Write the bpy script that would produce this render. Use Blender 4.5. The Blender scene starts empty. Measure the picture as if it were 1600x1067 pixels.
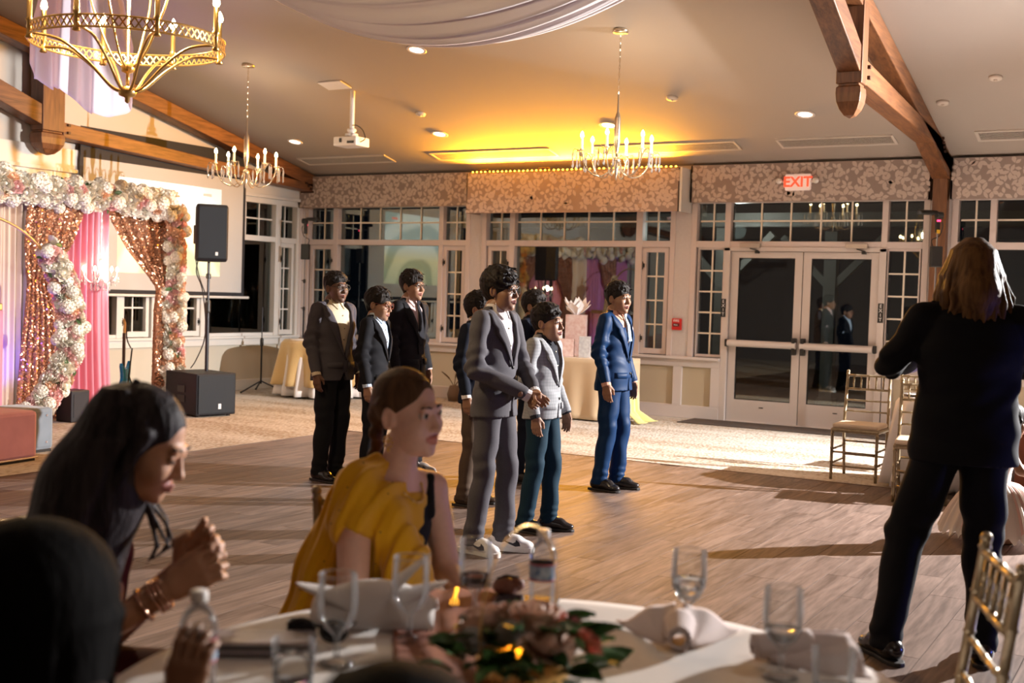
import bpy, bmesh, math, random
import numpy as np
from mathutils import Vector, Matrix, Euler
from math import sin, cos, pi, radians, sqrt

scene = bpy.context.scene
COL = scene.collection
random.seed(7)
RNG = np.random.default_rng(7)

# ------------------------------------------------------------------ camera
CAM_POS = Vector((12.05, -14.275, 1.496))
F_PX = 1850.0
YAW, PITCH, ROLL = radians(-30.0), radians(-2.2), radians(1.803)
_f = Vector((sin(YAW), cos(YAW), 0)); _r = Vector((cos(YAW), -sin(YAW), 0)); _u = Vector((0, 0, 1))
_f2 = _f * cos(PITCH) + _u * sin(PITCH); _u2 = _u * cos(PITCH) - _f * sin(PITCH)
_r3 = _r * cos(ROLL) + _u2 * sin(ROLL); _u3 = _u2 * cos(ROLL) - _r * sin(ROLL)
cam_data = bpy.data.cameras.new('camera')
cam = bpy.data.objects.new('camera', cam_data)
COL.objects.link(cam)
cam.matrix_world = Matrix(((_r3.x, _u3.x, -_f2.x, CAM_POS.x), (_r3.y, _u3.y, -_f2.y, CAM_POS.y),
                           (_r3.z, _u3.z, -_f2.z, CAM_POS.z), (0, 0, 0, 1)))
cam_data.sensor_width = 36.0
cam_data.lens = 36.0 * F_PX / 1600.0
cam_data.clip_start = 0.05
cam_data.clip_end = 200
cam_data.dof.use_dof = True
cam_data.dof.focus_distance = 7.8
cam_data.dof.aperture_fstop = 2.8
scene.camera = cam

# ------------------------------------------------------------------ world, exposure
world = bpy.data.worlds.new('night_sky'); scene.world = world
world.use_nodes = True
world.node_tree.nodes['Background'].inputs[0].default_value = (0.010, 0.013, 0.022, 1)
world.node_tree.nodes['Background'].inputs[1].default_value = 0.35
vs = scene.view_settings
vs.view_transform = 'Standard'; vs.look = 'None'; vs.gamma = 1.0; vs.use_curve_mapping = False
vs.exposure = 0.18
scene.cycles.max_bounces = 8
scene.cycles.diffuse_bounces = 4
scene.cycles.glossy_bounces = 4
scene.cycles.transmission_bounces = 8
scene.cycles.transparent_max_bounces = 12
scene.cycles.sample_clamp_indirect = 4.0
scene.cycles.caustics_reflective = False
scene.cycles.caustics_refractive = False

def light(name, kind, loc, energy, color=(1, 1, 1), target=None, size=0.1, spot=None, blend=0.3, parent=None):
    d = bpy.data.lights.new(name, kind)
    d.energy = energy; d.color = color
    if kind == 'AREA': d.size = size
    else: d.shadow_soft_size = size
    if spot: d.spot_size = radians(spot); d.spot_blend = blend
    o = bpy.data.objects.new(name, d); COL.objects.link(o)
    o.location = loc
    if target is not None:
        o.rotation_euler = (Vector(target) - Vector(loc)).to_track_quat('-Z', 'Y').to_euler()
    if parent is not None:
        o.parent = parent; o.matrix_parent_inverse = parent.matrix_basis.inverted()
    return o

# photographer's main flash, on a stand to the right of the picture (the key light: shadows run image-left)
KEY_POS = (14.2, -2.5, 2.95)
light('flash_key_light', 'SPOT', KEY_POS, 8200, (1.0, 0.96, 0.94), (14.2 - .82 * 5, -2.5 - .57 * 5, 2.95 - 2.66), 0.045, 108, 0.5)
# small flash on the visible stand by the timber post, and one in the far corner
light('flash_post_light', 'SPOT', (9.36, -0.76, 2.52), 90, (1.0, 0.96, 0.92), (7.6, -2.6, 0.0), 0.035, 75, 0.5)
light('flash_corner_light', 'SPOT', (0.75, -0.75, 2.50), 60, (1.0, 0.95, 0.9), (9.0, -4.0, 0.2), 0.04, 80, 0.6)
# ------------------------------------------------------------------ materials
MATS = {}
def _n(nt, t, **kw):
    n = nt.nodes.new(t)
    for k, v in kw.items(): setattr(n, k, v)
    return n
def mat(name, color=(.8, .8, .8), rough=.6, metal=0., noise=None, bump=None, emit=None, spec=.5, sheen=0., coat=0., trans=0., ior=1.45, alpha=1., rand=0., stretch=(1, 1, 1), sss=0.):
    """noise=(scale, second colour, detail); bump=(scale, strength, distance); rand = per-object value jitter"""
    if name in MATS: return MATS[name]
    m = bpy.data.materials.new(name); m.use_nodes = True
    nt = m.node_tree; b = nt.nodes['Principled BSDF']
    c4 = (*color, 1)
    b.inputs['Base Color'].default_value = c4
    b.inputs['Roughness'].default_value = rough
    b.inputs['Metallic'].default_value = metal
    b.inputs['Specular IOR Level'].default_value = spec
    b.inputs['Sheen Weight'].default_value = sheen
    b.inputs['Coat Weight'].default_value = coat
    b.inputs['Transmission Weight'].default_value = trans
    b.inputs['IOR'].default_value = ior
    b.inputs['Alpha'].default_value = alpha
    if sss:
        b.inputs['Subsurface Weight'].default_value = sss
        b.inputs['Subsurface Radius'].default_value = (.02, .008, .005)
    tc = None
    def coords():
        nonlocal tc
        if tc is None:
            t = _n(nt, 'ShaderNodeTexCoord'); tc = _n(nt, 'ShaderNodeMapping')
            tc.inputs['Scale'].default_value = stretch
            nt.links.new(t.outputs['Object'], tc.inputs['Vector'])
        return tc.outputs['Vector']
    src = None
    if noise:
        tx = _n(nt, 'ShaderNodeTexNoise'); tx.inputs['Scale'].default_value = noise[0]
        tx.inputs['Detail'].default_value = noise[2] if len(noise) > 2 else 4
        nt.links.new(coords(), tx.inputs['Vector'])
        rp = _n(nt, 'ShaderNodeValToRGB')
        rp.color_ramp.elements[0].position = .32; rp.color_ramp.elements[1].position = .68
        rp.color_ramp.elements[0].color = c4; rp.color_ramp.elements[1].color = (*noise[1], 1)
        nt.links.new(tx.outputs['Fac'], rp.inputs['Fac'])
        src = rp.outputs['Color']
    if rand:
        oi = _n(nt, 'ShaderNodeObjectInfo'); hs = _n(nt, 'ShaderNodeHueSaturation')
        mr = _n(nt, 'ShaderNodeMapRange'); mr.inputs['To Min'].default_value = 1 - rand; mr.inputs['To Max'].default_value = 1 + rand
        nt.links.new(oi.outputs['Random'], mr.inputs['Value']); nt.links.new(mr.outputs['Result'], hs.inputs['Value'])
        if src: nt.links.new(src, hs.inputs['Color'])
        else: hs.inputs['Color'].default_value = c4
        src = hs.outputs['Color']
    if src: nt.links.new(src, b.inputs['Base Color'])
    if bump:
        tx = _n(nt, 'ShaderNodeTexNoise'); tx.inputs['Scale'].default_value = bump[0]; tx.inputs['Detail'].default_value = 3
        nt.links.new(coords(), tx.inputs['Vector'])
        bp = _n(nt, 'ShaderNodeBump'); bp.inputs['Strength'].default_value = bump[1]; bp.inputs['Distance'].default_value = bump[2] if len(bump) > 2 else .01
        nt.links.new(tx.outputs['Fac'], bp.inputs['Height']); nt.links.new(bp.outputs['Normal'], b.inputs['Normal'])
    if emit:
        b.inputs['Emission Color'].default_value = (*emit[0], 1); b.inputs['Emission Strength'].default_value = emit[1]
    MATS[name] = m
    return m

def glass_pane_mat():
    m = bpy.data.materials.new('window_glass'); m.use_nodes = True
    nt = m.node_tree; nt.nodes.clear()
    out = _n(nt, 'ShaderNodeOutputMaterial'); mx = _n(nt, 'ShaderNodeMixShader')
    tr = _n(nt, 'ShaderNodeBsdfTransparent'); tr.inputs[0].default_value = (.55, .60, .60, 1)
    gl = _n(nt, 'ShaderNodeBsdfGlossy'); gl.inputs['Color'].default_value = (.93, 1.0, .98, 1); gl.inputs['Roughness'].default_value = .015
    fr = _n(nt, 'ShaderNodeFresnel'); fr.inputs['IOR'].default_value = 1.5
    ma = _n(nt, 'ShaderNodeMath', operation='MULTIPLY_ADD'); ma.inputs[1].default_value = 2.0; ma.inputs[2].default_value = .03
    ma.use_clamp = True
    nt.links.new(fr.outputs[0], ma.inputs[0]); nt.links.new(ma.outputs[0], mx.inputs[0])
    nt.links.new(tr.outputs[0], mx.inputs[1]); nt.links.new(gl.outputs[0], mx.inputs[2]); nt.links.new(mx.outputs[0], out.inputs[0])
    MATS['window_glass'] = m
    return m
GLASS = glass_pane_mat()

def wood_mat(name, c1, c2, scale=1.0, axis=0, rough=.5, rand=0.15, bump=.25):
    """stretched-noise wood grain running along the given local axis"""
    if name in MATS: return MATS[name]
    m = bpy.data.materials.new(name); m.use_nodes = True
    nt = m.node_tree; b = nt.nodes['Principled BSDF']
    t = _n(nt, 'ShaderNodeTexCoord'); oi = _n(nt, 'ShaderNodeObjectInfo')
    va = _n(nt, 'ShaderNodeVectorMath', operation='MULTIPLY_ADD'); va.inputs[1].default_value = (1, 1, 1)
    sc = _n(nt, 'ShaderNodeVectorMath', operation='SCALE'); sc.inputs['Scale'].default_value = 37.0
    cb = _n(nt, 'ShaderNodeCombineXYZ')
    for i in range(3): nt.links.new(oi.outputs['Random'], cb.inputs[i])
    nt.links.new(cb.outputs[0], sc.inputs[0]); nt.links.new(t.outputs['Object'], va.inputs[0]); nt.links.new(sc.outputs[0], va.inputs[2])
    mp = _n(nt, 'ShaderNodeMapping'); s = [9 * scale] * 3; s[axis] = .8 * scale
    mp.inputs['Scale'].default_value = s
    nt.links.new(va.outputs[0], mp.inputs['Vector'])
    n1 = _n(nt, 'ShaderNodeTexNoise'); n1.inputs['Scale'].default_value = 1.3; n1.inputs['Detail'].default_value = 6; n1.inputs['Distortion'].default_value = 1.3
    n2 = _n(nt, 'ShaderNodeTexNoise'); n2.inputs['Scale'].default_value = 7; n2.inputs['Detail'].default_value = 4
    nt.links.new(mp.outputs[0], n1.inputs['Vector']); nt.links.new(mp.outputs[0], n2.inputs['Vector'])
    mx = _n(nt, 'ShaderNodeMath', operation='MULTIPLY_ADD'); mx.inputs[1].default_value = .35
    nt.links.new(n2.outputs['Fac'], mx.inputs[0])
    m2 = _n(nt, 'ShaderNodeMath', operation='MULTIPLY'); m2.inputs[1].default_value = .65
    nt.links.new(n1.outputs['Fac'], m2.inputs[0]); nt.links.new(m2.outputs[0], mx.inputs[2])
    rp = _n(nt, 'ShaderNodeValToRGB'); rp.color_ramp.elements[0].position = .36; rp.color_ramp.elements[1].position = .62
    rp.color_ramp.elements[0].color = (*c1, 1); rp.color_ramp.elements[1].color = (*c2, 1)
    nt.links.new(mx.outputs[0], rp.inputs['Fac'])
    hs = _n(nt, 'ShaderNodeHueSaturation'); mr = _n(nt, 'ShaderNodeMapRange')
    mr.inputs['To Min'].default_value = 1 - rand; mr.inputs['To Max'].default_value = 1 + rand
    nt.links.new(oi.outputs['Random'], mr.inputs['Value']); nt.links.new(mr.outputs['Result'], hs.inputs['Value'])
    nt.links.new(rp.outputs['Color'], hs.inputs['Color']); nt.links.new(hs.outputs['Color'], b.inputs['Base Color'])
    b.inputs['Roughness'].default_value = rough
    bp = _n(nt, 'ShaderNodeBump'); bp.inputs['Strength'].default_value = bump; bp.inputs['Distance'].default_value = .002
    nt.links.new(mx.outputs[0], bp.inputs['Height']); nt.links.new(bp.outputs['Normal'], b.inputs['Normal'])
    MATS[name] = m
    return m

# ------------------------------------------------------------------ object helpers
def tag(o, label=None, cat=None, group=None, kind=None):
    if label: o['label'] = label
    if cat: o['category'] = cat
    if group: o['group'] = group
    if kind: o['kind'] = kind
    return o
def thing(name, label, cat, loc=(0, 0, 0), rz=0., group=None, kind=None):
    o = bpy.data.objects.new(name, None); COL.objects.link(o)
    o.empty_display_size = .1
    o.location = loc; o.rotation_euler = (0, 0, rz)
    return tag(o, label, cat, group, kind)
def link_mesh(name, me, m=None, parent=None, world=False):
    o = bpy.data.objects.new(name, me); COL.objects.link(o)
    if m is not None and not me.materials: me.materials.append(m)
    if parent is not None:
        o.parent = parent
        if world:
            mw = parent.matrix_basis.copy()
            if parent.parent is not None: mw = parent.parent.matrix_basis @ parent.matrix_parent_inverse @ mw
            o.matrix_parent_inverse = mw.inverted()
    return o
def copy_tree(o, parent=None):
    c = o.copy(); COL.objects.link(c)
    if parent is not None: c.parent = parent
    for ch in o.children: copy_tree(ch, c)
    return c

class MB:
    def __init__(s): s.v = []; s.f = []
    def add(s, vs, fs):
        n = len(s.v); s.v.extend([tuple(p) for p in vs]); s.f.extend([tuple(i + n for i in f) for f in fs]); return s
    def box(s, c, d, rot=None):
        hx, hy, hz = d[0] / 2, d[1] / 2, d[2] / 2
        P = [Vector((x, y, z)) for x in (-hx, hx) for y in (-hy, hy) for z in (-hz, hz)]
        if rot is not None: P = [rot @ p for p in P]
        c = Vector(c)
        return s.add([p + c for p in P], [(0, 1, 3, 2), (4, 6, 7, 5), (0, 4, 5, 1), (2, 3, 7, 6), (0, 2, 6, 4), (1, 5, 7, 3)])
    def box2(s, a, b):
        return s.box([(a[i] + b[i]) / 2 for i in range(3)], [abs(b[i] - a[i]) for i in range(3)])
    def bar(s, a, b, w, h, up=(0, 0, 1)):
        a, b = Vector(a), Vector(b); d = (b - a); L = d.length; d.normalize()
        sd = d.cross(Vector(up))
        if sd.length < 1e-4: sd = d.cross(Vector((1, 0, 0)))
        sd.normalize(); u = sd.cross(d)
        R = Matrix((d, sd, u)).transposed()
        return s.box((a + b) / 2, (L, w, h), R)
    def tube(s, pts, r, n=8, closed=False, flat=1.0):
        pts = [Vector(p) for p in pts]; N = len(pts)
        rs = r if hasattr(r, '__len__') else [r] * N
        prev = None; rings = []
        for i, p in enumerate(pts):
            if closed: t = pts[(i + 1) % N] - pts[i - 1]
            else: t = pts[min(i + 1, N - 1)] - pts[max(i - 1, 0)]
            if t.length < 1e-9: t = Vector((0, 0, 1))
            t.normalize()
            if prev is None:
                a = Vector((0, 0, 1)) if abs(t.z) < .9 else Vector((1, 0, 0))
                u = t.cross(a).normalized()
            else:
                u = prev - t * prev.dot(t)
                if u.length < 1e-6: u = t.orthogonal()
                u.normalize()
            prev = u; w = t.cross(u)
            rings.append([p + (u * cos(2 * pi * k / n) + w * sin(2 * pi * k / n) * flat) * rs[i] for k in range(n)])
        vs = [q for R in rings for q in R]; fs = []
        M = N if closed else N - 1
        for i in range(M):
            j = (i + 1) % N
            for k in range(n):
                l = (k + 1) % n
                fs.append((i * n + k, i * n + l, j * n + l, j * n + k))
        if not closed:
            fs.append(tuple(range(n))[::-1]); fs.append(tuple((N - 1) * n + k for k in range(n)))
        return s.add(vs, fs)
    def lathe(s, prof, c=(0, 0, 0), n=16, rot=None, sx=1., sy=1., top=True):
        vs = []; fs = []; c = Vector(c)
        for r, z in prof:
            for k in range(n):
                p = Vector((r * cos(2 * pi * k / n) * sx, r * sin(2 * pi * k / n) * sy, z))
                if rot is not None: p = rot @ p
                vs.append(p + c)
        for i in range(len(prof) - 1):
            for k in range(n):
                l = (k + 1) % n
                fs.append((i * n + k, i * n + l, (i + 1) * n + l, (i + 1) * n + k))
        if prof[0][0] > 1e-6: fs.append(tuple(range(n))[::-1])
        if top and prof[-1][0] > 1e-6: fs.append(tuple((len(prof) - 1) * n + k for k in range(n)))
        return s.add(vs, fs)
    def ball(s, c, r, nu=12, nv=8, rot=None):
        rr = r if hasattr(r, '__len__') else (r, r, r)
        vs = []; fs = []; c = Vector(c)
        for j in range(nv + 1):
            th = pi * j / nv
            for i in range(nu):
                p = Vector((rr[0] * sin(th) * cos(2 * pi * i / nu), rr[1] * sin(th) * sin(2 * pi * i / nu), rr[2] * cos(th)))
                if rot is not None: p = rot @ p
                vs.append(p + c)
        for j in range(nv):
            for i in range(nu):
                k = (i + 1) % nu
                fs.append((j * nu + i, (j + 1) * nu + i, (j + 1) * nu + k, j * nu + k))
        return s.add(vs, fs)
    def grid(s, fn, nu, nv, thick=0.):
        P = [[Vector(fn(i / nu, j / nv)) for j in range(nv + 1)] for i in range(nu + 1)]
        vs = [p for row in P for p in row]; W = nv + 1
        fs = [(i * W + j, (i + 1) * W + j, (i + 1) * W + j + 1, i * W + j + 1) for i in range(nu) for j in range(nv)]
        return s.add(vs, fs)
    def prism(s, poly, h, M=None):
        """2-D polygon (x, z) extruded along +y by h, then mapped by 4x4 M"""
        n = len(poly)
        vs = [Vector((x, 0, z)) for x, z in poly] + [Vector((x, h, z)) for x, z in poly]
        if M is not None: vs = [M @ v for v in vs]
        fs = [tuple(range(n)), tuple(range(n, 2 * n))[::-1]] + [(i, i + n, (i + 1) % n + n, (i + 1) % n) for i in range(n)]
        return s.add(vs, fs)
    def mesh(s, name, smooth=False):
        me = bpy.data.meshes.new(name); me.from_pydata(s.v, [], s.f); me.update()
        if smooth: me.polygons.foreach_set('use_smooth', [True] * len(me.polygons))
        return me
    def build(s, name, m, parent=None, smooth=False, world=False, bevel=0., solid=0., fix=True, sub=0):
        me = s.mesh(name, smooth)
        if fix:
            bm = bmesh.new(); bm.from_mesh(me); bmesh.ops.remove_doubles(bm, verts=bm.verts, dist=1e-5)
            bmesh.ops.recalc_face_normals(bm, faces=bm.faces); bm.to_mesh(me); bm.free()
            if smooth: me.polygons.foreach_set('use_smooth', [True] * len(me.polygons))
        o = link_mesh(name, me, m, parent, world)
        if solid: md = o.modifiers.new('solid', 'SOLIDIFY'); md.thickness = solid; md.offset = 0
        if bevel: md = o.modifiers.new('bevel', 'BEVEL'); md.width = bevel; md.segments = 2; md.limit_method = 'ANGLE'
        if sub: md = o.modifiers.new('sub', 'SUBSURF'); md.levels = sub; md.render_levels = sub
        return o

def bez(p0, p1, p2, p3, n=12):
    p0, p1, p2, p3 = map(Vector, (p0, p1, p2, p3)); out = []
    for i in range(n + 1):
        t = i / n; q = 1 - t
        out.append(p0 * q ** 3 + p1 * 3 * q * q * t + p2 * 3 * q * t * t + p3 * t ** 3)
    return out
def spline(P, n=8):
    P = [Vector(p) for p in P]; out = []
    for i in range(len(P) - 1):
        a = P[max(i - 1, 0)]; b = P[i]; c = P[i + 1]; d = P[min(i + 2, len(P) - 1)]
        for k in range(n):
            t = k / n
            out.append(.5 * ((2 * b) + (c - a) * t + (2 * a - 5 * b + 4 * c - d) * t * t + (-a + 3 * b - 3 * c + d) * t ** 3))
    out.append(P[-1]); return out

def text_mesh(name, body, size, m, parent=None, loc=(0, 0, 0), rot=(0, 0, 0), depth=.002, ax='CENTER', space=1.0, bold=0.):
    cu = bpy.data.curves.new(name, 'FONT'); cu.body = body; cu.size = size; cu.align_x = ax; cu.align_y = 'CENTER'
    cu.extrude = depth; cu.space_character = space; cu.offset = bold; cu.resolution_u = 3
    t = bpy.data.objects.new(name + '_tmp', cu); COL.objects.link(t)
    dg = bpy.context.evaluated_depsgraph_get(); dg.update()
    me = bpy.data.meshes.new_from_object(t.evaluated_get(dg)); me.name = name
    bpy.data.objects.remove(t); bpy.data.curves.remove(cu)
    me.materials.clear()
    o = link_mesh(name, me, m, parent)
    o.location = loc; o.rotation_euler = rot
    return o

# ------------------------------------------------------------------ signed-distance modelling (organic shapes)
class SDF:
    """smooth union of tapered capsules, ellipsoids and elliptic stacks, polygonised by surface nets"""
    def __init__(s, k=.015): s.P = []; s.k = k; s.post = []
    def cap(s, a, b, ra, rb=None, id=0, k=None, sub=False, sc=None):
        s.P.append(('cap', np.array(a, float), np.array(b, float), ra, ra if rb is None else rb, id, s.k if k is None else k, sub, sc)); return s
    def chain(s, pts, rs, id=0, k=None):
        for i in range(len(pts) - 1): s.cap(pts[i], pts[i + 1], rs[i], rs[i + 1], id, k)
        return s
    def ell(s, c, r, id=0, k=None, sub=False, rot=None):
        s.P.append(('ell', np.array(c, float), np.array(r, float), None if rot is None else np.array(rot), None, id, s.k if k is None else k, sub, None)); return s
    def stack(s, prof, id=0, k=None, sub=False, power=2.0):
        """prof rows: z, rx, ry, xc, yc (ascending z)"""
        s.P.append(('stk', np.array(prof, float), power, None, None, id, s.k if k is None else k, sub, None)); return s
    def cut(s, fn): s.post.append(fn); return s
    @staticmethod
    def _bounds(p):
        if p[0] == 'cap':
            r = max(p[3], p[4]); return np.minimum(p[1], p[2]) - r, np.maximum(p[1], p[2]) + r
        if p[0] == 'ell':
            r = p[2] if p[3] is None else np.full(3, p[2].max()); return p[1] - r, p[1] + r
        q = p[1]
        return (np.array([(q[:, 3] - q[:, 1]).min(), (q[:, 4] - q[:, 2]).min(), q[0, 0]]), np.array([(q[:, 3] + q[:, 1]).max(), (q[:, 4] + q[:, 2]).max(), q[-1, 0]]))
    @staticmethod
    def _dist(p, X, Y, Z):
        if p[0] == 'cap':
            a, b = p[1], p[2]; d = b - a; L2 = max(float(d @ d), 1e-12)
            t = np.clip(((X - a[0]) * d[0] + (Y - a[1]) * d[1] + (Z - a[2]) * d[2]) / L2, 0, 1)
            dx = X - (a[0] + t * d[0]); dy = Y - (a[1] + t * d[1]); dz = Z - (a[2] + t * d[2])
            if p[8] is not None: dx = dx / p[8][0]; dy = dy / p[8][1]; dz = dz / p[8][2]
            return np.sqrt(dx * dx + dy * dy + dz * dz) - (p[3] + t * (p[4] - p[3]))
        if p[0] == 'ell':
            x, y, z = X - p[1][0], Y - p[1][1], Z - p[1][2]
            if p[3] is not None:
                R = p[3]; x, y, z = x * R[0, 0] + y * R[1, 0] + z * R[2, 0], x * R[0, 1] + y * R[1, 1] + z * R[2, 1], x * R[0, 2] + y * R[1, 2] + z * R[2, 2]
            r = p[2]; k0 = np.sqrt((x / r[0]) ** 2 + (y / r[1]) ** 2 + (z / r[2]) ** 2)
            k1 = np.sqrt((x / r[0] ** 2) ** 2 + (y / r[1] ** 2) ** 2 + (z / r[2] ** 2) ** 2)
            return k0 * (k0 - 1) / np.maximum(k1, 1e-6)
        q = p[1]; zz = Z[0, 0, :] if Z.ndim == 3 else Z
        f = lambda i: np.interp(zz, q[:, 0], q[:, i])
        rx, ry, xc, yc = f(1), f(2), f(3), f(4)
        pw = p[2]
        u = np.abs((X - xc) / rx); v = np.abs((Y - yc) / ry)
        rr = (u ** pw + v ** pw) ** (1 / pw)
        d = (rr - 1) * np.minimum(rx, ry)
        return np.maximum(d, np.maximum(q[0, 0] - Z, Z - q[-1, 0]))
    def field(s, X, Y, Z, margin=None, skip_post=False):
        D = np.full(X.shape, .3, np.float32); I = np.zeros(X.shape, np.uint8)
        for p in s.P:
            d = s._dist(p, X, Y, Z); s._merge(D, I, d, p)
        if not skip_post:
            for f in s.post: D[...] = f(D, X, Y, Z)
        return D, I
    @staticmethod
    def _merge(D, I, d, p):
        k = p[6]
        if p[7]:
            h = np.maximum(k - np.abs(D + d), 0) / max(k, 1e-6)
            D[...] = np.maximum(D, -d) + h * h * k * .25
        else:
            h = np.maximum(k - np.abs(D - d), 0) / max(k, 1e-6)
            I[d < D] = p[5]
            D[...] = np.minimum(D, d) - h * h * k * .25
    def mesh(s, name, vox, mats, smooth=True, pad=3, raw=False):
        los, his = zip(*[s._bounds(p) for p in s.P if not p[7]])
        lo = np.min(los, 0) - pad * vox - .006; hi = np.max(his, 0) + pad * vox + .006
        n = np.ceil((hi - lo) / vox).astype(int) + 1
        ax = [(lo[i] + np.arange(n[i]) * vox).astype(np.float32) for i in range(3)]
        D = np.full(n, .3, np.float32); I = np.zeros(n, np.uint8)
        for p in s.P:
            bl, bh = s._bounds(p); mg = p[6] + 3 * vox + .012
            i0 = np.clip(np.floor((bl - mg - lo) / vox).astype(int), 0, n - 1); i1 = np.clip(np.ceil((bh + mg - lo) / vox).astype(int) + 1, 1, n)
            if np.any(i1 <= i0): continue
            sl = tuple(slice(i0[i], i1[i]) for i in range(3))
            X = ax[0][sl[0]][:, None, None]; Y = ax[1][sl[1]][None, :, None]; Z = ax[2][sl[2]][None, None, :]
            d = s._dist(p, X, Y, Z).astype(np.float32)
            s._merge(D[sl], I[sl], np.broadcast_to(d, D[sl].shape), p)
        X = ax[0][:, None, None]; Y = ax[1][None, :, None]; Z = ax[2][None, None, :]
        for f in s.post: D = f(D, X, Y, Z).astype(np.float32)
        V, Fq, ids = surface_nets(D, I, lo, vox)
        if raw: return V, Fq, ids
        return np_mesh(name, V, Fq, ids, mats, smooth)

def np_mesh(name, V, Fq, ids, mats, smooth=True):
    me = bpy.data.meshes.new(name)
    me.vertices.add(len(V)); me.vertices.foreach_set('co', V.astype(np.float32).ravel())
    me.loops.add(len(Fq) * 4); me.loops.foreach_set('vertex_index', Fq.astype(np.int32).ravel())
    me.polygons.add(len(Fq)); me.polygons.foreach_set('loop_start', np.arange(0, len(Fq) * 4, 4, dtype=np.int32))
    me.polygons.foreach_set('loop_total', np.full(len(Fq), 4, np.int32))
    for m in mats: me.materials.append(m)
    if ids is not None: me.polygons.foreach_set('material_index', ids.astype(np.int32))
    if smooth: me.polygons.foreach_set('use_smooth', np.ones(len(Fq), bool))
    me.update(); me.validate()
    return me

def surface_nets(D, I, lo, h):
    S = D < 0
    c = np.zeros(np.array(D.shape) - 1, np.uint8)
    offs = [(i, j, k) for i in (0, 1) for j in (0, 1) for k in (0, 1)]
    nx, ny, nz = D.shape
    view = lambda A, o: A[o[0]:nx - 1 + o[0], o[1]:ny - 1 + o[1], o[2]:nz - 1 + o[2]]
    for o in offs: c += view(S, o)
    act = (c > 0) & (c < 8)
    idx = np.argwhere(act); N = len(idx)
    num = np.full(act.shape, -1, np.int32); num[act] = np.arange(N)
    dv = {o: D[idx[:, 0] + o[0], idx[:, 1] + o[1], idx[:, 2] + o[2]] for o in offs}
    acc = np.zeros((N, 3)); cnt = np.zeros(N)
    for o in offs:
        for a in range(3):
            if o[a] == 0:
                q = list(o); q[a] = 1; q = tuple(q)
                d0, d1 = dv[o], dv[q]; m = (d0 < 0) != (d1 < 0)
                t = np.where(m, d0 / np.where(m, d0 - d1, 1), 0)
                P = np.tile(np.array(o, float), (N, 1)); P[:, a] = t
                acc[m] += P[m]; cnt[m] += 1
    V = lo + (idx + acc / cnt[:, None]) * h
    vid = I[idx[:, 0], idx[:, 1], idx[:, 2]]
    F = []; ids = []
    for a in range(3):
        b, e = (a + 1) % 3, (a + 2) % 3
        sl0 = [slice(1, -1)] * 3; sl0[a] = slice(0, -1); sl1 = [slice(1, -1)] * 3; sl1[a] = slice(1, None)
        s0, s1 = S[tuple(sl0)], S[tuple(sl1)]
        for sgn in (0, 1):
            m = (s0 & ~s1) if sgn == 0 else (~s0 & s1)
            ed = np.argwhere(m)
            if not len(ed): continue
            ed = ed.copy(); ed[:, b] += 1; ed[:, e] += 1
            def cell(db, de):
                q = ed.copy(); q[:, b] -= db; q[:, e] -= de
                return num[q[:, 0], q[:, 1], q[:, 2]]
            quad = np.stack([cell(1, 1), cell(0, 1), cell(0, 0), cell(1, 0)], 1)
            if sgn: quad = quad[:, ::-1]
            F.append(quad); ids.append(vid[quad[:, 0]])
    F = np.concatenate(F); ids = np.concatenate(ids)
    ok = (F >= 0).all(1)
    return V, F[ok], ids[ok]

def wrinkle(amp, sc, seed=0, dirn=(0, 0, 1)):
    r = np.random.default_rng(seed); W = r.normal(size=(4, 3)) * sc * .6 + np.array(dirn) * sc; ph = r.uniform(0, 6.28, 4)
    def f(D, X, Y, Z):
        w = 0
        for i in range(4):
            w = w + np.sin(W[i, 0] * X + W[i, 1] * Y + W[i, 2] * Z * (1 + .3 * i) + ph[i] + 1.3 * np.sin(5 * X + 7 * Y + 6 * Z + ph[i]))
        return D + amp * w / 2
    return f
# ================================================================== ROOM
CZ0, CS, RIDGE = 3.23, .22, -8.2
RX1, RY0 = 19.0, -16.4
CA = math.atan(CS)
def ceil_z(y): return CZ0 + CS * (-y) if y > RIDGE else CZ0 + CS * (-RIDGE) - CS * (RIDGE - y)

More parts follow.
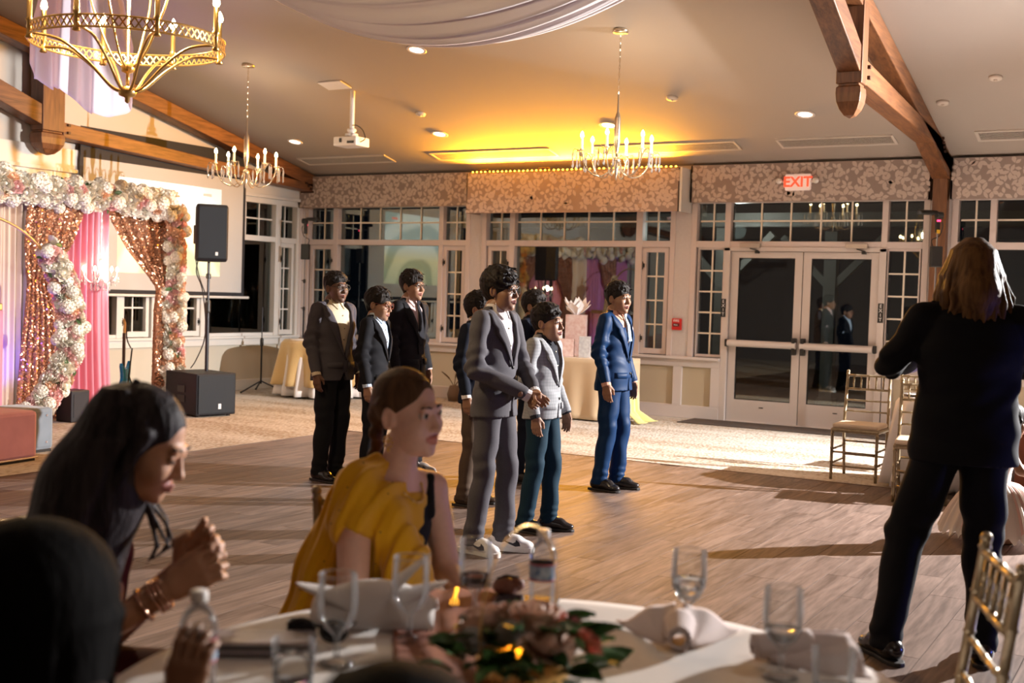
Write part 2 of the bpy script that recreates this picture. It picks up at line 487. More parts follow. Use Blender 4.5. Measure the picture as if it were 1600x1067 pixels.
M_wallw = mat('wall_paint_white', (.60, .55, .53), .7, noise=(30, (.57, .52, .50)))
M_wallb = mat('wall_paint_beige', (.50, .42, .30), .75, bump=(180, .15, .002))
M_trim = mat('trim_paint', (.64, .575, .55), .4)
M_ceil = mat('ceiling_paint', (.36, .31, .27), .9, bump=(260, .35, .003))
M_carpet = None
def carpet_mat():
    m = bpy.data.materials.new('carpet_loop'); m.use_nodes = True
    nt = m.node_tree; b = nt.nodes['Principled BSDF']; b.inputs['Roughness'].default_value = .95; b.inputs['Specular IOR Level'].default_value = .1
    t = _n(nt, 'ShaderNodeTexCoord')
    w = _n(nt, 'ShaderNodeTexNoise'); w.inputs['Scale'].default_value = 1.1; w.inputs['Detail'].default_value = 5
    mp = _n(nt, 'ShaderNodeMapping'); mp.inputs['Scale'].default_value = (.35, 2.2, 1)
    nt.links.new(t.outputs['Object'], mp.inputs[0]); nt.links.new(mp.outputs[0], w.inputs['Vector'])
    v = _n(nt, 'ShaderNodeTexVoronoi'); v.inputs['Scale'].default_value = 38
    mp2 = _n(nt, 'ShaderNodeMapping'); mp2.inputs['Scale'].default_value = (1, .55, 1); mp2.inputs['Rotation'].default_value = (0, 0, .6)
    nt.links.new(t.outputs['Object'], mp2.inputs[0]); nt.links.new(mp2.outputs[0], v.inputs['Vector'])
    ad = _n(nt, 'ShaderNodeMath', operation='MULTIPLY_ADD'); ad.inputs[1].default_value = .55
    nt.links.new(v.outputs['Distance'], ad.inputs[0]); nt.links.new(w.outputs['Fac'], ad.inputs[2])
    rp = _n(nt, 'ShaderNodeValToRGB'); e = rp.color_ramp.elements
    e[0].position = .5; e[0].color = (.58, .53, .47, 1); e[1].position = 1.; e[1].color = (.34, .27, .20, 1)
    k = e.new(.72); k.color = (.51, .46, .40, 1)
    nt.links.new(ad.outputs[0], rp.inputs[0]); nt.links.new(rp.outputs[0], b.inputs['Base Color'])
    bp = _n(nt, 'ShaderNodeBump'); bp.inputs['Strength'].default_value = .9; bp.inputs['Distance'].default_value = .006; bp.invert = True
    nt.links.new(v.outputs['Distance'], bp.inputs['Height']); nt.links.new(bp.outputs[0], b.inputs['Normal'])
    return m
M_carpet = carpet_mat()

# ---- floor: carpeted slab, wood planks laid in the dance-floor area
EDGE_X, EDGE_Y = 4.25, -4.22
fl = MB(); fl.box2((-.2, RY0 - .2, -.20), (RX1 + .2, .25, -.012))
floor = tag(fl.build('floor', mat('floor_slab', (.2, .15, .1), .8)), 'vinyl wood plank dance floor with recessed joints', kind='structure')
cp = MB()
cp.box2((0, EDGE_Y, -.012), (RX1, 0, 0.)); cp.box2((0, RY0, -.012), (EDGE_X, EDGE_Y, 0.))
tag(cp.build('carpet', M_carpet), 'textured beige loop carpet bordering the wood dance floor', kind='structure')
M_plank = wood_mat('plank_vinyl', (.080, .052, .041), (.200, .142, .116), 1.0, axis=1, rough=.55, rand=.17, bump=.35)
M_plank.node_tree.nodes['Principled BSDF'].inputs['Specular IOR Level'].default_value = .28
PW, PLn = .19, 1.22
pm = MB(); pm.box((0, 0, -.006), (PW - .0035, PLn - .0035, .012))
plank_me = pm.mesh('plank'); plank_me.materials.append(M_plank)
rows = []
nx = int((RX1 - EDGE_X) / PW)
for i in range(nx):
    x = EDGE_X + PW * (i + .5)
    y = EDGE_Y - PLn * (.5 * ((i * 7) % 10) / 10 + .0)
    y0 = EDGE_Y; off = PLn * ((i * 37) % 100) / 100
    j = 0
    while True:
        top = EDGE_Y - (off - PLn) - j * PLn
        bot = top - PLn
        if bot < RY0: break
        top2 = min(top, EDGE_Y)
        if top2 - bot > .05: rows.append((x, (top2 + bot) / 2, top2 - bot))
        j += 1
def in_view(x, y):
    d = Vector((x, y, 0)) - CAM_POS; z = d.dot(_f2)
    if z < 1.2: return None
    u = d.dot(_r3) / z * F_PX; v = d.dot(_u3) / z * F_PX
    return z if abs(u) < 900 and -640 < v < 560 else None
vis = sorted([(in_view(x, y), x, y, L) for x, y, L in rows if in_view(x, y)], key=lambda r: r[0])
near = set((r[1], r[2]) for r in vis[:300])
far = MB()
for x, y, L in rows:
    if (x, y) in near:
        o = bpy.data.objects.new('plank', plank_me); COL.objects.link(o); o.parent = floor
        o.location = (x, y, 0); o.scale = (1, L / PLn, 1)
    else: far.box((x, y, -.006), (PW - .0035, L - .0035, .012))
tag(far.build('plank_field', M_plank, floor), kind='stuff')
tag(MB().box2((EDGE_X - .02, EDGE_Y, -.002), (RX1, EDGE_Y + .018, .004)).box2((EDGE_X - .018, RY0, -.002), (EDGE_X, EDGE_Y + .018, .004)).build('trim_1', mat('edge_strip', (.16, .11, .08), .5)), 'thin brown edging strip between carpet and wood floor', kind='structure')
tag(MB().box2((6.55, -.62, 0), (9.15, -.03, .012)).build('door_mat', mat('door_mat_rubber', (.055, .038, .028), .95, bump=(300, .5, .003)), bevel=.004), 'dark brown mat lying in front of the double doors', 'mat')

# ---- walls
SILL, HEAD, TB0, TB1 = .79, 2.80, 2.19, 2.27
A_OPEN = [(.06, 3.06), (3.29, 6.17), (6.42, 9.31), (9.57, 12.9), (13.3, 16.2)]
wa = MB(); wb_ = MB()
x = 0.
for i, (a, b) in enumerate(A_OPEN):
    wa.box2((x, 0, SILL - .03), (a, .2, HEAD)); x = b
wb_.box2((-.2, .012, 0), (6.86, .2, SILL - .02)); wb_.box2((8.87, .012, 0), (RX1, .2, SILL - .02))
wa.box2((x, 0, SILL - .03), (RX1, .2, HEAD)); wa.box2((-.2, 0, HEAD), (RX1, .2, 3.4))
wall_back = tag(wa.build('wall_back', M_wallw), 'pale painted window wall with piers between the windows', kind='structure')
pb = wb_.build('dado_panel', M_wallb, wall_back)
# left (gable) wall
B_OPEN = [(-2.62, -.10), (-5.75, -2.92), (-9.0, -6.1)]
wl = MB(); lb = MB(); y = 0.
for a, b in B_OPEN:
    wl.box2((-.2, b, SILL - .06), (0, y, HEAD)); y = a
lb.box2((-.2, -9.4, 0), (-.02, 0, SILL - .02))
wl.box2((-.2, RY0, 0), (0, y, HEAD))
prof = [(RY0, ceil_z(RY0) + .1), (RIDGE, ceil_z(RIDGE) + .1), (0.2, CZ0 + .1)]
wl.add([(-.2, RY0, HEAD), (-.2, prof[0][0], prof[0][1]), (-.2, prof[1][0], prof[1][1]), (-.2, prof[2][0], prof[2][1]), (-.2, .2, HEAD),
        (0, RY0, HEAD), (0, prof[0][0], prof[0][1]), (0, prof[1][0], prof[1][1]), (0, prof[2][0], prof[2][1]), (0, .2, HEAD)],
       [(0, 1, 2, 3, 4), (5, 9, 8, 7, 6), (0, 5, 6, 1), (1, 6, 7, 2), (2, 7, 8, 3), (3, 8, 9, 4), (4, 9, 5, 0)])
wall_left = tag(wl.build('wall_left', mat('gable_paint', (.60, .56, .50), .7)), 'gable end wall behind the projector screen and stage', kind='structure')
lb.build('dado_panel', mat('dado_pale', (.56, .52, .43), .75), wall_left)
# far walls outside the picture (close the hall)
wr = MB(); wr.box2((RX1, RY0 - .2, 0), (RX1 + .2, .2, 5.2))
tag(wr.build('wall_right', M_wallw), 'plain pale end wall of the hall', kind='structure')
wf = MB(); wf.box2((-.2, RY0 - .2, 0), (RX1 + .2, RY0, 3.5))
tag(wf.build('wall_front', mat('wall_front_paint', (.10, .085, .075), .7)), 'plain wall behind the photographer', kind='structure')
ce = MB()
ce.add([(-.2, .2, CZ0 - CS * .2), (RX1 + .2, .2, CZ0 - CS * .2), (RX1 + .2, RIDGE, ceil_z(RIDGE)), (-.2, RIDGE, ceil_z(RIDGE)), (RX1 + .2, RY0 - .2, ceil_z(RY0 - .2)), (-.2, RY0 - .2, ceil_z(RY0 - .2)),
        (-.2, .2, CZ0 + .1), (RX1 + .2, .2, CZ0 + .1), (RX1 + .2, RIDGE, ceil_z(RIDGE) + .15), (-.2, RIDGE, ceil_z(RIDGE) + .15), (RX1 + .2, RY0 - .2, ceil_z(RY0 - .2) + .15), (-.2, RY0 - .2, ceil_z(RY0 - .2) + .15)],
       [(0, 3, 2, 1), (3, 5, 4, 2), (6, 7, 8, 9), (9, 8, 10, 11)])
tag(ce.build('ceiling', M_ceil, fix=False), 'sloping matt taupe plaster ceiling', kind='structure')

# ---- wainscot trims on the window wall
def rail(parent, name, a, b, m=M_trim, bev=.004):
    return MB().box2(a, b).build(name, m, parent, bevel=bev)
stool = tag(thing('trim_2', 'painted window stool, rails and skirting under the back windows', None), kind='structure')
for a, b in ((0, 6.86), (8.87, 13.2)):
    rail(stool, 'sill_board', (a, -.07, SILL - .035), (b, .1, SILL)); rail(stool, 'apron_rail', (a, -.02, SILL - .13), (b, .03, SILL - .035))
    rail(stool, 'baseboard', (a, -.025, 0), (b, .03, .15)); rail(stool, 'base_cap', (a, -.018, .15), (b, .02, .165))
for x in (3.18, 6.29, 6.80, 8.93):
    rail(stool, 'stile', (x - .06, -.02, .165), (x + .06, .03, SILL - .13))
lst = tag(thing('trim_3', 'white window stool and skirting under the gable windows', None), kind='structure')
M_trimw = mat('trim_white', (.70, .69, .66), .4)
rail(lst, 'sill_board', (-.1, -9.2, SILL - .035), (.06, -.06, SILL), M_trimw); rail(lst, 'apron_rail', (-.03, -9.2, SILL - .13), (.02, -.02, SILL - .035), M_trimw)
rail(lst, 'baseboard', (-.03, -9.2, 0), (.025, -.02, .15), M_trimw)
rail(lst, 'head_board', (-.02, -9.2, HEAD + .06), (.045, -.02, HEAD + .32), M_trimw); rail(lst, 'head_bead', (-.02, -9.2, HEAD + .03), (.07, -.02, HEAD + .075), M_trimw)

# ---- windows
M_frame = mat('window_frame_vinyl', (.62, .53, .495), .38)
M_framew = mat('window_frame_white', (.72, .71, .68), .38)
M_muntin = mat('muntin_cream', (.80, .72, .60), .4)
M_muntw = mat('muntin_white', (.80, .79, .76), .4)
M_dark = mat('dark_hardware', (.02, .018, .016), .4)
def pane(parent, x0, x1, z0, z1, y=.085):
    return MB().box2((x0, y - .003, z0), (x1, y + .003, z1)).build('pane', GLASS, parent, fix=False)
def lights(parent, x0, x1, z0, z1, nc, nr, mm, y=.085, zs=None):
    for i in range(1, nc):
        x = x0 + (x1 - x0) * i / nc
        MB().box2((x - .010, y - .016, z0), (x + .010, y + .016, z1)).build('muntin', mm, parent)
    for j in range(1, nr):
        z = zs if zs else z0 + (z1 - z0) * j / nr
        MB().box2((x0, y - .0155, z - .010), (x1, y + .0155, z + .010)).build('muntin', mm, parent)
def window(name, label, loc, rz, us, door=False, fm=M_frame, mm=M_muntin, upper_only=False):
    """us = (left, m1a, m1b, m2a, m2b, right) glass limits along the wall"""
    r = thing(name, label, None, loc, rz, kind='structure')
    l, a, b, c, d, e = us
    f = MB()
    f.box2((l - .09, -.012, SILL), (l - .02, .15, HEAD)); f.box2((e + .02, -.012, SILL), (e + .09, .15, HEAD))
    f.box2((l - .09, -.008, HEAD - .05), (e + .09, .15, HEAD + .04))
    f.build('frame', fm, r, bevel=.004)
    lo = -.0 if door else SILL
    for p, q in ((a, b), (c, d)):
        MB().box2((p, -.01, lo), (q, .14, HEAD)).build('mullion', fm, r, bevel=.004)
    MB().box2((l - .02, -.006, TB0), (e + .02, .13, TB1)).build('transom_bar', fm, r, bevel=.004)
    for (p, q, nc) in ((l, a, 2), (b, c, 5), (d, e, 2)):
        pane(r, p - .01, q + .01, TB1, HEAD - .02); lights(r, p, q, TB1, HEAD, nc, 2, mm, zs=2.525)
    if not door:
        pane(r, b - .01, c + .01, SILL, TB0)
        MB().box2((b, .0, SILL), (c, .12, SILL + .045)).build('bottom_bead', fm, r, bevel=.003)
    for (p, q) in ((l, a), (d, e)):
        s = .052 if not door else .012
        sh = MB(); z0, z1 = SILL + .01, TB0
        sh.box2((p, .02, z0), (p + s, .11, z1)); sh.box2((q - s, .02, z0), (q, .11, z1))
        sh.box2((p + s, .02, z0), (q - s, .11, z0 + s + .02)); sh.box2((p + s, .02, z1 - s - .015), (q - s, .11, z1))
        so = sh.build('sash', fm, r, bevel=.004)
        pane(r, p + s - .005, q - s + .005, z0 + s, z1 - s)
        lights(r, p + s, q - s, z0 + s + .02, z1 - s - .015, 2, 5 if door else 4, mm)
        if not door:
            hx = q - s * .5 if p == l else p + s * .5
            for hz in (1.95, 1.0):
                MB().box((hx, .012, hz), (.016, .03, .05)).tube([(hx - .012, 0, hz - .05), (hx, -.015, hz), (hx - .012, 0, hz + .05)], .006, 6).build('sash_latch', M_dark, r)
    return r
window('window_1', 'window with gridded transom nearest the room corner, showing the screen reflection', (0, 0, 0), 0, (.15, .61, .70, 2.54, 2.61, 2.98))
window('window_2', 'window behind the boys reflecting the stage backdrop', (0, 0, 0), 0, (3.36, 3.72, 3.80, 5.64, 5.73, 6.10))
window('window_3', 'gridded sidelights and transom around the double doors', (0, 0, 0), 0, (6.50, 6.855, 6.93, 8.79, 8.86, 9.24), door=True)
window('window_4', 'window behind the long-haired photographer, right of the timber post', (0, 0, 0), 0, (9.66, 9.98, 10.05, 12.3, 12.37, 12.78))
# gable windows: local x runs along world y
def gwin(name, label, us): return window(name, label, (0, 0, 0), pi / 2, us, fm=M_framew, mm=M_muntw)
gwin('window_5', 'white gable window beside the black loudspeaker', (-2.53, -2.13, -2.05, -.62, -.50, -.16))
gwin('window_6', 'gable window largely hidden behind screen and flower garland', (-5.66, -5.26, -5.18, -3.62, -3.53, -3.05))
gwin('window_7', 'gable window at the far left behind the pale drape', (-8.9, -8.5, -8.42, -6.7, -6.6, -6.2))
# corner pilaster trims
tag(MB().box2((.0, -.03, SILL), (.055, 0.0, HEAD)).box2((0, -.09, SILL), (.03, -.03, HEAD)).build('trim_4', M_trim, bevel=.004), 'narrow corner casing where the two window walls meet', kind='structure')

# ---- double doors
M_door = mat('door_paint', (.60, .53, .49), .4)
M_barm = mat('push_bar_paint', (.62, .55, .51), .3)
def door_leaf(name, label, x0, x1, hinge):
    r = thing(name, label, None, (x0, 0, 0), 0, kind='structure'); w = x1 - x0
    f = MB(); z0, z1 = .02, 2.142
    f.box2((0, .03, z0), (.095, .08, z1)); f.box2((w - .095, .03, z0), (w, .08, z1)); f.box2((.095, .03, z0), (w - .095, .08, .285)); f.box2((.095, .03, 2.065), (w - .095, .08, z1))
    f.build('leaf_frame', M_door, r, bevel=.004)
    b = MB(); b.box2((.085, .045, .275), (.105, .07, 2.075)); b.box2((w - .105, .045, .275), (w - .085, .07, 2.075)); b.box2((.085, .045, .275), (w - .085, .07, .295)); b.box2((.085, .045, 2.055), (w - .085, .07, 2.075))
    b.build('glazing_bead', mat('gasket', (.02, .02, .02), .6), r)
    pane(r, .09, w - .09, .28, 2.07, .056)
    bar = MB(); bar.tube([(.02, -.055, .995), (w - .02, -.055, .995)], .043, 14); pbo = bar.build('push_bar', M_barm, r, smooth=False, bevel=.003)
    lx = w - .05 if hinge == 'L' else .05; ex = .0 if hinge == 'L' else w
    MB().box((lx, -.035, .985), (.045, .10, .21)).build('latch_case', M_dark, pbo, bevel=.008)
    MB().box((ex, -.03, .995), (.035, .09, .095)).build('end_bracket', M_dark, pbo, bevel=.008)
    cx = .26 if hinge == 'L' else w - .26
    c = MB(); c.box((cx, -.035, 2.215), (.26, .07, .055)); co = c.build('door_closer', mat('closer_metal', (.48, .40, .34), .35, .4), r, bevel=.006)
    MB().bar((cx, -.05, 2.18), (cx + .1, -.02, 2.15), .025, .012).box((cx + .08, .0, 2.135), (.05, .05, .03)).build('closer_arm', M_dark, co)
    MB().box((w * .5, .028, .20), (.055, .006, .012)).build('weep_plate', M_dark, r)
    return r
door_leaf('door_1', 'glazed left-hand leaf of the pale double doors', 6.945, 7.855, 'L')
door_leaf('door_2', 'glazed right-hand leaf of the pale double doors', 7.865, 8.775, 'R')
fr = MB(); fr.box2((6.86, -.02, 0), (6.94, .14, 2.19)); fr.box2((8.78, -.02, 0), (8.86, .14, 2.19)); fr.box2((6.86, -.02, 2.147), (8.86, .14, 2.2)); fr.box2((6.86, .0, 0), (8.86, .14, .018))
tag(fr.build('trim_5', M_door, bevel=.004), 'painted frame and threshold of the double doors', kind='structure')

# ---- porch outside the doors (seen through the glass)
M_porch = mat('porch_paint', (.30, .29, .26), .6)
def porch_post(x, y, label):
    r = thing('porch_post', label, 'post', (x, y, 0), 0, 'porch posts outside')
    MB().box2((-.09, -.09, -.05), (.09, .09, 2.60)).build('shaft', M_porch, r); MB().box2((-.12, -.12, -.05), (.12, .12, .12)).build('plinth', M_porch, r)
    for s in (-1, 1): MB().bar((0, 0, 1.75), (s * .75, 0, 2.52), .10, .10).build('brace', M_porch, r)
    return r
porch_post(5.9, 2.6, 'white porch post with diagonal braces seen through the left door leaf')
porch_post(7.3, 3.4, 'white porch post with diagonal braces seen through the right door leaf')
tag(MB().box2((1, 2.5, 2.62), (18, 2.7, 2.82)).build('porch_beam', M_porch), 'white porch beam outside above the door glass', 'beam')
tag(MB().box2((-8, .2, -.3), (30, 14, -.05)).build('ground', mat('porch_ground', (.05, .045, .04), .9)), 'dark paving outside the windows', kind='structure')
light('porch_fill', 'POINT', (6.4, 1.8, 2.5), 40, (1, .95, .88), size=.1)  # lamp without fixture, added so the porch posts show through the glass

# ---- fabric valances with raised leaf print
M_val = mat('valance_fabric', (.31, .24, .21), .85, bump=(500, .2, .001))
M_leaf = mat('valance_leaf_print', (.56, .46, .40), .85)
def leaf_poly(L, W, ang, cx, cz):
    out = []
    for t, w in ((0, 0.06), (.2, .6), (.45, 1.), (.7, .75), (.9, .3), (1., 0.)):
        out.append((t * L, w * W * .5))
    pts = out + [(x, -y) for x, y in out[-2::-1]]
    c, s = cos(ang), sin(ang)
    return [(cx + x * c - y * s, cz + x * s + y * c) for x, y in pts]
def valance(label, x0, x1, z0, z1, depth, seed):
    r = thing('window_valance', label, 'valance', (x0, 0, z0), 0, 'leaf-print valances along the window wall')
    w, h = x1 - x0, z1 - z0
    b = MB(); b.box2((0, -depth, 0), (w, -depth + .02, h)); b.box2((0, -depth, 0), (.02, -.0, h)); b.box2((w - .02, -depth, 0), (w, -.0, h))
    b.build('valance_face', M_val, r)
    rr = random.Random(seed); lf = MB()
    n = 0; centers = []
    tries = 0
    while tries < 9000 and len(centers) < w * h / .012:
        tries += 1
        cx, cz = rr.uniform(.04, w - .04), rr.uniform(.03, h - .03)
        if all((cx - a) ** 2 + (cz - c) ** 2 > .092 ** 2 for a, c in centers): centers.append((cx, cz))
    for cx, cz in centers:
        if rr.random() < .08: continue
        n += 1; base = rr.uniform(0, 6.28); k = rr.choice((3, 4, 5))
        for i in range(k):
            a = base + i * (2.4 if k == 3 else 1.25) + rr.uniform(-.2, .2)
            L = rr.uniform(.062, .10)
            p = leaf_poly(L, rr.uniform(.038, .055), a, cx + cos(a) * .008, cz + sin(a) * .008)
            p = [(min(max(x, .004), w - .004), min(max(z, .004), h - .004)) for x, z in p]
            lf.add([(x, -depth - .0015 - .0005 * (i + 1) - .0004 * (n % 5), z) for x, z in p], [tuple(range(len(p)))])
    tag(lf.build('leaf_print', M_leaf, r, fix=False), kind='stuff')
    return r
valance('leaf-print fabric valance nearest the room corner, left of the orange glow', .03, 3.16, 2.745, 3.215, .14, 1)
valance('deeper leaf-print valance with amber strip light on its top edge', 3.21, 6.37, 2.62, 3.165, .36, 2)
valance('leaf-print valance carrying the exit sign above the double doors', 6.42, 9.34, 2.75, 3.215, .12, 3)
valance('leaf-print valance right of the timber post', 9.56, 13.4, 2.75, 3.215, .12, 4)
tag(MB().box2((6.372, -.37, 2.62), (6.40, -.02, 3.17)).build('valance_end_board', M_trimw), 'bright white end board of the deep middle valance', 'board')
# amber strip light lying on the middle valance
st = thing('strip_light', 'amber LED strip lying along the top of the middle valance', 'strip light', (3.21, -.3, 3.17))
MB().box2((.02, -.03, 0), (3.12, .03, .012)).build('strip_channel', mat('strip_channel', (.25, .14, .03), .5), st)
M_led = mat('amber_led', (1, .5, .05), .4, emit=((1.0, .38, .02), 30))
led = MB().ball((0, 0, .02), .012, 6, 4).mesh('led'); led.materials.append(M_led)
for i in range(46):
    o = link_mesh('led', led, None, st); o.location = (.06 + i * .067, 0, 0)
for xx in (.25, 1.2, 2.3):
    MB().tube([(xx - .09, -.03, .01), (xx - .08, -.03, .05), (xx + .08, -.03, .05), (xx + .09, -.03, .01)], .008, 6).build('bracket', mat('bracket_brown', (.10, .05, .01), .5), st)
for xx in (.35, .95, 1.55, 2.15, 2.75):
    lo_ = light('strip_glow', 'AREA', (3.21 + xx, -.395, 3.195), 115, (1.0, .40, .015), (3.21 + xx, -1.4, 3.72), .55, parent=st)
    lo_.data.shape = 'RECTANGLE'; lo_.data.size_y = .03

# ---- exit sign, pull station, exit plates
ex = thing('exit_sign', 'illuminated exit sign with red letters on the leaf-print valance', 'sign', (7.81, -.13, 2.975))
MB().box2((-.16, -.045, -.10), (.16, 0, .10)).build('sign_body', mat('sign_white', (.8, .72, .68), .4, emit=((1, .62, .5), .25)), ex, bevel=.018)
text_mesh('lettering', 'EXIT', .17, mat('exit_red', (.8, .06, .03), .5, emit=((1, .06, .02), 1.3)), ex, (0, -.047, -.002), (pi / 2, 0, 0), .002, bold=.004)
for s in (-1, 1):
    MB().tube([(s * .16, -.02, 0), (s * .21, -.03, .02)], .018, 8).lathe([(0, -.03), (.03, -.028), (.04, .02), (.036, .03), (0, .026)], (s * .225, -.05, .02), 12, Matrix.Rotation(pi / 2 + .3, 3, 'X')).build('emergency_lamp', mat('lamp_head', (.75, .7, .66), .15, .3), ex, smooth=True)
pu = thing('fire_alarm_pull', 'red fire alarm pull station on the pier beside the doors', 'fire alarm', (6.262, 0, 1.20))
MB().box2((-.065, -.045, -.075), (.065, 0, .075)).build('housing', mat('alarm_red', (.55, .02, .015), .35), pu, bevel=.01)
MB().box2((-.045, -.055, -.03), (.045, -.044, .01)).build('pull_handle', mat('alarm_dark', (.10, .01, .01), .3), pu, bevel=.004)
text_mesh('lettering', 'FIRE', .045, mat('white_print', (.85, .85, .85), .5), pu, (0, -.0465, .045), (pi / 2, 0, 0), .0008)
text_mesh('lettering', 'PULL', .026, MATS['white_print'], pu, (0, -.0565, -.01), (pi / 2, 0, 0), .0008)
for x, lab in ((6.878, 'vertical black exit plate on the left door jamb'), (8.82, 'vertical black exit plate on the right door jamb')):
    e = thing('exit_plate', lab, 'sign', (x, -.012, 1.43), 0, 'black exit plates')
    MB().box2((-.033, -.012, -.115), (.033, 0, .115)).build('plate', M_dark, e, bevel=.003)
    for i, ch in enumerate('EXIT'): text_mesh('letter', ch, .058, MATS['white_print'], e, (0, -.0135, .080 - i * .053), (pi / 2, 0, 0), .0008)

# ---- timber trusses
M_tim = wood_mat('timber_stain', (.085, .029, .010), (.22, .088, .031), 1.0, axis=1, rough=.45, rand=.12, bump=.5)
M_timz = wood_mat('timber_stain_upright', (.085, .030, .010), (.21, .085, .030), 1.0, axis=2, rough=.45, rand=.12, bump=.5)
def yz(mb, pts, x0, x1):
    n = len(pts)
    return mb.add([(x0, y, z) for y, z in pts] + [(x1, y, z) for y, z in pts], [tuple(range(n)), tuple(range(n, 2 * n))[::-1]] + [(i, (i + 1) % n, (i + 1) % n + n, i + n) for i in range(n)])
def truss(label, x0, x1, K, post=True):
    """K: king y range, king tip z, right chord (y,zb,zt) pairs, left chord slope"""
    r = thing('roof_truss', label, 'truss', (0, 0, 0))
    P = lambda n, pts, m=M_tim, e=0.: yz(MB(), pts, x0 - e, x1 + e).build(n, m, r, bevel=.008)
    rd = .20
    P('rafter', [(-.02, CZ0 - .005), (RIDGE, ceil_z(RIDGE) - .005), (RIDGE, ceil_z(RIDGE) - rd), (-.02, CZ0 - rd)])
    P('rafter', [(RY0 + .02, ceil_z(RY0) - .005), (RIDGE, ceil_z(RIDGE) - .005), (RIDGE, ceil_z(RIDGE) - rd), (RY0 + .02, ceil_z(RY0) - rd)])
    for mir in (0, 1):
        f = (lambda y: y) if not mir else (lambda y: 2 * RIDGE - y)
        ya, yb, tip = K['king']
        P('king_post', [(f(ya), tip + .28), (f(ya), ceil_z(ya) - .15), (f(yb), ceil_z(yb) - .15), (f(yb), tip + .28)], M_timz, .012)
        # carved drop: neck and pointed bulb
        ym = (ya + yb) / 2; hw = abs(yb - ya) / 2; xm = (x0 + x1) / 2; hx = (x1 - x0) / 2
        d = MB(); rings = [(.90, .28), (.90, .262), (1.06, .25), (1.10, .20), (1.02, .13), (.80, .07), (.45, .02), (.06, 0.)]
        vs = []; fs = []
        for s, z in rings: vs += [(xm - hx * s, f(ym) - hw * s, tip + z), (xm + hx * s, f(ym) - hw * s, tip + z), (xm + hx * s, f(ym) + hw * s, tip + z), (xm - hx * s, f(ym) + hw * s, tip + z)]
        for i in range(len(rings) - 1):
            for k in range(4): fs.append((i * 4 + k, i * 4 + (k + 1) % 4, i * 4 + 4 + (k + 1) % 4, i * 4 + 4 + k))
        fs.append((0, 1, 2, 3)); e = len(rings) * 4 - 4; fs.append((e, e + 1, e + 2, e + 3))
        d.add(vs, fs).build('carved_drop', M_timz, r, bevel=.006)
        (y0, b0, t0), (y1, b1, t1) = K['chord']
        P('bottom_chord', [(f(y0), b0), (f(y1), b1), (f(y1), t1), (f(y0), t0)])
        q = K.get('knee')
        if q: P('knee_brace', [(f(a), b) for a, b in q])
        s, lb0, lt0 = K['left']; ye = RIDGE + .05
        P('arch_brace', [(f(ya), lb0), (f(ye), lb0 + s * (ya - ye)), (f(ye), lt0 + s * (ya - ye)), (f(ya), lt0)])
        pg = MB()
        for z in (b0 + .06, b0 + .15):
            for yy in (y0 + .07, ):
                pg.box(((x0 + x1) / 2, f(yy), z), ((x1 - x0) + .05, .035, .03))
        pg.build('peg', mat('peg_dark', (.05, .018, .008), .5), r)
        for k in range(4):
            MB().box(((x0 + x1) / 2, f(y1 - .25 + .055 * k), (b1 + t1) / 2 + .06 - .04 * k), ((x1 - x0) + .05, .035, .03)).build('peg', MATS['peg_dark'], r)
    if post: MB().box2((x0 + .015, -.17, 0), (x1 - .015, 0, CZ0 - .1)).build('wall_post', M_timz, r, bevel=.008)
    return r
truss('dark timber roof truss with carved drop, in front of the doors', 9.36, 9.55, dict(king=(-4.33, -4.15, 3.07), chord=((-4.16, 3.367, 3.574), (-.45, 3.24, 3.36)), knee=[(-1.15, 3.262), (-.17, 2.98), (-.0, 2.98), (0, 3.2), (-.45, 3.30)], left=(.43, 3.44, 3.66)))
truss('dark timber gable truss with carved drop above the projector screen', .10, .30, dict(king=(-5.03, -4.72, 2.985), chord=((-4.73, 3.21, 3.39), (-.05, 2.985, 3.10)), left=(.34, 3.32, 3.56)), post=False)

# ---- ceiling fittings
M_can = mat('downlight_trim', (.75, .7, .66), .4)
M_canlit = mat('downlight_lens', (1, 1, 1), .3, emit=((1.0, .90, .80), 9))
def on_ceiling(name, label, cat, x, y, group=None, drop=0.):
    r = thing(name, label, cat, (x, y, ceil_z(y) - drop), 0, group)
    r.rotation_euler = (-CA if y > RIDGE else CA, 0, 0)
    return r
def downlight(x, y, label, watt=24):
    r = on_ceiling('downlight', label, 'ceiling light', x, y, 'recessed downlights')
    MB().lathe([(.075, 0), (.105, 0), (.11, -.006), (.10, -.012), (.078, -.012), (.075, -.004)], (0, 0, 0), 24).build('trim_ring', M_can, r, smooth=True)
    MB().lathe([(0, -.004), (.075, -.004), (.075, 0), (0, 0)], (0, 0, 0), 24).build('lens', M_canlit, r)
    light('downlight_beam', 'SPOT', (x, y, ceil_z(y) - .03), watt, (1, .90, .82), (x, y, 0), .07, 130, .8, r)
for x, y, l in ((1.06, -1.46, 'round downlight nearest the room corner'), (3.49, -1.48, 'round downlight at the edge of the amber glow'), (5.90, -1.50, 'round downlight behind the middle chandelier'), (8.27, -1.53, 'round downlight left of the timber truss, above the doors'), (4.75, -3.85, 'round downlight above the projector')):
    downlight(x, y, l)
for x, y, l in ((10.9, -1.5, 'over the window right of the timber post'), (13.3, -1.5, 'over the far right window'), (13.5, -6.3, 'beyond the right edge of the picture'), (4.75, -12.55, 'left of the camera'), (9.4, -12.55, 'above the foreground guests'), (13.5, -12.55, 'right of the camera')):
    downlight(x, y, 'added round downlight outside the picture, ' + l, 110 if 'guests' in l else 62)  # unseen downlights added to raise the overall light
M_vent = mat('vent_paint', (.60, .54, .48), .6); M_ventd = mat('vent_dark', (.025, .02, .018), .9)
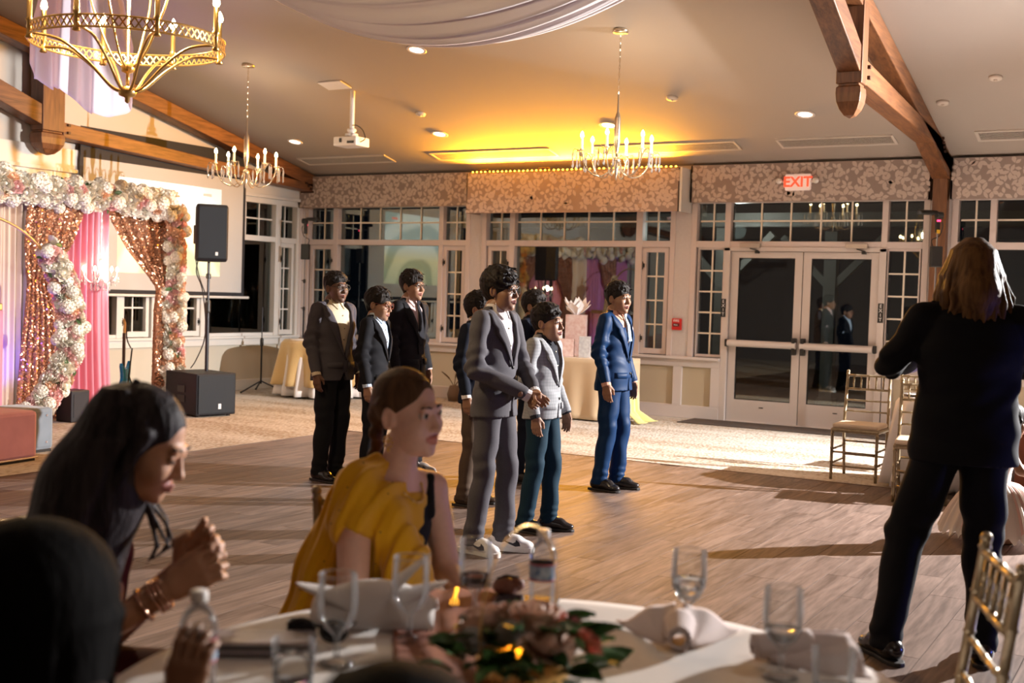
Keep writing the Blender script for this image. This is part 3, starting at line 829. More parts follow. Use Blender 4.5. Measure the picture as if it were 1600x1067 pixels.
def vent(x0, x1, label):
    r = on_ceiling('air_vent', label, 'vent', (x0 + x1) / 2, -.68, 'long linear ceiling vents')
    w = x1 - x0; f = MB(); h = .15
    f.box2((-w / 2, -h, -.014), (w / 2, -h + .03, .0)); f.box2((-w / 2, h - .03, -.014), (w / 2, h, .0)); f.box2((-w / 2, -h, -.014), (-w / 2 + .03, h, 0)); f.box2((w / 2 - .03, -h, -.014), (w / 2, h, 0))
    f.build('vent_frame', M_vent, r, bevel=.002)
    MB().box2((-w / 2 + .02, -h + .02, -.003), (w / 2 - .02, h - .02, -.001)).build('vent_throat', M_ventd, r)
    for i in range(6):
        yy = -h + .05 + i * .04
        MB().bar((-w / 2 + .03, yy, -.009), (w / 2 - .03, yy, -.009), .011, .006).build('slat', M_vent, r)
for a, b, l in ((.55, 2.13, 'long slatted vent nearest the room corner, below the projector'), (2.88, 4.75, 'long slatted vent glowing amber above the middle valance, left one'), (5.35, 7.23, 'long slatted vent behind the middle chandelier'), (7.72, 9.05, 'slatted vent left of the timber truss, over the exit sign'), (9.9, 11.8, 'slatted vent right of the timber truss')):
    vent(a, b, l)
for x, y, l, rad in ((4.77, -4.65, 'round ceiling loudspeaker grille near the top edge', .16),):
    r = on_ceiling('ceiling_speaker', l, 'speaker', x, y)
    MB().lathe([(0, -.006), (rad * .8, -.006), (rad * .82, -.012), (rad, -.012), (rad * 1.03, 0)], (0, 0, 0), 32).build('grille', mat('speaker_grille', (.52, .45, .38), .8, bump=(400, .6, .002)), r, smooth=True)
    MB().lathe([(rad * .84, -.012), (rad * .86, -.018), (rad, -.018), (rad * 1.05, -.004)], (0, 0, 0), 32).build('rim', mat('speaker_rim', (.58, .5, .43), .6), r, smooth=True)
for x, y, l in ((6.99, -2.19, 'small round ceiling cover right of the middle chandelier'), (3.66, -2.17, 'small round ceiling cover right of the projector'), (10.29, -2.21, 'small round detector near the right edge of the ceiling'), (9.72, -1.67, 'small round cover just right of the timber rafter')):
    r = on_ceiling('ceiling_cover', l, 'detector', x, y, 'small round ceiling covers')
    MB().lathe([(.0, -.03), (.04, -.03), (.06, -.022), (.065, 0)], (0, 0, 0), 20).build('cover', mat('cover_white', (.62, .55, .48), .6), r, smooth=True)
    MB().lathe([(.0, -.04), (.015, -.04), (.018, -.028)], (0, 0, 0), 10).build('nub', mat('cover_white'), r, smooth=True)
# ================================================================== CHANDELIERS, PROJECTOR, SCREEN, CEILING DRAPES
M_brass = mat('brushed_brass', (.72, .46, .16), .28, .9)
M_nickel = mat('champagne_metal', (.62, .52, .38), .25, .9)
M_candle = mat('candle_sleeve', (.92, .82, .62), .5, emit=((1, .72, .35), .5))
M_bulb = mat('candle_bulb', (1, .85, .6), .3, emit=((1.0, .72, .36), 55))
M_crys = mat('crystal', (.95, .93, .9), .05, 0, trans=.75, ior=1.5)
def chain(mb, a, b, r=.011, t=.003):
    a, b = Vector(a), Vector(b); L = (b - a).length; n = max(2, int(L / (r * 3.0)))
    for i in range(n):
        c = a.lerp(b, (i + .5) / n); pts = []
        for k in range(8):
            an = 2 * pi * k / 8; u = r * .62 * cos(an); w = r * 1.75 * sin(an)
            pts.append((c.x + (u if i % 2 else 0), c.y + (0 if i % 2 else u), c.z + w))
        mb.tube(pts, t, 5, closed=True)
    return mb
bulb_me = MB().lathe([(0, -.002), (.011, 0), (.018, .016), (.016, .032), (.008, .05), (0, .062)], (0, 0, 0), 10).mesh('bulb', True); bulb_me.materials.append(M_bulb)
sleeve_me = MB().lathe([(.022, 0), (.024, .006), (.013, .01), (.013, .115), (.011, .118), (0, .118)], (0, 0, 0), 12).mesh('candle', True); sleeve_me.materials.append(M_candle)
drop_me = MB().lathe([(0, 0), (.003, -.003), (.003, -.012), (.009, -.018), (.011, -.04), (.007, -.12), (.012, -.135), (.009, -.155), (0, -.168)], (0, 0, 0), 7).mesh('crystal_drop', False); drop_me.materials.append(M_crys)
def crystal_chandelier(label, loc, rz):
    r = thing('chandelier', label, 'chandelier', loc, rz, 'six-armed crystal chandeliers')
    H = -loc[2]
    MB().lathe([(0, 0.02), (.075, 0.02), (.078, -.01), (.07, -.024), (.02, -.03), (0, -.03)], (0, 0, 0), 24).build('canopy', M_nickel, r, smooth=True)
    chain(MB(), (0, 0, -.03), (0, 0, H + 3.44)).build('chain', M_nickel, r)
    MB().lathe([(0, 3.47), (.008, 3.46), (.009, 3.30), (.018, 3.28), (.03, 3.24), (.030, 2.98), (.018, 2.93), (.014, 2.87), (.034, 2.86), (.04, 2.835), (.034, 2.81), (.014, 2.80), (.02, 2.74), (.014, 2.70), (.006, 2.66), (0, 2.63)], (0, 0, H), 14).build('centre_stem', M_nickel, r, smooth=True)
    for i in range(6):
        a = 2 * pi * i / 6 + .22; c, s = cos(a), sin(a)
        P = lambda q, z, off=0: (q * c - off * s, q * s + off * c, H + z)
        arm = MB().tube(spline([P(.03, 2.83), P(.07, 2.73), P(.16, 2.675), P(.26, 2.71), P(.325, 2.81), P(.345, 2.92)], 5), .0075, 7).build('arm', M_nickel, r, smooth=True)
        cu = MB(); tips = []
        for off, dr in ((.07, .03), (-.07, .03), (0, .085)):
            tip = P(.345 + dr, 2.905, off); tips.append(tip)
            cu.tube(spline([P(.33, 2.83), P(.34 + dr * .35, 2.90, off * .35), P(.345 + dr * .75, 2.925, off * .8), tip], 5), .005, 6)
        cu.build('curl', M_nickel, arm, smooth=True)
        for t in tips:
            o = link_mesh('crystal_drop', drop_me, None, arm); o.location = t
        o = link_mesh('candle', sleeve_me, None, r); o.location = P(.345, 2.92)
        b = link_mesh('bulb', bulb_me, None, r); b.location = P(.345, 3.036)
    light('chandelier_glow', 'POINT', (loc[0], loc[1], 3.16), 46, (1, .78, .52), size=.05, parent=r)
    return r
crystal_chandelier('champagne crystal chandelier hanging in front of the projector screen', (2.38, -3.85, ceil_z(-3.85)), .65)
crystal_chandelier('champagne crystal chandelier hanging below the white ceiling drape', (7.13, -3.85, ceil_z(-3.85)), .47)

# large brass ring chandelier, upper left
RC = (7.30, -10.03, 0)
rc = thing('ring_chandelier', 'large brass ring chandelier with pierced band in the upper left corner', 'chandelier', RC)
zr, Rr = 2.72, .475
band = MB()
for z in (zr - .028, zr + .028):
    band.tube([(Rr * cos(2 * pi * k / 64), Rr * sin(2 * pi * k / 64), z) for k in range(64)], .0055, 6, closed=True)
nl = 84
for k in range(nl):
    a, b = 2 * pi * k / nl, 2 * pi * (k + 1) / nl
    band.bar((Rr * cos(a), Rr * sin(a), zr - .026), (Rr * cos(b), Rr * sin(b), zr + .026), .004, .007); band.bar((Rr * cos(a), Rr * sin(a), zr + .026), (Rr * cos(b), Rr * sin(b), zr - .026), .004, .007)
band.build('pierced_ring', M_brass, rc)
MB().lathe([(0, 4.6), (.007, 4.6), (.007, 2.62), (.03, 2.61), (.034, 2.59), (.03, 2.57), (.009, 2.56), (.009, 2.50), (.04, 2.49), (.046, 2.47), (.04, 2.45), (.012, 2.44), (.012, 2.42), (0, 2.41)], (0, 0, 0), 16).build('centre_stem', M_brass, rc, smooth=True)
for i in range(8):
    a = 2 * pi * i / 8 + .33; c, s = cos(a), sin(a)
    P = lambda q, z: (q * c, q * s, z)
    MB().tube(spline([P(.03, 2.47), P(.09, 2.495), P(.20, 2.60), P(.33, 2.685), P(.47, zr - .02)], 6), .0075, 7).build('arm', M_brass, rc, smooth=True)
    if i % 2 == 0: MB().tube(spline([P(.02, 2.59), P(.08, 2.64), P(.15, 2.78), P(.22, 3.0), P(.16, 3.3), P(.02, 3.5)], 6), .006, 7).build('upper_arm', M_brass, rc, smooth=True)
    k = MB().lathe([(.012, zr - .05), (.02, zr - .045), (.012, zr - .03), (.012, zr + .03), (.019, zr + .04), (.013, zr + .05), (.0125, zr + .17), (0, zr + .17)], P(.475, 0), 12).build('candle', M_brass, rc, smooth=True)
    o = link_mesh('bulb', bulb_me, None, rc); o.location = P(.475, zr + .168)
light('ring_glow', 'POINT', (RC[0], RC[1], 2.95), 150, (1, .74, .44), size=.06, parent=rc)

rc_fill = copy_tree(rc); rc_fill.location = (12.7, -11.7, 0); rc_fill['label'] = 'brass ring chandelier added unseen right of the camera to light the faces'  # unseen copy added to fill light on the seated guests' faces
# ---- projector
pj = thing('projector', 'white ceiling projector hanging on a white pole', 'projector', (3.21, -2.95, ceil_z(-2.95)))
M_pw = mat('projector_white', (.72, .68, .66), .4)
Hp = -ceil_z(-2.95)
MB().tube([(0, 0, .02), (0, 0, Hp + 3.43)], .028, 14).build('pole', M_pw, pj, smooth=False)
MB().box((-.1, -.22, .035), (.34, .22, .012), Matrix.Rotation(-CA, 3, 'X')).build('ceiling_plate', M_pw, pj)
MB().lathe([(.05, 3.43), (.055, 3.42), (.055, 3.40), (.03, 3.385), (.075, 3.37), (.08, 3.345), (0, 3.34)], (0, 0, Hp), 16).build('mount', M_pw, pj, smooth=True)
body = MB().box((0, 0, Hp + 3.27), (.34, .27, .11)).build('housing', M_pw, pj, bevel=.014)
MB().tube([(-.165, -.06, Hp + 3.27), (-.185, -.06, Hp + 3.27)], .032, 16).build('lens', mat('projector_lens', (.3, .35, .6), .1, emit=((.65, .75, 1), 6)), body)
MB().box((-.06, -.137, Hp + 3.28), (.035, .006, .05)).box((.09, -.137, Hp + 3.255), (.10, .005, .03)).build('vent_slots', M_dark, body)
MB().tube(spline([(.02, -.01, Hp + 3.47), (.10, -.03, Hp + 3.46), (.20, -.05, Hp + 3.40), (.24, -.05, Hp + 3.30), (.17, -.05, Hp + 3.26)], 6), .006, 6).build('cable', M_dark, pj)

# ---- projection screen
sc_ = thing('projection_screen', 'pulled-down projection screen with black border on the gable wall', 'projection screen', (.085, -2.85, 1.36))
S0, S1, SB, ST = -4.25, -1.42, 1.42, 3.04
def sbox(a, b, n, m, p=sc_): return MB().box2((a[0] - .085, a[1] + 2.85, a[2] - 1.36), (b[0] - .085, b[1] + 2.85, b[2] - 1.36)).build(n, m, p)
M_scr = mat('screen_fabric', (.52, .52, .51), .9); M_scb = mat('screen_black', (.018, .02, .026), .7)
cl = sbox((.080, S0, SB), (.086, S1, ST), 'white_fabric', M_scr)
sbox((.079, S0 - .05, ST), (.087, S1 + .05, 3.42), 'black_drop', M_scb); sbox((.079, S0 - .06, SB - .06), (.087, S0, ST), 'black_border', M_scb); sbox((.079, S1, SB - .06), (.087, S1 + .05, ST), 'black_border', M_scb); sbox((.079, S0 - .06, SB - .05), (.0875, S1 + .05, SB), 'black_border', M_scb)
MB().tube([(0, S0 + 2.75, -.01), (0, S1 + 3.0, -.01)], .018, 10).build('weight_bar', mat('bar_white', (.75, .73, .7), .4), sc_)
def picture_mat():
    m = bpy.data.materials.new('emissive_picture'); m.use_nodes = True
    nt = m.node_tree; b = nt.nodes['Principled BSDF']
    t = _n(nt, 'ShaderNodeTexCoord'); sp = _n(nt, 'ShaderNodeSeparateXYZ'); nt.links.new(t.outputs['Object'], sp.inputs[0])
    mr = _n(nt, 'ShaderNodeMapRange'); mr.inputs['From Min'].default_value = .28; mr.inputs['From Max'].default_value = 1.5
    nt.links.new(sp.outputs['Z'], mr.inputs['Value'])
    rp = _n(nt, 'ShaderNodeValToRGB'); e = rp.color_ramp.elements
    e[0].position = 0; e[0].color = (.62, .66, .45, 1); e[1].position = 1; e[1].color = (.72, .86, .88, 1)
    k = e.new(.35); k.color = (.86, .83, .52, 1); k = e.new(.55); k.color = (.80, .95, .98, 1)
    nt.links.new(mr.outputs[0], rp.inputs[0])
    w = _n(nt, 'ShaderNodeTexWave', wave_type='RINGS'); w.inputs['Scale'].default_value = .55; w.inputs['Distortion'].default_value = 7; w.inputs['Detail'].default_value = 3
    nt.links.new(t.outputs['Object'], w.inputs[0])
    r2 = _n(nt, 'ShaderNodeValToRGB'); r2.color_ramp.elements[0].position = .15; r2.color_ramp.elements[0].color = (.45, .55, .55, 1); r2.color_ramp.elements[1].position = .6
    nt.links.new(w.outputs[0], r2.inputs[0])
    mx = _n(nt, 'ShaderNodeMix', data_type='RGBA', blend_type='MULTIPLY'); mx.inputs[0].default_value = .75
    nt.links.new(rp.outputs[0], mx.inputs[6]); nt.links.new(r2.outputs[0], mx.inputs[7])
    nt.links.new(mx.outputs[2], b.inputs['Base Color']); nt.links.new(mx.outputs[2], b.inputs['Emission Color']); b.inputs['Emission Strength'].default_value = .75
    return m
pic = sbox((.0865, -3.70, 1.64), (.0875, -1.86, 2.86), 'emissive_picture', picture_mat(), cl)  # picture and caption glow in place of light thrown by the projector
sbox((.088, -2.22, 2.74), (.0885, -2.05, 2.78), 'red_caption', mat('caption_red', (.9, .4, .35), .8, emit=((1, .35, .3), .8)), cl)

# ---- ceiling drapes
def cloth_mat(name, color, rough=.75, trans=.35, sheen=.3, bump=None):
    m = bpy.data.materials.new(name); m.use_nodes = True
    nt = m.node_tree; b = nt.nodes['Principled BSDF']; b.inputs['Base Color'].default_value = (*color, 1); b.inputs['Roughness'].default_value = rough; b.inputs['Sheen Weight'].default_value = sheen; b.inputs['Specular IOR Level'].default_value = .2
    out = nt.nodes['Material Output']
    if trans:
        tl = _n(nt, 'ShaderNodeBsdfTranslucent'); tl.inputs[0].default_value = (*color, 1)
        mx = _n(nt, 'ShaderNodeMixShader'); mx.inputs[0].default_value = trans
        nt.links.new(b.outputs[0], mx.inputs[1]); nt.links.new(tl.outputs[0], mx.inputs[2]); nt.links.new(mx.outputs[0], out.inputs[0])
    if bump:
        t = _n(nt, 'ShaderNodeTexCoord'); n = _n(nt, 'ShaderNodeTexNoise'); n.inputs['Scale'].default_value = bump[0]; bp = _n(nt, 'ShaderNodeBump'); bp.inputs['Strength'].default_value = bump[1]; bp.inputs['Distance'].default_value = .004
        nt.links.new(t.outputs['Object'], n.inputs['Vector']); nt.links.new(n.outputs['Fac'], bp.inputs['Height']); nt.links.new(bp.outputs[0], b.inputs['Normal'])
    MATS[name] = m
    return m
M_sheer = cloth_mat('sheer_white', (.88, .83, .83), .8, .4)
def swag(label, x0, x1, yA, yB, zend, sag, folds, seed):
    """cloth slung along x between two trusses; bellied, with long folds"""
    rr = random.Random(seed); ph = [rr.uniform(0, 6.28) for _ in range(4)]
    r = thing('ceiling_drape', label, 'drape', ((x0 + x1) / 2, (yA + yB) / 2, zend), 0, 'white ceiling drapes')
    def fn(u, v):
        s = sin(pi * u) ** .85
        x = x0 + (x1 - x0) * u
        w = .25 + .75 * s                                   # gathered at both ends
        ym = (yA + yB) / 2; y = ym + (yB - yA) * (v - .5) * w
        belly = sag * s * (1 - .55 * (2 * v - 1) ** 2)
        z = zend - belly + .035 * s * sin(folds * 2 * pi * v + ph[0] + .8 * sin(3 * u + ph[1])) + .02 * sin(folds * 4.3 * pi * v + ph[2] + u)
        z = min(z, ceil_z(y) - .05)
        return (x - r.location.x, y - r.location.y, z - zend)
    MB().grid(fn, 48, 90).build('cloth', M_sheer, r, smooth=True, fix=False, solid=.004)
    return r
swag('white sheer drape sagging from the ceiling above the middle chandelier', 4.6, 9.34, -5.55, -7.3, 4.30, .82, 9, 3)
swag('white sheer drape at the top right beyond the timber truss', 9.58, 14.6, -5.6, -7.3, 4.32, .66, 9, 5)
# hanging tail, upper left, with scalloped hem
tail = thing('hanging_drape', 'lilac-lit sheer drape tail with scalloped hem behind the ring chandelier', 'drape', (2.95, -6.72, 4.5))
_c = Vector((2.95, -6.72, 4.5)); _ax = Vector((.866, .5, 0)); _dp = Vector((.5, -.866, 0))
hem = [(0, 3.52), (.10, 3.36), (.22, 3.29), (.36, 3.27), (.48, 3.20), (.58, 3.09), (.72, 3.035), (.86, 3.04), (.95, 3.15), (1., 3.35)]
def tailf(u, v):
    zb = np.interp(u, [h[0] for h in hem], [h[1] for h in hem]); zb -= .02 * abs(sin(u * 22))
    z = 5.0 + (zb - 5.0) * v
    wd = .36 + .60 * min(1, v * 1.25)
    x = (u - .46) * wd; d = (.10 * sin(u * 19) + .05 * sin(u * 43 + 2)) * (.35 + .65 * v) + .25 * sin(pi * u)
    p = _c + _ax * x + _dp * d
    return (p.x - _c.x, p.y - _c.y, z - 4.5)
MB().grid(tailf, 90, 40).build('cloth', cloth_mat('sheer_lilac', (.84, .78, .86), .8, .4), tail, smooth=True, fix=False, solid=.003)
light('violet_wash', 'SPOT', (3.4, -8.9, .35), 150, (.78, .55, 1.0), (2.95, -6.8, 3.9), .1, 40, .6)
# ================================================================== STAGE: BACKDROP, FLOWERS, SOUND
M_seq = mat('sequin_rose_gold', (.78, .40, .24), .22, .85, rand=0)
M_seqc = mat('sequin_backing', (.32, .15, .085), .7)
M_pink = cloth_mat('pink_drape', (.86, .36, .46), .65, .15, .4)
M_mauve = cloth_mat('mauve_drape', (.55, .22, .42), .65, .15, .4)
M_ivory = cloth_mat('ivory_drape', (.78, .64, .50), .7, .15, .3)
M_wflower = mat('petal_white', (.84, .80, .72), .6, noise=(14, (.78, .73, .60)), rand=.1)
M_pflower = mat('petal_pink', (.80, .46, .46), .6, noise=(14, (.85, .60, .56)), rand=.12)
M_oflower = mat('petal_peach', (.86, .50, .32), .6, noise=(14, (.88, .64, .45)), rand=.12)
M_green = mat('leaf_green', (.045, .10, .03), .5, noise=(9, (.09, .16, .05)), rand=.25)
def rose_mesh(name, m, R=.055, seed=0):
    rr = random.Random(seed); mb = MB()
    mb.ball((0, 0, R * .45), (R * .3, R * .3, R * .42), 8, 5)
    for ring, (n, rad, tilt, L) in enumerate(((3, .28, .18, .80), (5, .45, .50, .88), (6, .62, .95, .95))):
        for i in range(n):
            a = 2 * pi * (i + ring * .37) / n + rr.uniform(-.15, .15)
            M = Matrix.Rotation(a, 3, 'Z') @ Matrix.Rotation(tilt + rr.uniform(-.1, .1), 3, 'Y')
            W = R * (.5 + .16 * ring)
            def fn(u, v, M=M, W=W, L=L, rad=rad):
                w = W * (sin(pi * (.15 + .78 * v)) ** .8) * (u - .5) * 2
                z = R * L * v * 1.25; x = R * .16 + R * .22 * sin(v * 2.0) - abs(u - .5) ** 2 * R * 1.0
                if v > .8: x += R * .15
                return M @ Vector((x, w, z - R * .05))
            mb.grid(fn, 3, 3)
    me = mb.mesh(name, True); me.materials.append(m); return me
def fluffy_mesh(name, m, R=.07, seed=0):
    rr = random.Random(seed); mb = MB()
    mb.ball((0, 0, R * .4), R * .62, 10, 6)
    for i in range(42):
        z = 1 - 1.35 * (i + .5) / 42; a = i * 2.4; q = sqrt(max(0, 1 - z * z))
        d = Vector((q * cos(a), q * sin(a), z)); c = d * R * .78 + Vector((0, 0, R * .4)); t = d.orthogonal().normalized(); b = d.cross(t)
        for k in range(4):
            an = k * pi / 2 + i; e = t * cos(an) + b * sin(an); f = t * cos(an + .9) + b * sin(an + .9); g = t * cos(an - .9) + b * sin(an - .9); s = R * .26
            mb.add([c, c + g * s * .6 + d * s * .2, c + e * s + d * s * .1, c + f * s * .6 + d * s * .2], [(0, 1, 2, 3)])
    me = mb.mesh(name, False); me.materials.append(m); return me
def leaf_mesh(name, m, L=.08):
    mb = MB()
    def fn(u, v):
        w = L * .5 * sin(pi * min(1, .06 + .94 * v)) ** .8 * (u - .5)
        return (w, L * v, abs(u - .5) * L * .22 + .1 * L * sin(pi * v))
    mb.grid(fn, 2, 5); me = mb.mesh(name, True); me.materials.append(m); return me
FL = {'w': [rose_mesh('white_rose', M_wflower, .065, 1), rose_mesh('white_rose', M_wflower, .055, 7), fluffy_mesh('hydrangea', M_wflower, .075, 2)], 'p': [rose_mesh('pink_rose', M_pflower, .05, 3)], 'o': [rose_mesh('peach_rose', M_oflower, .052, 4)], 'l': [leaf_mesh('leaf', M_green)]}
FNAME = {0: 'white_rose', 1: 'hydrangea'}
def flower_at(parent, kind, pos, nrm, sc=1., rr=random):
    i = rr.randrange(len(FL[kind])); me = FL[kind][i]
    o = bpy.data.objects.new(me.name.split('.')[0], me); COL.objects.link(o); o.parent = parent
    q = Vector(nrm).to_track_quat('Z', 'Y'); q = q @ Euler((0, 0, rr.uniform(0, 6.28))).to_quaternion()
    o.rotation_mode = 'QUATERNION'; o.rotation_quaternion = q; o.location = pos; s = sc * rr.uniform(.85, 1.15); o.scale = (s, s, s)
    return o
def garland(parent, path, rad, n, seed, front, mix='wwwwwwwpo', leaves=.10, dens=1., sc=1.0):
    """flowers packed around a polyline (front half), local coordinates"""
    rr = random.Random(seed); P = [Vector(p) for p in path]
    L = [0]
    for i in range(len(P) - 1): L.append(L[-1] + (P[i + 1] - P[i]).length)
    def at(s):
        for i in range(len(P) - 1):
            if s <= L[i + 1] or i == len(P) - 2:
                return P[i].lerp(P[i + 1], (s - L[i]) / max(L[i + 1] - L[i], 1e-6)), (P[i + 1] - P[i]).normalized()
    F = Vector(front)
    for i in range(n):
        p, t = at(L[-1] * (i + rr.random()) / n)
        sd = t.cross(F).normalized(); a = ((i * .618) % 1 - .5) * 2 * 1.45
        d = F * cos(a) + sd * sin(a)
        k = rr.choice(mix)
        if rr.random() < leaves:
            o = flower_at(parent, 'l', p + d * rad * 1.08, (d + Vector((rr.uniform(-.8, .8), rr.uniform(-.8, .8), rr.uniform(-.8, .8)))).normalized(), rr.uniform(.8, 1.2), rr)
        else:
            flower_at(parent, k, p + d * rad * rr.uniform(.72, .98), d + Vector((rr.uniform(-.3, .3), rr.uniform(-.3, .3), rr.uniform(-.3, .3))), sc, rr)
    core = MB().tube(P, rad * .8, 10); return core

def pleat(fn_x, nu, nv, name, m, parent, solid=.004): return MB().grid(fn_x, nu, nv).build(name, m, parent, smooth=True, fix=False, solid=solid)
BX = 1.43
bd = thing('flower_backdrop_frame', 'white and blush flower garland frame standing in front of the gable wall', 'backdrop', (BX, -4.1, 0))
MB().box2((-.02, .0, 0), (.02, .04, 2.5)).build('frame_post', mat('frame_metal', (.5, .5, .5), .4, .8), bd)
MB().box2((-.02, -4.9, 0), (.02, -4.86, 2.5)).build('frame_post', MATS['frame_metal'], bd)
MB().box2((-.02, -4.9, 2.42), (.02, .04, 2.46)).build('frame_bar', MATS['frame_metal'], bd)
MB().box2((-.3, -.02, 0), (.3, .06, .02)).build('base_plate', MATS['frame_metal'], bd)
M_fcore = mat('garland_moss', (.62, .58, .46), .9)
FR = (1, -.55, .08)
garland(bd, [(.02, -2.85, 2.45), (.02, 0.02, 2.44)], .135, 130, 11, FR, sc=1.25).build('garland_core', M_fcore, bd, smooth=True)
garland(bd, [(.02, .06, 2.42), (.02, .07, .02)], .105, 120, 12, FR, mix='wwwwwpoo', sc=1.05).build('garland_core', M_fcore, bd, smooth=True)
tag(garland(bd, [(.02, -4.9, 2.45), (.02, -2.85, 2.45)], .135, 28, 13, FR, sc=1.3).build('garland_core', M_fcore, bd, smooth=True))

def sequin_panel(name, label, outline, x, seed, n, rip=.02):
    """outline rows: (z, y_left, y_right) from top to bottom; pleated backing plus thousands of sequins"""
    r = thing(name, label, 'curtain', (x, (outline[0][1] + outline[0][2]) / 2, outline[-1][0]), 0, 'rose-gold sequin curtains')
    lx, ly, lz = r.location
    Z = [o[0] for o in outline][::-1]; A = [o[1] for o in outline][::-1]; B = [o[2] for o in outline][::-1]
    W0 = max(b - a for a, b in zip(A, B))
    def fn(u, v):
        z = Z[0] + (Z[-1] - Z[0]) * v; a = np.interp(z, Z, A); b = np.interp(z, Z, B)
        y = a + (b - a) * u; amp = rip + .02 * (1 - (b - a) / W0)
        return (x + amp * sin(u * 34) - lx, y - ly, z - lz)
    pleat(fn, 60, 60, 'backing', M_seqc, r)
    rr = random.Random(seed); mb = MB(); rad = .011
    for i in range(n):
        v = rr.random(); z = Z[0] + (Z[-1] - Z[0]) * v; w = (np.interp(z, Z, B) - np.interp(z, Z, A)) / W0
        if rr.random() > .35 + .65 * w: continue
        u = rr.random(); p = Vector(fn(u, v)) + Vector((.008, -.002, 0))
        nr = Vector((1, rr.gauss(-.35, .45), rr.gauss(.0, .4))).normalized(); t = nr.orthogonal().normalized(); b = nr.cross(t)
        s = rad * rr.uniform(.7, 1.2)
        mb.add([p + (t * cos(k * pi / 3) + b * sin(k * pi / 3)) * s for k in range(6)], [(0, 1, 2, 3, 4, 5)])
    tag(mb.build('sequins', M_seq, r, fix=False), kind='stuff')
    return r
sequin_panel('sequin_curtain', 'rose-gold sequin curtain gathered right beside the flower post', [(2.38, -5.02, -4.12), (2.2, -4.95, -4.12), (1.9, -4.72, -4.13), (1.62, -4.42, -4.14), (1.47, -4.25, -4.15), (1.40, -4.24, -4.15), (1.2, -4.27, -4.16), (.05, -4.29, -4.15)], BX - .04, 21, 9000)
sequin_panel('sequin_curtain', 'rose-gold sequin curtain tied in the middle, left of the pink drape', [(2.38, -6.10, -5.38), (2.2, -6.12, -5.42), (1.9, -6.14, -5.55), (1.6, -6.12, -5.78), (1.50, -6.10, -5.88), (1.44, -6.10, -5.86), (1.2, -6.12, -5.78), (.6, -6.18, -5.72), (.03, -6.22, -5.70)], BX + .03, 22, 11000)
sequin_panel('sequin_curtain', 'rose-gold sequin curtain further along the stage, seen in the window reflection', [(2.38, -8.2, -7.3), (1.6, -8.1, -7.7), (1.4, -8.1, -7.8), (.03, -8.25, -7.7)], BX + .02, 23, 5000)
def drape(label, name, y0, y1, z1, x, m, seed, folds=9, amp=.045, flare=0., z0=.01):
    r = thing(name, label, 'drape', (x, (y0 + y1) / 2, 0)); rr = random.Random(seed); ph = rr.uniform(0, 6)
    def fn(u, v):
        k = 1 + flare * (1 - v) ** 2
        y = (u - .5) * (y1 - y0) * k
        return (amp * sin(u * folds * 2 * pi + ph) + .4 * amp * sin(u * folds * 4.4 * pi + 1 + v) + flare * .35 * (1 - v) ** 4, y, z0 + (z1 - z0) * v)
    pleat(fn, 16 * folds, 24, 'cloth', m, r)
    return r
drape('bright pink pleated drape in the middle of the backdrop', 'pink_drape', -5.53, -4.86, 2.40, BX - .16, M_pink, 31, 7, .05, .14)
drape('ivory pleated drape at the left edge of the backdrop', 'ivory_drape', -6.9, -6.06, 2.42, BX - .05, M_ivory, 32, 10, .03)
drape('pink gathered drape behind the left sequin curtain', 'pink_drape', -6.1, -5.62, 2.3, BX - .10, M_pink, 33, 6, .03)
drape('mauve drape further along the stage, seen in the window reflection', 'mauve_drape', -8.9, -6.9, 2.42, BX - .06, M_mauve, 34, 14, .05)
# hoop arch with flowers
AY, AZ, AR = -7.25, 1.05, 1.06; AX = 2.2
ar = thing('flower_hoop', 'gold hoop arch with a crescent of white and pink flowers', 'flower arch', (AX, AY, 0))
MB().tube([(0, AR * cos(2 * pi * k / 72), AZ + AR * sin(2 * pi * k / 72)) for k in range(72)], .014, 8, closed=True).build('hoop', M_brass, ar, smooth=True)
MB().box2((-.25, -.4, 0), (.25, .4, .02)).build('base_plate', M_brass, ar)
cres = [(.03, AR * cos(a), AZ + AR * sin(a)) for a in [radians(d) for d in range(46, -63, -6)]]
garland(ar, cres, .115, 150, 41, (1, -.2, .15), mix='wwwwwpppo', sc=1.05, leaves=.14).build('garland_core', M_fcore, ar, smooth=True)
# small crystal chandelier hanging inside the backdrop
hc = thing('hanging_chandelier', 'small glowing crystal chandelier hanging in front of the pink drape', 'chandelier', (BX - .02, -5.10, 2.36))
chain(MB(), (0, 0, 0), (0, 0, -.60), .012, .004).build('chain', mat('chain_white', (.8, .75, .7), .3, .5), hc)
MB().lathe([(0, -.58), (.02, -.60), (.012, -.66), (.04, -.70), (.015, -.74), (.05, -.84), (.02, -.90), (0, -.94)], (0, 0, 0), 12).build('stem', M_crys, hc, smooth=True)
for i in range(6):
    a = i * pi / 3; c, s = cos(a), sin(a)
    arm = MB().tube(spline([(.03 * c, .03 * s, -.80), (.10 * c, .10 * s, -.86), (.17 * c, .17 * s, -.80), (.18 * c, .18 * s, -.74)], 5), .006, 6).build('arm', MATS['chain_white'], hc, smooth=True)
    k = link_mesh('bulb', bulb_me, None, hc); k.location = (.18 * c, .18 * s, -.73); k.scale = (.9, .9, .9)
    for q, z in ((.10, -.87), (.17, -.81), (.20, -.78)):
        o = link_mesh('crystal_drop', drop_me, None, arm); o.location = (q * c, q * s, z); o.scale = (.9, .9, .5)
light('backdrop_glow', 'POINT', (BX + .05, -5.10, 1.66), 16, (1, .82, .60), size=.05, parent=hc)
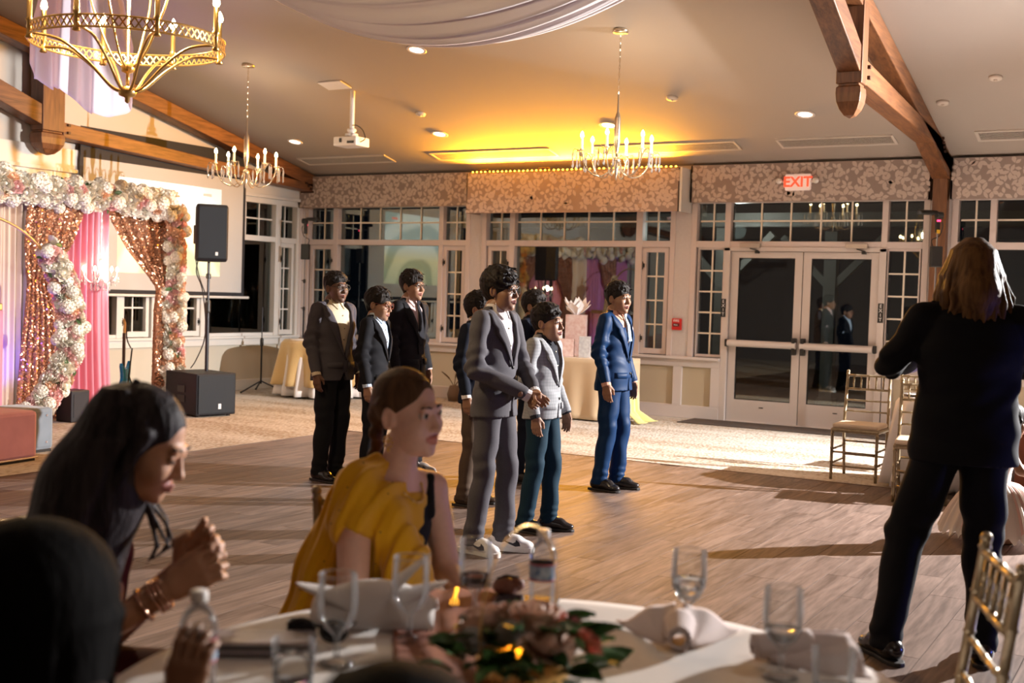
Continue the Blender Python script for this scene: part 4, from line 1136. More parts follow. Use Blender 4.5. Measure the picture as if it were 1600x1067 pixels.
# plinth draped in pink, gold rim
pl_ = thing('draped_plinth', 'gold-rimmed plinth draped in pink cloth at the left edge', 'plinth', (1.80, -7.02, 0))
MB().box2((-.22, -.22, 1.20), (.22, .22, 1.27)).build('gold_rim', M_brass, pl_, bevel=.01)
pleat(lambda u, v: ((.21 + .012 * sin(u * 90)) * (1 if u < .5 else 1) * max(-1, min(1, 2.2 * cos(2 * pi * u))), (.21 + .012 * sin(u * 90)) * max(-1, min(1, 2.2 * sin(2 * pi * u))), 1.2 * v), 160, 10, 'cloth', M_pink, pl_)
MB().box2((-.19, -.19, 0), (.19, .19, 1.2)).build('plinth_body', M_ivory, pl_)
# uplights
def uplight(label, loc, color, watt, tgt):
    r = thing('uplight', label, 'stage light', loc, 0, 'stage uplights')
    MB().box2((-.09, -.06, 0), (.09, .06, .16)).build('housing', mat('uplight_black', (.02, .02, .025), .5), r, bevel=.01)
    MB().lathe([(0, .158), (.05, .158), (.05, .166), (0, .166)], (0, 0, 0), 16).build('lens', mat('uplight_lens_' + label[:4], color, .3, emit=(color, 14)), r)
    light('uplight_beam', 'SPOT', (loc[0], loc[1], .20), watt, color, tgt, .05, 110, .7, r)
uplight('blue stage uplight on the carpet at the left drape', (1.85, -6.62, 0), (.10, .08, 1.0), 45, (1.35, -6.4, 1.6))
uplight('violet stage uplight further along the stage', (2.1, -7.9, 0), (.30, .08, 1.0), 90, (1.3, -7.6, 1.6))
sb = thing('floor_speaker', 'small black box beside the foot of the flower hoop', 'box', (1.62, -5.62, 0))
MB().box2((-.12, -.12, 0), (.12, .12, .34)).build('case', mat('black_box', (.012, .012, .016), .5), sb, bevel=.01)
MB().box2((.12, -.09, .05), (.125, .09, .30)).build('grille', mat('black_grille', (.03, .03, .035), .8), sb)

# ---- ottomans
def ottoman(label, loc, rz, s, h, m, studs):
    r = thing('ottoman', label, 'ottoman', loc, rz, 'velvet cube ottomans')
    MB().box((0, 0, h / 2 + .01), (s, s, h - .02)).build('cushion', m, r, bevel=.035)
    MB().box((0, 0, .012), (s - .03, s - .03, .024)).build('base', M_dark, r)
    if studs:
        st = MB().ball((0, 0, 0), .012, 8, 5).mesh('stud', True); st.materials.append(mat('crystal_stud', (.9, .9, .95), .1, .8))
        for sx in (-1, 1):
            for i in range(3):
                for j in range(3):
                    for (px, py) in ((sx * (s / 2 + .001), (i - 1) * s * .3), ((i - 1) * s * .3, sx * (s / 2 + .001))):
                        if (i + j) % 2 == 0: link_mesh('stud', st, None, r).location = (px, py, .09 + j * h * .3)
    else:
        for sx in (-1, 1):
            for (a, b) in (((sx * s / 2, -s / 2), (sx * s / 2, s / 2)), ((-s / 2, sx * s / 2), (s / 2, sx * s / 2))):
                MB().tube([(a[0], a[1], .03), (b[0], b[1], .03)], .008, 6).build('nail_trim', mat('nail_silver', (.75, .65, .62), .2, .8), r)
def velvet(n, c): return mat(n, c, .9, spec=.15, sheen=.3, noise=(5, tuple(x * .85 for x in c)), bump=(120, .1, .002))
ottoman('dusty pink velvet cube ottoman at the left edge', (3.52, -7.97, 0), .12, .46, .42, velvet('velvet_pink', (.72, .37, .49)), False)
ottoman('grey velvet cube ottoman with crystal studs behind the pink one', (3.16, -7.50, 0), .1, .44, .39, velvet('velvet_grey', (.20, .24, .28)), True)

# ---- loudspeaker on pole over subwoofer
M_blk = mat('speaker_black', (.011, .010, .013), .5, spec=.3, bump=(250, .2, .002)); M_blkg = mat('speaker_mesh', (.016, .020, .025), .6, spec=.3, bump=(600, .5, .002))
sub = thing('subwoofer', 'large black subwoofer cabinet on the carpet under the loudspeaker pole', 'subwoofer', (2.0, -4.12, 0), radians(-14))
MB().box2((-.34, -.26, .02), (.34, .26, .50)).build('cabinet', M_blk, sub, bevel=.012)
MB().box2((.341, -.24, .04), (.356, .24, .48)).build('front_grille', M_blkg, sub, bevel=.006)
MB().box2((.356, .02, .09), (.360, .055, .15)).build('badge', mat('badge_white', (.75, .75, .75), .4), sub)
for z in (.16, .27): MB().box2((-.06, -.268, z), (.10, -.258, z + .08)).build('side_handle', M_dark, sub, bevel=.004)
for sx in (-.28, .28):
    for sy in (-.2, .2): MB().lathe([(.025, 0), (.022, .02)], (sx, sy, 0), 10).build('foot', M_dark, sub)
spk = thing('loudspeaker', 'black loudspeaker on a pole in front of the projection screen', 'loudspeaker', (2.02, -4.05, .505), radians(-34))
M_pole = mat('pole_black', (.02, .02, .025), .35, .3)
MB().tube([(0, 0, 0), (0, 0, .75)], .022, 12).tube([(0, 0, .70), (0, 0, 1.28)], .016, 12).build('pole', M_pole, spk)
MB().lathe([(.03, .68), (.034, .70), (.034, .80), (.028, .83)], (0, 0, 0), 12).build('pole_clamp', M_dark, spk); MB().lathe([(.026, 1.08), (.03, 1.09), (.03, 1.13), (.026, 1.14)], (0, 0, 0), 12).build('pole_clamp', M_dark, spk)
cab = MB(); zz0, zz1 = 1.28, 1.94
prof = [(.19, -.17), (.19, .17), (.15, .185), (-.02, .16), (-.19, .09), (-.19, -.09), (-.02, -.16), (.15, -.185)]
n = len(prof)
cab.add([(x * k, y * k, z) for z, k in ((zz0, .93), (zz0 + .03, 1), (zz1 - .03, 1), (zz1, .93)) for x, y in prof], [(i * n + k, i * n + (k + 1) % n, (i + 1) * n + (k + 1) % n, (i + 1) * n + k) for i in range(3) for k in range(n)] + [tuple(range(n)), tuple(range(3 * n, 4 * n))])
cab.build('cabinet', M_blk, spk, bevel=.012)
MB().box2((.185, -.165, zz0 + .03), (.205, .165, zz1 - .03)).build('front_grille', M_blkg, spk, bevel=.015)
MB().box2((.206, .03, zz0 + .07), (.209, .06, zz0 + .11)).build('badge', MATS['badge_white'], spk)
MB().box2((-.05, -.175, zz0 + .2), (.05, -.15, zz0 + .42)).build('side_handle', M_dark, spk, bevel=.01)
MB().tube(spline([(-.12, -.1, 1.3), (-.10, -.12, 1.15), (-.04, -.06, .95), (-.02, -.02, .6), (-.03, -.03, .35), (-.12, -.1, .12), (-.22, -.14, .02)], 6), .007, 6).tube(spline([(-.06, -.14, 1.3), (-.03, -.10, 1.1), (.0, -.03, .9)], 6), .006, 6).build('cable', M_dark, spk)

# ---- electric guitar on a stand
gt = thing('electric_guitar', 'blue electric guitar with white pickguard and maple headstock leaning upright', 'guitar', (.80, -4.20, 0), radians(-60))
M_gb = mat('guitar_blue', (.01, .16, .42), .2, coat=.6); M_gw = mat('pickguard', (.78, .74, .78), .3); M_mapl = mat('maple', (.70, .44, .20), .4); M_rw = mat('rosewood', (.06, .03, .022), .5)
outl = [(0, .12), (.10, .13), (.17, .20), (.175, .29), (.13, .36), (.135, .42), (.17, .50), (.15, .545), (.10, .50), (.05, .47), (-.05, .47), (-.09, .50), (-.14, .56), (-.17, .53), (-.15, .43), (-.135, .36), (-.17, .29), (-.17, .20), (-.10, .13)]
MB().prism(outl, .042).build('body', M_gb, gt, bevel=.012)
MB().prism([(-.09, .18), (.10, .17), (.13, .26), (.10, .36), (.12, .47), (.05, .46), (-.05, .46), (-.06, .36), (-.10, .28)], .006, Matrix.Translation((0, -.007, 0))).build('pickguard', M_gw, gt)
MB().box2((-.024, -.012, .42), (.024, .012, .90)).build('neck', M_rw, gt)
MB().prism([(-.024, .90), (.024, .90), (.035, .94), (.02, 1.0), (.045, 1.05), (.02, 1.075), (-.035, 1.02), (-.045, .95)], .018, Matrix.Translation((0, -.006, 0))).build('headstock', M_mapl, gt, bevel=.003)
for i in range(6): MB().lathe([(.005, 0), (.008, .012), (0, .016)], (-.05, .0, .945 + i * .015), 6, Matrix.Rotation(-pi / 2, 3, 'Y')).build('tuning_peg', M_nickel, gt)
for z in (.24, .31, .38): MB().box2((-.04, -.014, z), (.04, -.006, z + .022)).build('pickup', M_gw, gt)
stg = MB(); stg.tube([(0, .04, .10), (0, .10, .72)], .01, 8); stg.tube([(0, .05, .25), (-.16, -.10, 0)], .009, 8); stg.tube([(0, .05, .25), (.16, -.10, 0)], .009, 8); stg.tube([(0, .06, .4), (0, .22, 0)], .009, 8); stg.tube([(-.08, -.06, .11), (.08, -.06, .11)], .012, 8)
stg.build('stand', M_dark, gt); MB().tube(spline([(.05, .10, .72), (.03, .04, .86), (0, .04, 1.15), (.02, .05, 1.0)], 6), .008, 7).build('stand_yoke', M_dark, gt)

# ---- microphone stand
ms = thing('microphone_stand', 'thin black tripod microphone stand in front of the gable wall', 'stand', (.42, -1.33, 0))
MB().tube([(0, 0, .12), (0, 0, .72)], .013, 8).tube([(0, 0, .70), (0, 0, 1.22)], .008, 8).build('pole', M_pole, ms)
MB().lathe([(.018, .66), (.026, .68), (.026, .76), (.016, .78)], (0, 0, 0), 10).build('clutch', M_dark, ms)
for i in range(3):
    a = i * 2 * pi / 3 + .4; MB().tube([(0, 0, .16), (.36 * cos(a), .36 * sin(a), .012)], .011, 7).build('leg', M_pole, ms)
    MB().ball((.36 * cos(a), .36 * sin(a), .014), .016, 8, 5).build('rubber_foot', M_dark, ms)

# ---- draped tables by the wall
def draped_round(name, label, loc, R, h, m, over=None, group=None, folds=16):
    r = thing(name, label, 'table', loc, 0, group)
    def cloth(u, v, R0=R, top=h, bot=.03, fo=folds, ph=0.):
        if v < .3: q = R0 * v / .3; return (q * cos(2 * pi * u), q * sin(2 * pi * u), top)
        t = (v - .3) / .7; q = R0 + .012 + t * .10 * (.6 + .8 * sin(fo * 2 * pi * u + ph)) + .02 * t * sin(2 * pi * 5 * u + 1)
        return (q * cos(2 * pi * u), q * sin(2 * pi * u), top - (top - bot) * t)
    MB().grid(cloth, folds * 10, 14).build('tablecloth', m, r, smooth=True, fix=False, solid=.004)
    if over: MB().grid(lambda u, v: cloth(u, v, R + .035, h + .008, over[1], folds - 5, 1.), folds * 10, 14).build('overlay', over[0], r, smooth=True, fix=False, solid=.004)
    MB().lathe([(0, h - .03), (R - .01, h - .03), (R - .01, h - .008), (0, h - .008)], (0, 0, 0), 32).build('tabletop', mat('ply', (.4, .28, .16), .6), r)
    MB().tube([(0, 0, .02), (0, 0, h - .03)], .035, 10).lathe([(.22, 0), (.2, .02), (.05, .05)], (0, 0, 0), 16).build('pedestal', M_dark, r)
    return r
M_gold = cloth_mat('gold_damask', (.62, .42, .18), .5, 0, .3, (40, .8)); M_whcl = cloth_mat('white_cloth', (.78, .72, .68), .8, .0, .2)
draped_round('cake_table', 'round table under a gold damask cloth near the corner', (1.42, -1.15, 0), .55, .78, M_whcl, (M_gold, .17))
gtab = thing('gift_table', 'beige draped gift table behind the boy in the bright blue suit', 'table', (5.22, -.95, 0))
M_bei = cloth_mat('beige_cloth', (.62, .47, .30), .8, 0, .2)
def gcl(u, v):
    w, d, h = .80, .40, .76
    t = max(0, (v - .35) / .65); k = min(1, v / .35)
    an = 2 * pi * u; px = max(-1, min(1, 1.35 * cos(an))); py = max(-1, min(1, 1.35 * sin(an)))
    o = 1 + t * .03 * sin(22 * an)
    return (w * px * k * o, d * py * k * o, h - (h - .02) * t)
MB().grid(gcl, 220, 20).build('tablecloth', M_bei, gtab, smooth=True, fix=False, solid=.004)
MB().box2((-.78, -.38, .72), (.78, .38, .75)).build('tabletop', MATS['ply'], gtab)
for sx in (-.7, .7):
    for sy in (-.3, .3): MB().tube([(sx, sy, 0), (sx, sy, .72)], .018, 8).build('leg', M_dark, gtab)
yc = thing('yellow_cloth', 'pale yellow cloth spilling from the gift table to the carpet', 'cloth', (5.96, -1.05, 0))
def ycl(u, v):
    z = .80 * (1 - v) ** .9
    w = .05 + .30 * v; y = (u - .5) * w * 1.1
    return (.10 + .10 * v + .05 * sin(u * 17) * (.3 + v) + (.16 * (v - .85) / .15 * (1 + .4 * sin(u * 9)) if v > .85 else 0), y + .04 * sin(v * 5), max(z, .012 + .025 * abs(sin(u * 13))))
MB().grid(ycl, 60, 40).build('cloth', cloth_mat('yellow_satin', (.72, .66, .26), .35, .1, .3), yc, smooth=True, fix=False, solid=.004)
def gift(name, label, loc, parts):
    r = thing(name, label, 'gift', loc, .35, 'gifts on the beige table')
    for n_, mb, m_ in parts: mb.build(n_, m_, r, bevel=.003)
M_wh = mat('gift_white', (.80, .76, .74), .5); M_rg = mat('gift_rose', (.62, .38, .33), .35, .2, noise=(20, (.75, .6, .55))); M_tis = mat('tissue', (.85, .82, .82), .7)
G0 = .765
gift('gift_box', 'flat white gift box standing on the beige table', (4.98, -1.05, G0), [('box', MB().box2((-.14, -.05, 0), (.14, .05, .30)), M_wh), ('ribbon', MB().box2((-.015, -.053, 0), (.015, .053, .302)), M_rg)])
gift('gift_bag', 'rose gift bag with white tissue on the beige table', (5.26, -1.16, G0), [('bag', MB().box2((-.10, -.06, 0), (.10, .06, .22)), M_rg)])
gb = thing('gift_bag', 'tall rose gift bag topped with a big white tissue bow', 'gift', (5.24, -.86, G0), .3, 'gifts on the beige table')
MB().box2((-.13, -.07, 0), (.13, .07, .52)).build('bag', M_rg, gb, bevel=.004)
tz = MB(); rr = random.Random(3)
for i in range(16):
    a = rr.uniform(0, 6.28); q = rr.uniform(.08, .16); h_ = rr.uniform(.10, .24)
    tz.add([(0, 0, .50), (q * cos(a - .5), q * sin(a - .5), .52 + h_ * .6), (q * 1.2 * cos(a), q * 1.2 * sin(a), .52 + h_), (q * cos(a + .5), q * sin(a + .5), .52 + h_ * .6)], [(0, 1, 2, 3)])
tz.build('tissue', M_tis, gb, solid=.003)
gift('gift_bag', 'silver patterned gift bag beside the rose bag', (5.50, -1.12, G0), [('bag', MB().box2((-.07, -.05, 0), (.07, .05, .26)), mat('gift_silver', (.6, .6, .62), .25, .5, noise=(25, (.9, .9, .9))))])
rv = thing('rose_vase', 'bunch of dark red roses in a glass on the gift table', 'flowers', (4.80, -.80, G0))
MB().lathe([(0, 0), (.05, 0), (.055, .02), (.05, .30), (.06, .40)], (0, 0, 0), 14).build('vase', mat('amber_glass', (.5, .25, .12), .15), rv, smooth=True)
rred = rose_mesh('red_rose', mat('petal_red', (.42, .01, .015), .6), .05, 9)
for i in range(8):
    o = link_mesh('red_rose', rred, None, rv); a = i * 2.4; q = .03 * sqrt(i); o.location = (q * cos(a) * 1.3, q * sin(a) * 1.3, .40 + .04 * cos(i))
# dried twig
tw = thing('dried_plant', 'thin brown dried leaves sticking up by the skirting board', 'plant', (3.10, -.35, 0))
MB().lathe([(0, 0), (.08, 0), (.10, .1), (.07, .2), (.06, .22)], (0, 0, 0), 14).build('pot', mat('pot_brown', (.14, .09, .06), .6), tw, smooth=True)
for i, (dx, dz) in enumerate(((.34, .46), (.26, .38), (-.2, .4), (.08, .5))):
    MB().tube(spline([(0, 0, .2), (dx * .4, -.02, .2 + dz * .3), (dx, -.03, .2 + dz * .52)], 6), [.006] * 6 + [.012] * 4 + [.008] * 2 + [.002], 5).build('leaf', mat('dry_leaf', (.12, .07, .03), .7), tw)

# ---- light stands with flashes
def light_stand(label, x, y, rz, top):
    r = thing('light_stand', label, 'light stand', (x, y, 0), rz, 'photographer light stands')
    MB().tube([(0, 0, .25), (0, 0, 1.2)], .013, 8).build('pole', M_pole, r); MB().tube([(0, 0, 1.15), (0, 0, top)], .009, 8).build('upper_pole', mat('pole_steel', (.35, .35, .36), .3, .8), r)
    for z in (1.18, top - .85):
        MB().lathe([(.016, z), (.02, z + .01), (.02, z + .05), (.014, z + .06)], (0, 0, 0), 10).tube([(0, 0, z + .03), (.05, -.01, z + .04)], .008, 6).build('clamp', M_dark, r)
    for i in range(3):
        a = i * 2 * pi / 3 + 1.0; MB().tube([(0, 0, .45), (.34 * cos(a), .34 * sin(a), .015)], .009, 7).build('leg', M_pole, r)
    MB().box2((-.07, -.03, top - .50), (.06, .03, top - .27)).build('battery_pack', M_dark, r, bevel=.01)
    MB().tube(spline([(-.05, 0, top - .27), (-.06, 0, top - .2), (.02, 0, top - .16), (.06, 0, top - .06), (.05, 0, top)], 5), .006, 6).build('cable', M_dark, r)
    MB().box2((-.022, -.02, top - .12), (.022, .02, top + .04)).build('bracket', M_dark, r, bevel=.005)
    MB().box2((-.018, -.024, top - .13), (.018, -.02, top - .09)).build('strap', mat('strap_yellow', (.6, .36, .02), .5), r)
    MB().box2((-.02, -.026, top + .0), (.02, -.02, top + .02)).build('status_light', mat('status_red', (.8, .02, .05), .4, emit=((1, .03, .10), 5)), r)
    h = top + .07
    fh = MB().tube([(.05, 0, h), (-.02, 0, h)], .04, 14).build('flash_head', M_dark, r)
    # cylindrical hood: a half tube over the lamp, open below
    hd = MB(); N = 10
    def hood(u, v):
        a = pi * (.02 + .96 * u); return (-.02 - .20 * v, .052 * cos(a) * (1 + .2 * v), h + .052 * sin(a))
    hd.grid(hood, N, 4); hd.build('hood', M_dark, r, smooth=True, solid=.004)
    return r
light_stand('black light stand with flash and red status light before the timber post', 9.53, -.62, radians(38), 2.46)
light_stand('black light stand with flash in the corner beside the first window', .55, -.58, radians(-170), 2.44)

# unseen stage lamp added under the ceiling to brighten the flower backdrop
sw_ = thing('added_stage_lamp', 'added black stage lamp, unseen, brightening the flower backdrop', 'stage light', (6.4, -10.6, 4.36))
MB().lathe([(.05, .0), (.09, .04), (.10, .16), (.06, .20), (0, .20)], (0, 0, -.05), 16, Matrix.Rotation(radians(60), 3, 'Y')).build('lamp_can', M_dark, sw_, smooth=True); MB().bar((0, 0, .05), (0, 0, .2), .03, .02).build('clamp', M_dark, sw_)
light('backdrop_fill', 'SPOT', (6.25, -10.6, 4.25), 420, (1.0, .93, .85), (1.43, -5.4, 1.5), .08, 34, .7, sw_)
light_stand('black light stand carrying the main flash, beyond the right edge of the picture', 14.30, -2.43, radians(35), 2.88)
# ================================================================== PEOPLE
def skin(name, c, lip): 
    return [mat(name, c, .5, sss=.08, noise=(60, tuple(x * .92 for x in c)), bump=(900, .05, .001)), mat(name + '_lip', lip, .4), mat('eye_white', (.45, .42, .40), .3), mat('eye_iris', (.02, .012, .008), .15), mat('brow_dark', (.02, .013, .01), .8)]
SK_D = skin('skin_deep', (.145, .068, .042), (.16, .062, .05)); SK_M = skin('skin_brown', (.30, .155, .088), (.30, .12, .095)); SK_L = skin('skin_fair', (.56, .33, .24), (.48, .18, .15)); SK_T = skin('skin_tan', (.34, .185, .115), (.34, .14, .11))
def hair_mat(name, c, hl):
    return mat(name, c, .6, spec=.22, noise=(40, hl, 5), bump=(90, .9, .005), stretch=(1, 1, .10))
M_hb = hair_mat('hair_black', (.010, .008, .007), (.022, .016, .013)); M_hbr = hair_mat('hair_brown', (.055, .028, .014), (.11, .058, .028)); M_hdk = hair_mat('hair_dark', (.009, .007, .008), (.050, .042, .046))
def fabric(name, c, c2=None, rough=.8, scale=300, sheen=.0): return mat(name, c, rough, spec=.22, sheen=sheen, noise=(scale, c2 or tuple(x * .75 for x in c), 2), bump=(scale, .15, .001))

def R3(ax, a): return np.array(Matrix.Rotation(a, 3, ax))
def xf(V, R, t): return V @ np.array(R).T + np.array(t)

def head_sdf(kid=0., lady=False, closed=False):
    s = SDF(.016)
    s.ell((0, .012, .025), (.074, .094, .088)); s.ell((0, -.032, -.045), (.060, .062, .078), k=.03)
    s.ell((0, -.034, -.088), (.047 if not lady else .042, .052, .036), k=.03); s.ell((0, -.076, -.112), (.017, .015, .014), k=.02)
    for e in (-1, 1):
        s.ell((e * .040, -.060, -.040), (.024, .028, .026), k=.025)
        s.ell((e * .072, .008, -.018), (.010, .020, .032), k=.008, rot=R3('Z', e * -.35)); s.ell((e * .079, .002, -.018), (.004, .012, .022), k=.004, sub=True)
        s.ell((e * .031, -.100, -.006), (.018, .014, .010), k=.010, sub=True)
    s.cap((0, -.088, .002), (0, -.1065, -.040), .0080, .0100, k=.012); s.ell((0, -.1080, -.043), (.0105, .0095, .0085), k=.010)
    for e in (-1, 1): s.ell((e * .0115, -.099, -.046), (.0075, .009, .007), k=.006)
    s.cap((-.034, -.086, .012), (.034, -.086, .012), .009, k=.014)
    for e in (-1, 1): s.ell((e * .031, -.0815, -.0065), (.0130, .0122, .0090), id=0 if closed else 2, k=.0015)
    for e in (-1, 1):
        if closed: s.cap((e * .020, -.0915, -.0125), (e * .031, -.0930, -.0145), .0020, .0022, id=4, k=.0005); s.cap((e * .031, -.0930, -.0145), (e * .043, -.0870, -.0115), .0022, .0016, id=4, k=.0005)
        else: s.ell((e * .031, -.0925, -.0065), (.0055, .003, .0058), id=3, k=.0005)
        s.cap((e * .019, -.0925, .0005), (e * .044, -.0865, -.001), .0042, .0035, k=.003)                         # upper lid
        s.cap((e * .020, -.0905, -.0150), (e * .042, -.0860, -.0140), .0035, .003, k=.003)
        bw = .65 if lady else .9; s.cap((e * .014, -.0965, .0145), (e * .033, -.0945, .0195), .0036 * bw, .0034 * bw, id=4, k=.001); s.cap((e * .033, -.0945, .0195), (e * .050, -.080, .0130), .0034 * bw, .0020 * bw, id=4, k=.001)
    s.cap((-.022, -.0885, -.0735), (0, -.1005, -.0705), .0042, .0060, id=1, k=.003); s.cap((.022, -.0885, -.0735), (0, -.1005, -.0705), .0042, .0060, id=1, k=.003)
    s.cap((-.019, -.0880, -.0785), (0, -.0985, -.0815), .0040, .0068, id=1, k=.003); s.cap((.019, -.0880, -.0785), (0, -.0985, -.0815), .0040, .0068, id=1, k=.003)
    return s

def hand_prims(s, T, scale=1., curl=.35, spread=.0, side=1, thumb=.5, id=0, k=.004, curls=None):
    """hand in its own frame: wrist at origin, fingers along -Z, thumb towards -Y, palm faces side*X; T maps to body space"""
    P = lambda x, y, z: T(np.array([x * side, y, z]) * scale)
    r = lambda v: v * scale
    s.cap(P(0, 0, .05), P(0, 0, -.012), r(.024), r(.025), id=id, k=.01)
    ys = (-.030, -.010, .010, .028); Ls = (.070, .078, .073, .058)
    for y in ys: s.cap(P(.0, y * .55, -.015), P(.002, y, -.085), r(.0155), r(.0125), id=id, k=.012)
    for i, (y, L) in enumerate(zip(ys, Ls)):
        cu = curls[i] if curls else curl * (1 + .15 * i); p = np.array([.002, y, -.088]); a = cu * .45
        for j, f in enumerate((.46, .30, .24)):
            q = p + np.array([sin(a), spread * (i - 1.5) * .5, -cos(a)]) * L * f
            s.cap(P(*p), P(*q), r(.0096 - .0009 * j), r(.0090 - .0010 * j), id=id, k=k); p = q; a += cu
    p = np.array([.008, -.026, -.022]); q = np.array([.020 + .01 * thumb, -.046, -.058]); w = np.array([.026 + .02 * thumb, -.050 + .012 * thumb, -.092])
    s.cap(P(*p), P(*q), r(.0145), r(.0115), id=id, k=.012); s.cap(P(*q), P(*w), r(.0110), r(.0085), id=id, k=k)
    return s

def frame_along(w, d, thumb):
    """transform for a hand: wrist w, finger direction d, thumb direction hint"""
    d = np.array(d, float); d /= np.linalg.norm(d); z = -d
    y = -np.array(thumb, float); y = y - z * (y @ z); y /= np.linalg.norm(y); x = np.cross(y, z)
    R = np.stack([x, y, z], 1); w = np.array(w, float)
    return lambda p: w + R @ p

def join_np(parts):
    V = []; F = []; I = []; n = 0
    for v, f, i in parts: V.append(v); F.append(f + n); I.append(i); n += len(v)
    return np.concatenate(V), np.concatenate(F), np.concatenate(I)

def glasses(parent, S, R, t, m, lens=True):
    g = []
    def W(p): return tuple(R @ (np.array(p) * S) + t)
    fr = MB()
    for e in (-1, 1):
        pts = [W((e * (.033 + .025 * cos(a) * (1 + .12 * abs(cos(2 * a)))), -.1075 + .006 * abs(cos(a)) ** 2 * (1 if e * cos(a) * e > 0 else .2), -.008 + .0185 * sin(a) * (1 + .12 * abs(cos(2 * a))))) for a in [2 * pi * k / 20 for k in range(20)]]
        fr.tube(pts, .0022 * S, 6, closed=True)
        fr.tube([W((e * .061, -.102, -.002)), W((e * .076, -.06, -.001)), W((e * .078, .005, .002)), W((e * .076, .015, -.01))], .0020 * S, 6)
    fr.tube([W((-.008, -.1075, -.003)), W((0, -.110, -.0005)), W((.008, -.1075, -.003))], .0022 * S, 6)
    o = fr.build('glasses', m, parent, smooth=True)
    if lens:
        for e in (-1, 1):
            MB().add([W((e * (.033 + .024 * cos(a)), -.1060 + .004 * abs(cos(a)) ** 2, -.008 + .018 * sin(a))) for a in [2 * pi * k / 16 for k in range(16)]], [tuple(range(16))]).build('lens', LENS, o, fix=False)
    return o
def lens_mat():
    m = bpy.data.materials.new('spectacle_lens'); m.use_nodes = True; nt = m.node_tree; nt.nodes.clear()
    out = _n(nt, 'ShaderNodeOutputMaterial'); mx = _n(nt, 'ShaderNodeMixShader'); mx.inputs[0].default_value = .10
    tr = _n(nt, 'ShaderNodeBsdfTransparent'); gl = _n(nt, 'ShaderNodeBsdfGlossy'); gl.inputs['Roughness'].default_value = .05
    nt.links.new(tr.outputs[0], mx.inputs[1]); nt.links.new(gl.outputs[0], mx.inputs[2]); nt.links.new(mx.outputs[0], out.inputs[0]); return m
LENS = lens_mat()
M_specs = mat('spectacle_frame', (.012, .010, .010), .3); M_specr = mat('spectacle_frame_red', (.22, .04, .02), .3)

def boy_hair(vol=1., fringe=.5, seed=0, flat=False):
    rr = random.Random(seed); s = SDF(.010)
    v = .009 * vol
    s.ell((0, .018, .034), (.076 + v, .094 + v, .086 + v)); s.cap((0, .062, -.005), (0, .066, -.055), .040, .026, k=.03)
    for e in (-1, 1): s.cap((e * .066, .015, .03), (e * .0715, .002, -.012), .016, .008, k=.015)      # sides / sideburns
    for i in range(150):                                       # locks combed over the top
        a = rr.uniform(-2.3, 2.3) + pi / 2 * 0; el = rr.uniform(.05, 1.35)
        c = np.array([sin(a) * cos(el) * (.078 + v), -cos(a) * cos(el) * (.094 + v) + .018, sin(el) * (.088 + v) + .034])
        if c[2] < .045: continue
        d = np.array([rr.uniform(-.4, .7), -.6 + rr.uniform(-.5, .5), rr.uniform(-.5, -.05)]) * .050 * (.6 + .4 * vol)
        if c[1] < -.035: d = d * .5
        s.cap(c * .985, c * .965 + d * .9, .0062 * (.6 + .4 * vol), .003, k=.007)
    for i in range(16):                                        # fringe
        x = -.062 + .124 * i / 15; top = np.array([x, -.070 + abs(x) * .35, .088 - abs(x) * .35])
        dr = fringe * rr.uniform(.6, 1.1)
        s.cap(top, top + np.array([rr.uniform(-.005, .012), -.009 + abs(x) * .12, -.040 * dr]), .0115, .0050, k=.008)
    s.ell((0, -.115, -.045), (.062, .055, .080), k=.006, sub=True)
    for e in (-1, 1): s.ell((e * .082, .006, -.022), (.018, .024, .034), k=.004, sub=True)
    s.cut(lambda D, X, Y, Z: np.maximum(D, -.075 - Z))
    s.cut(wrinkle(.0014, 150, seed, (.9, .2, .1)))
    return s

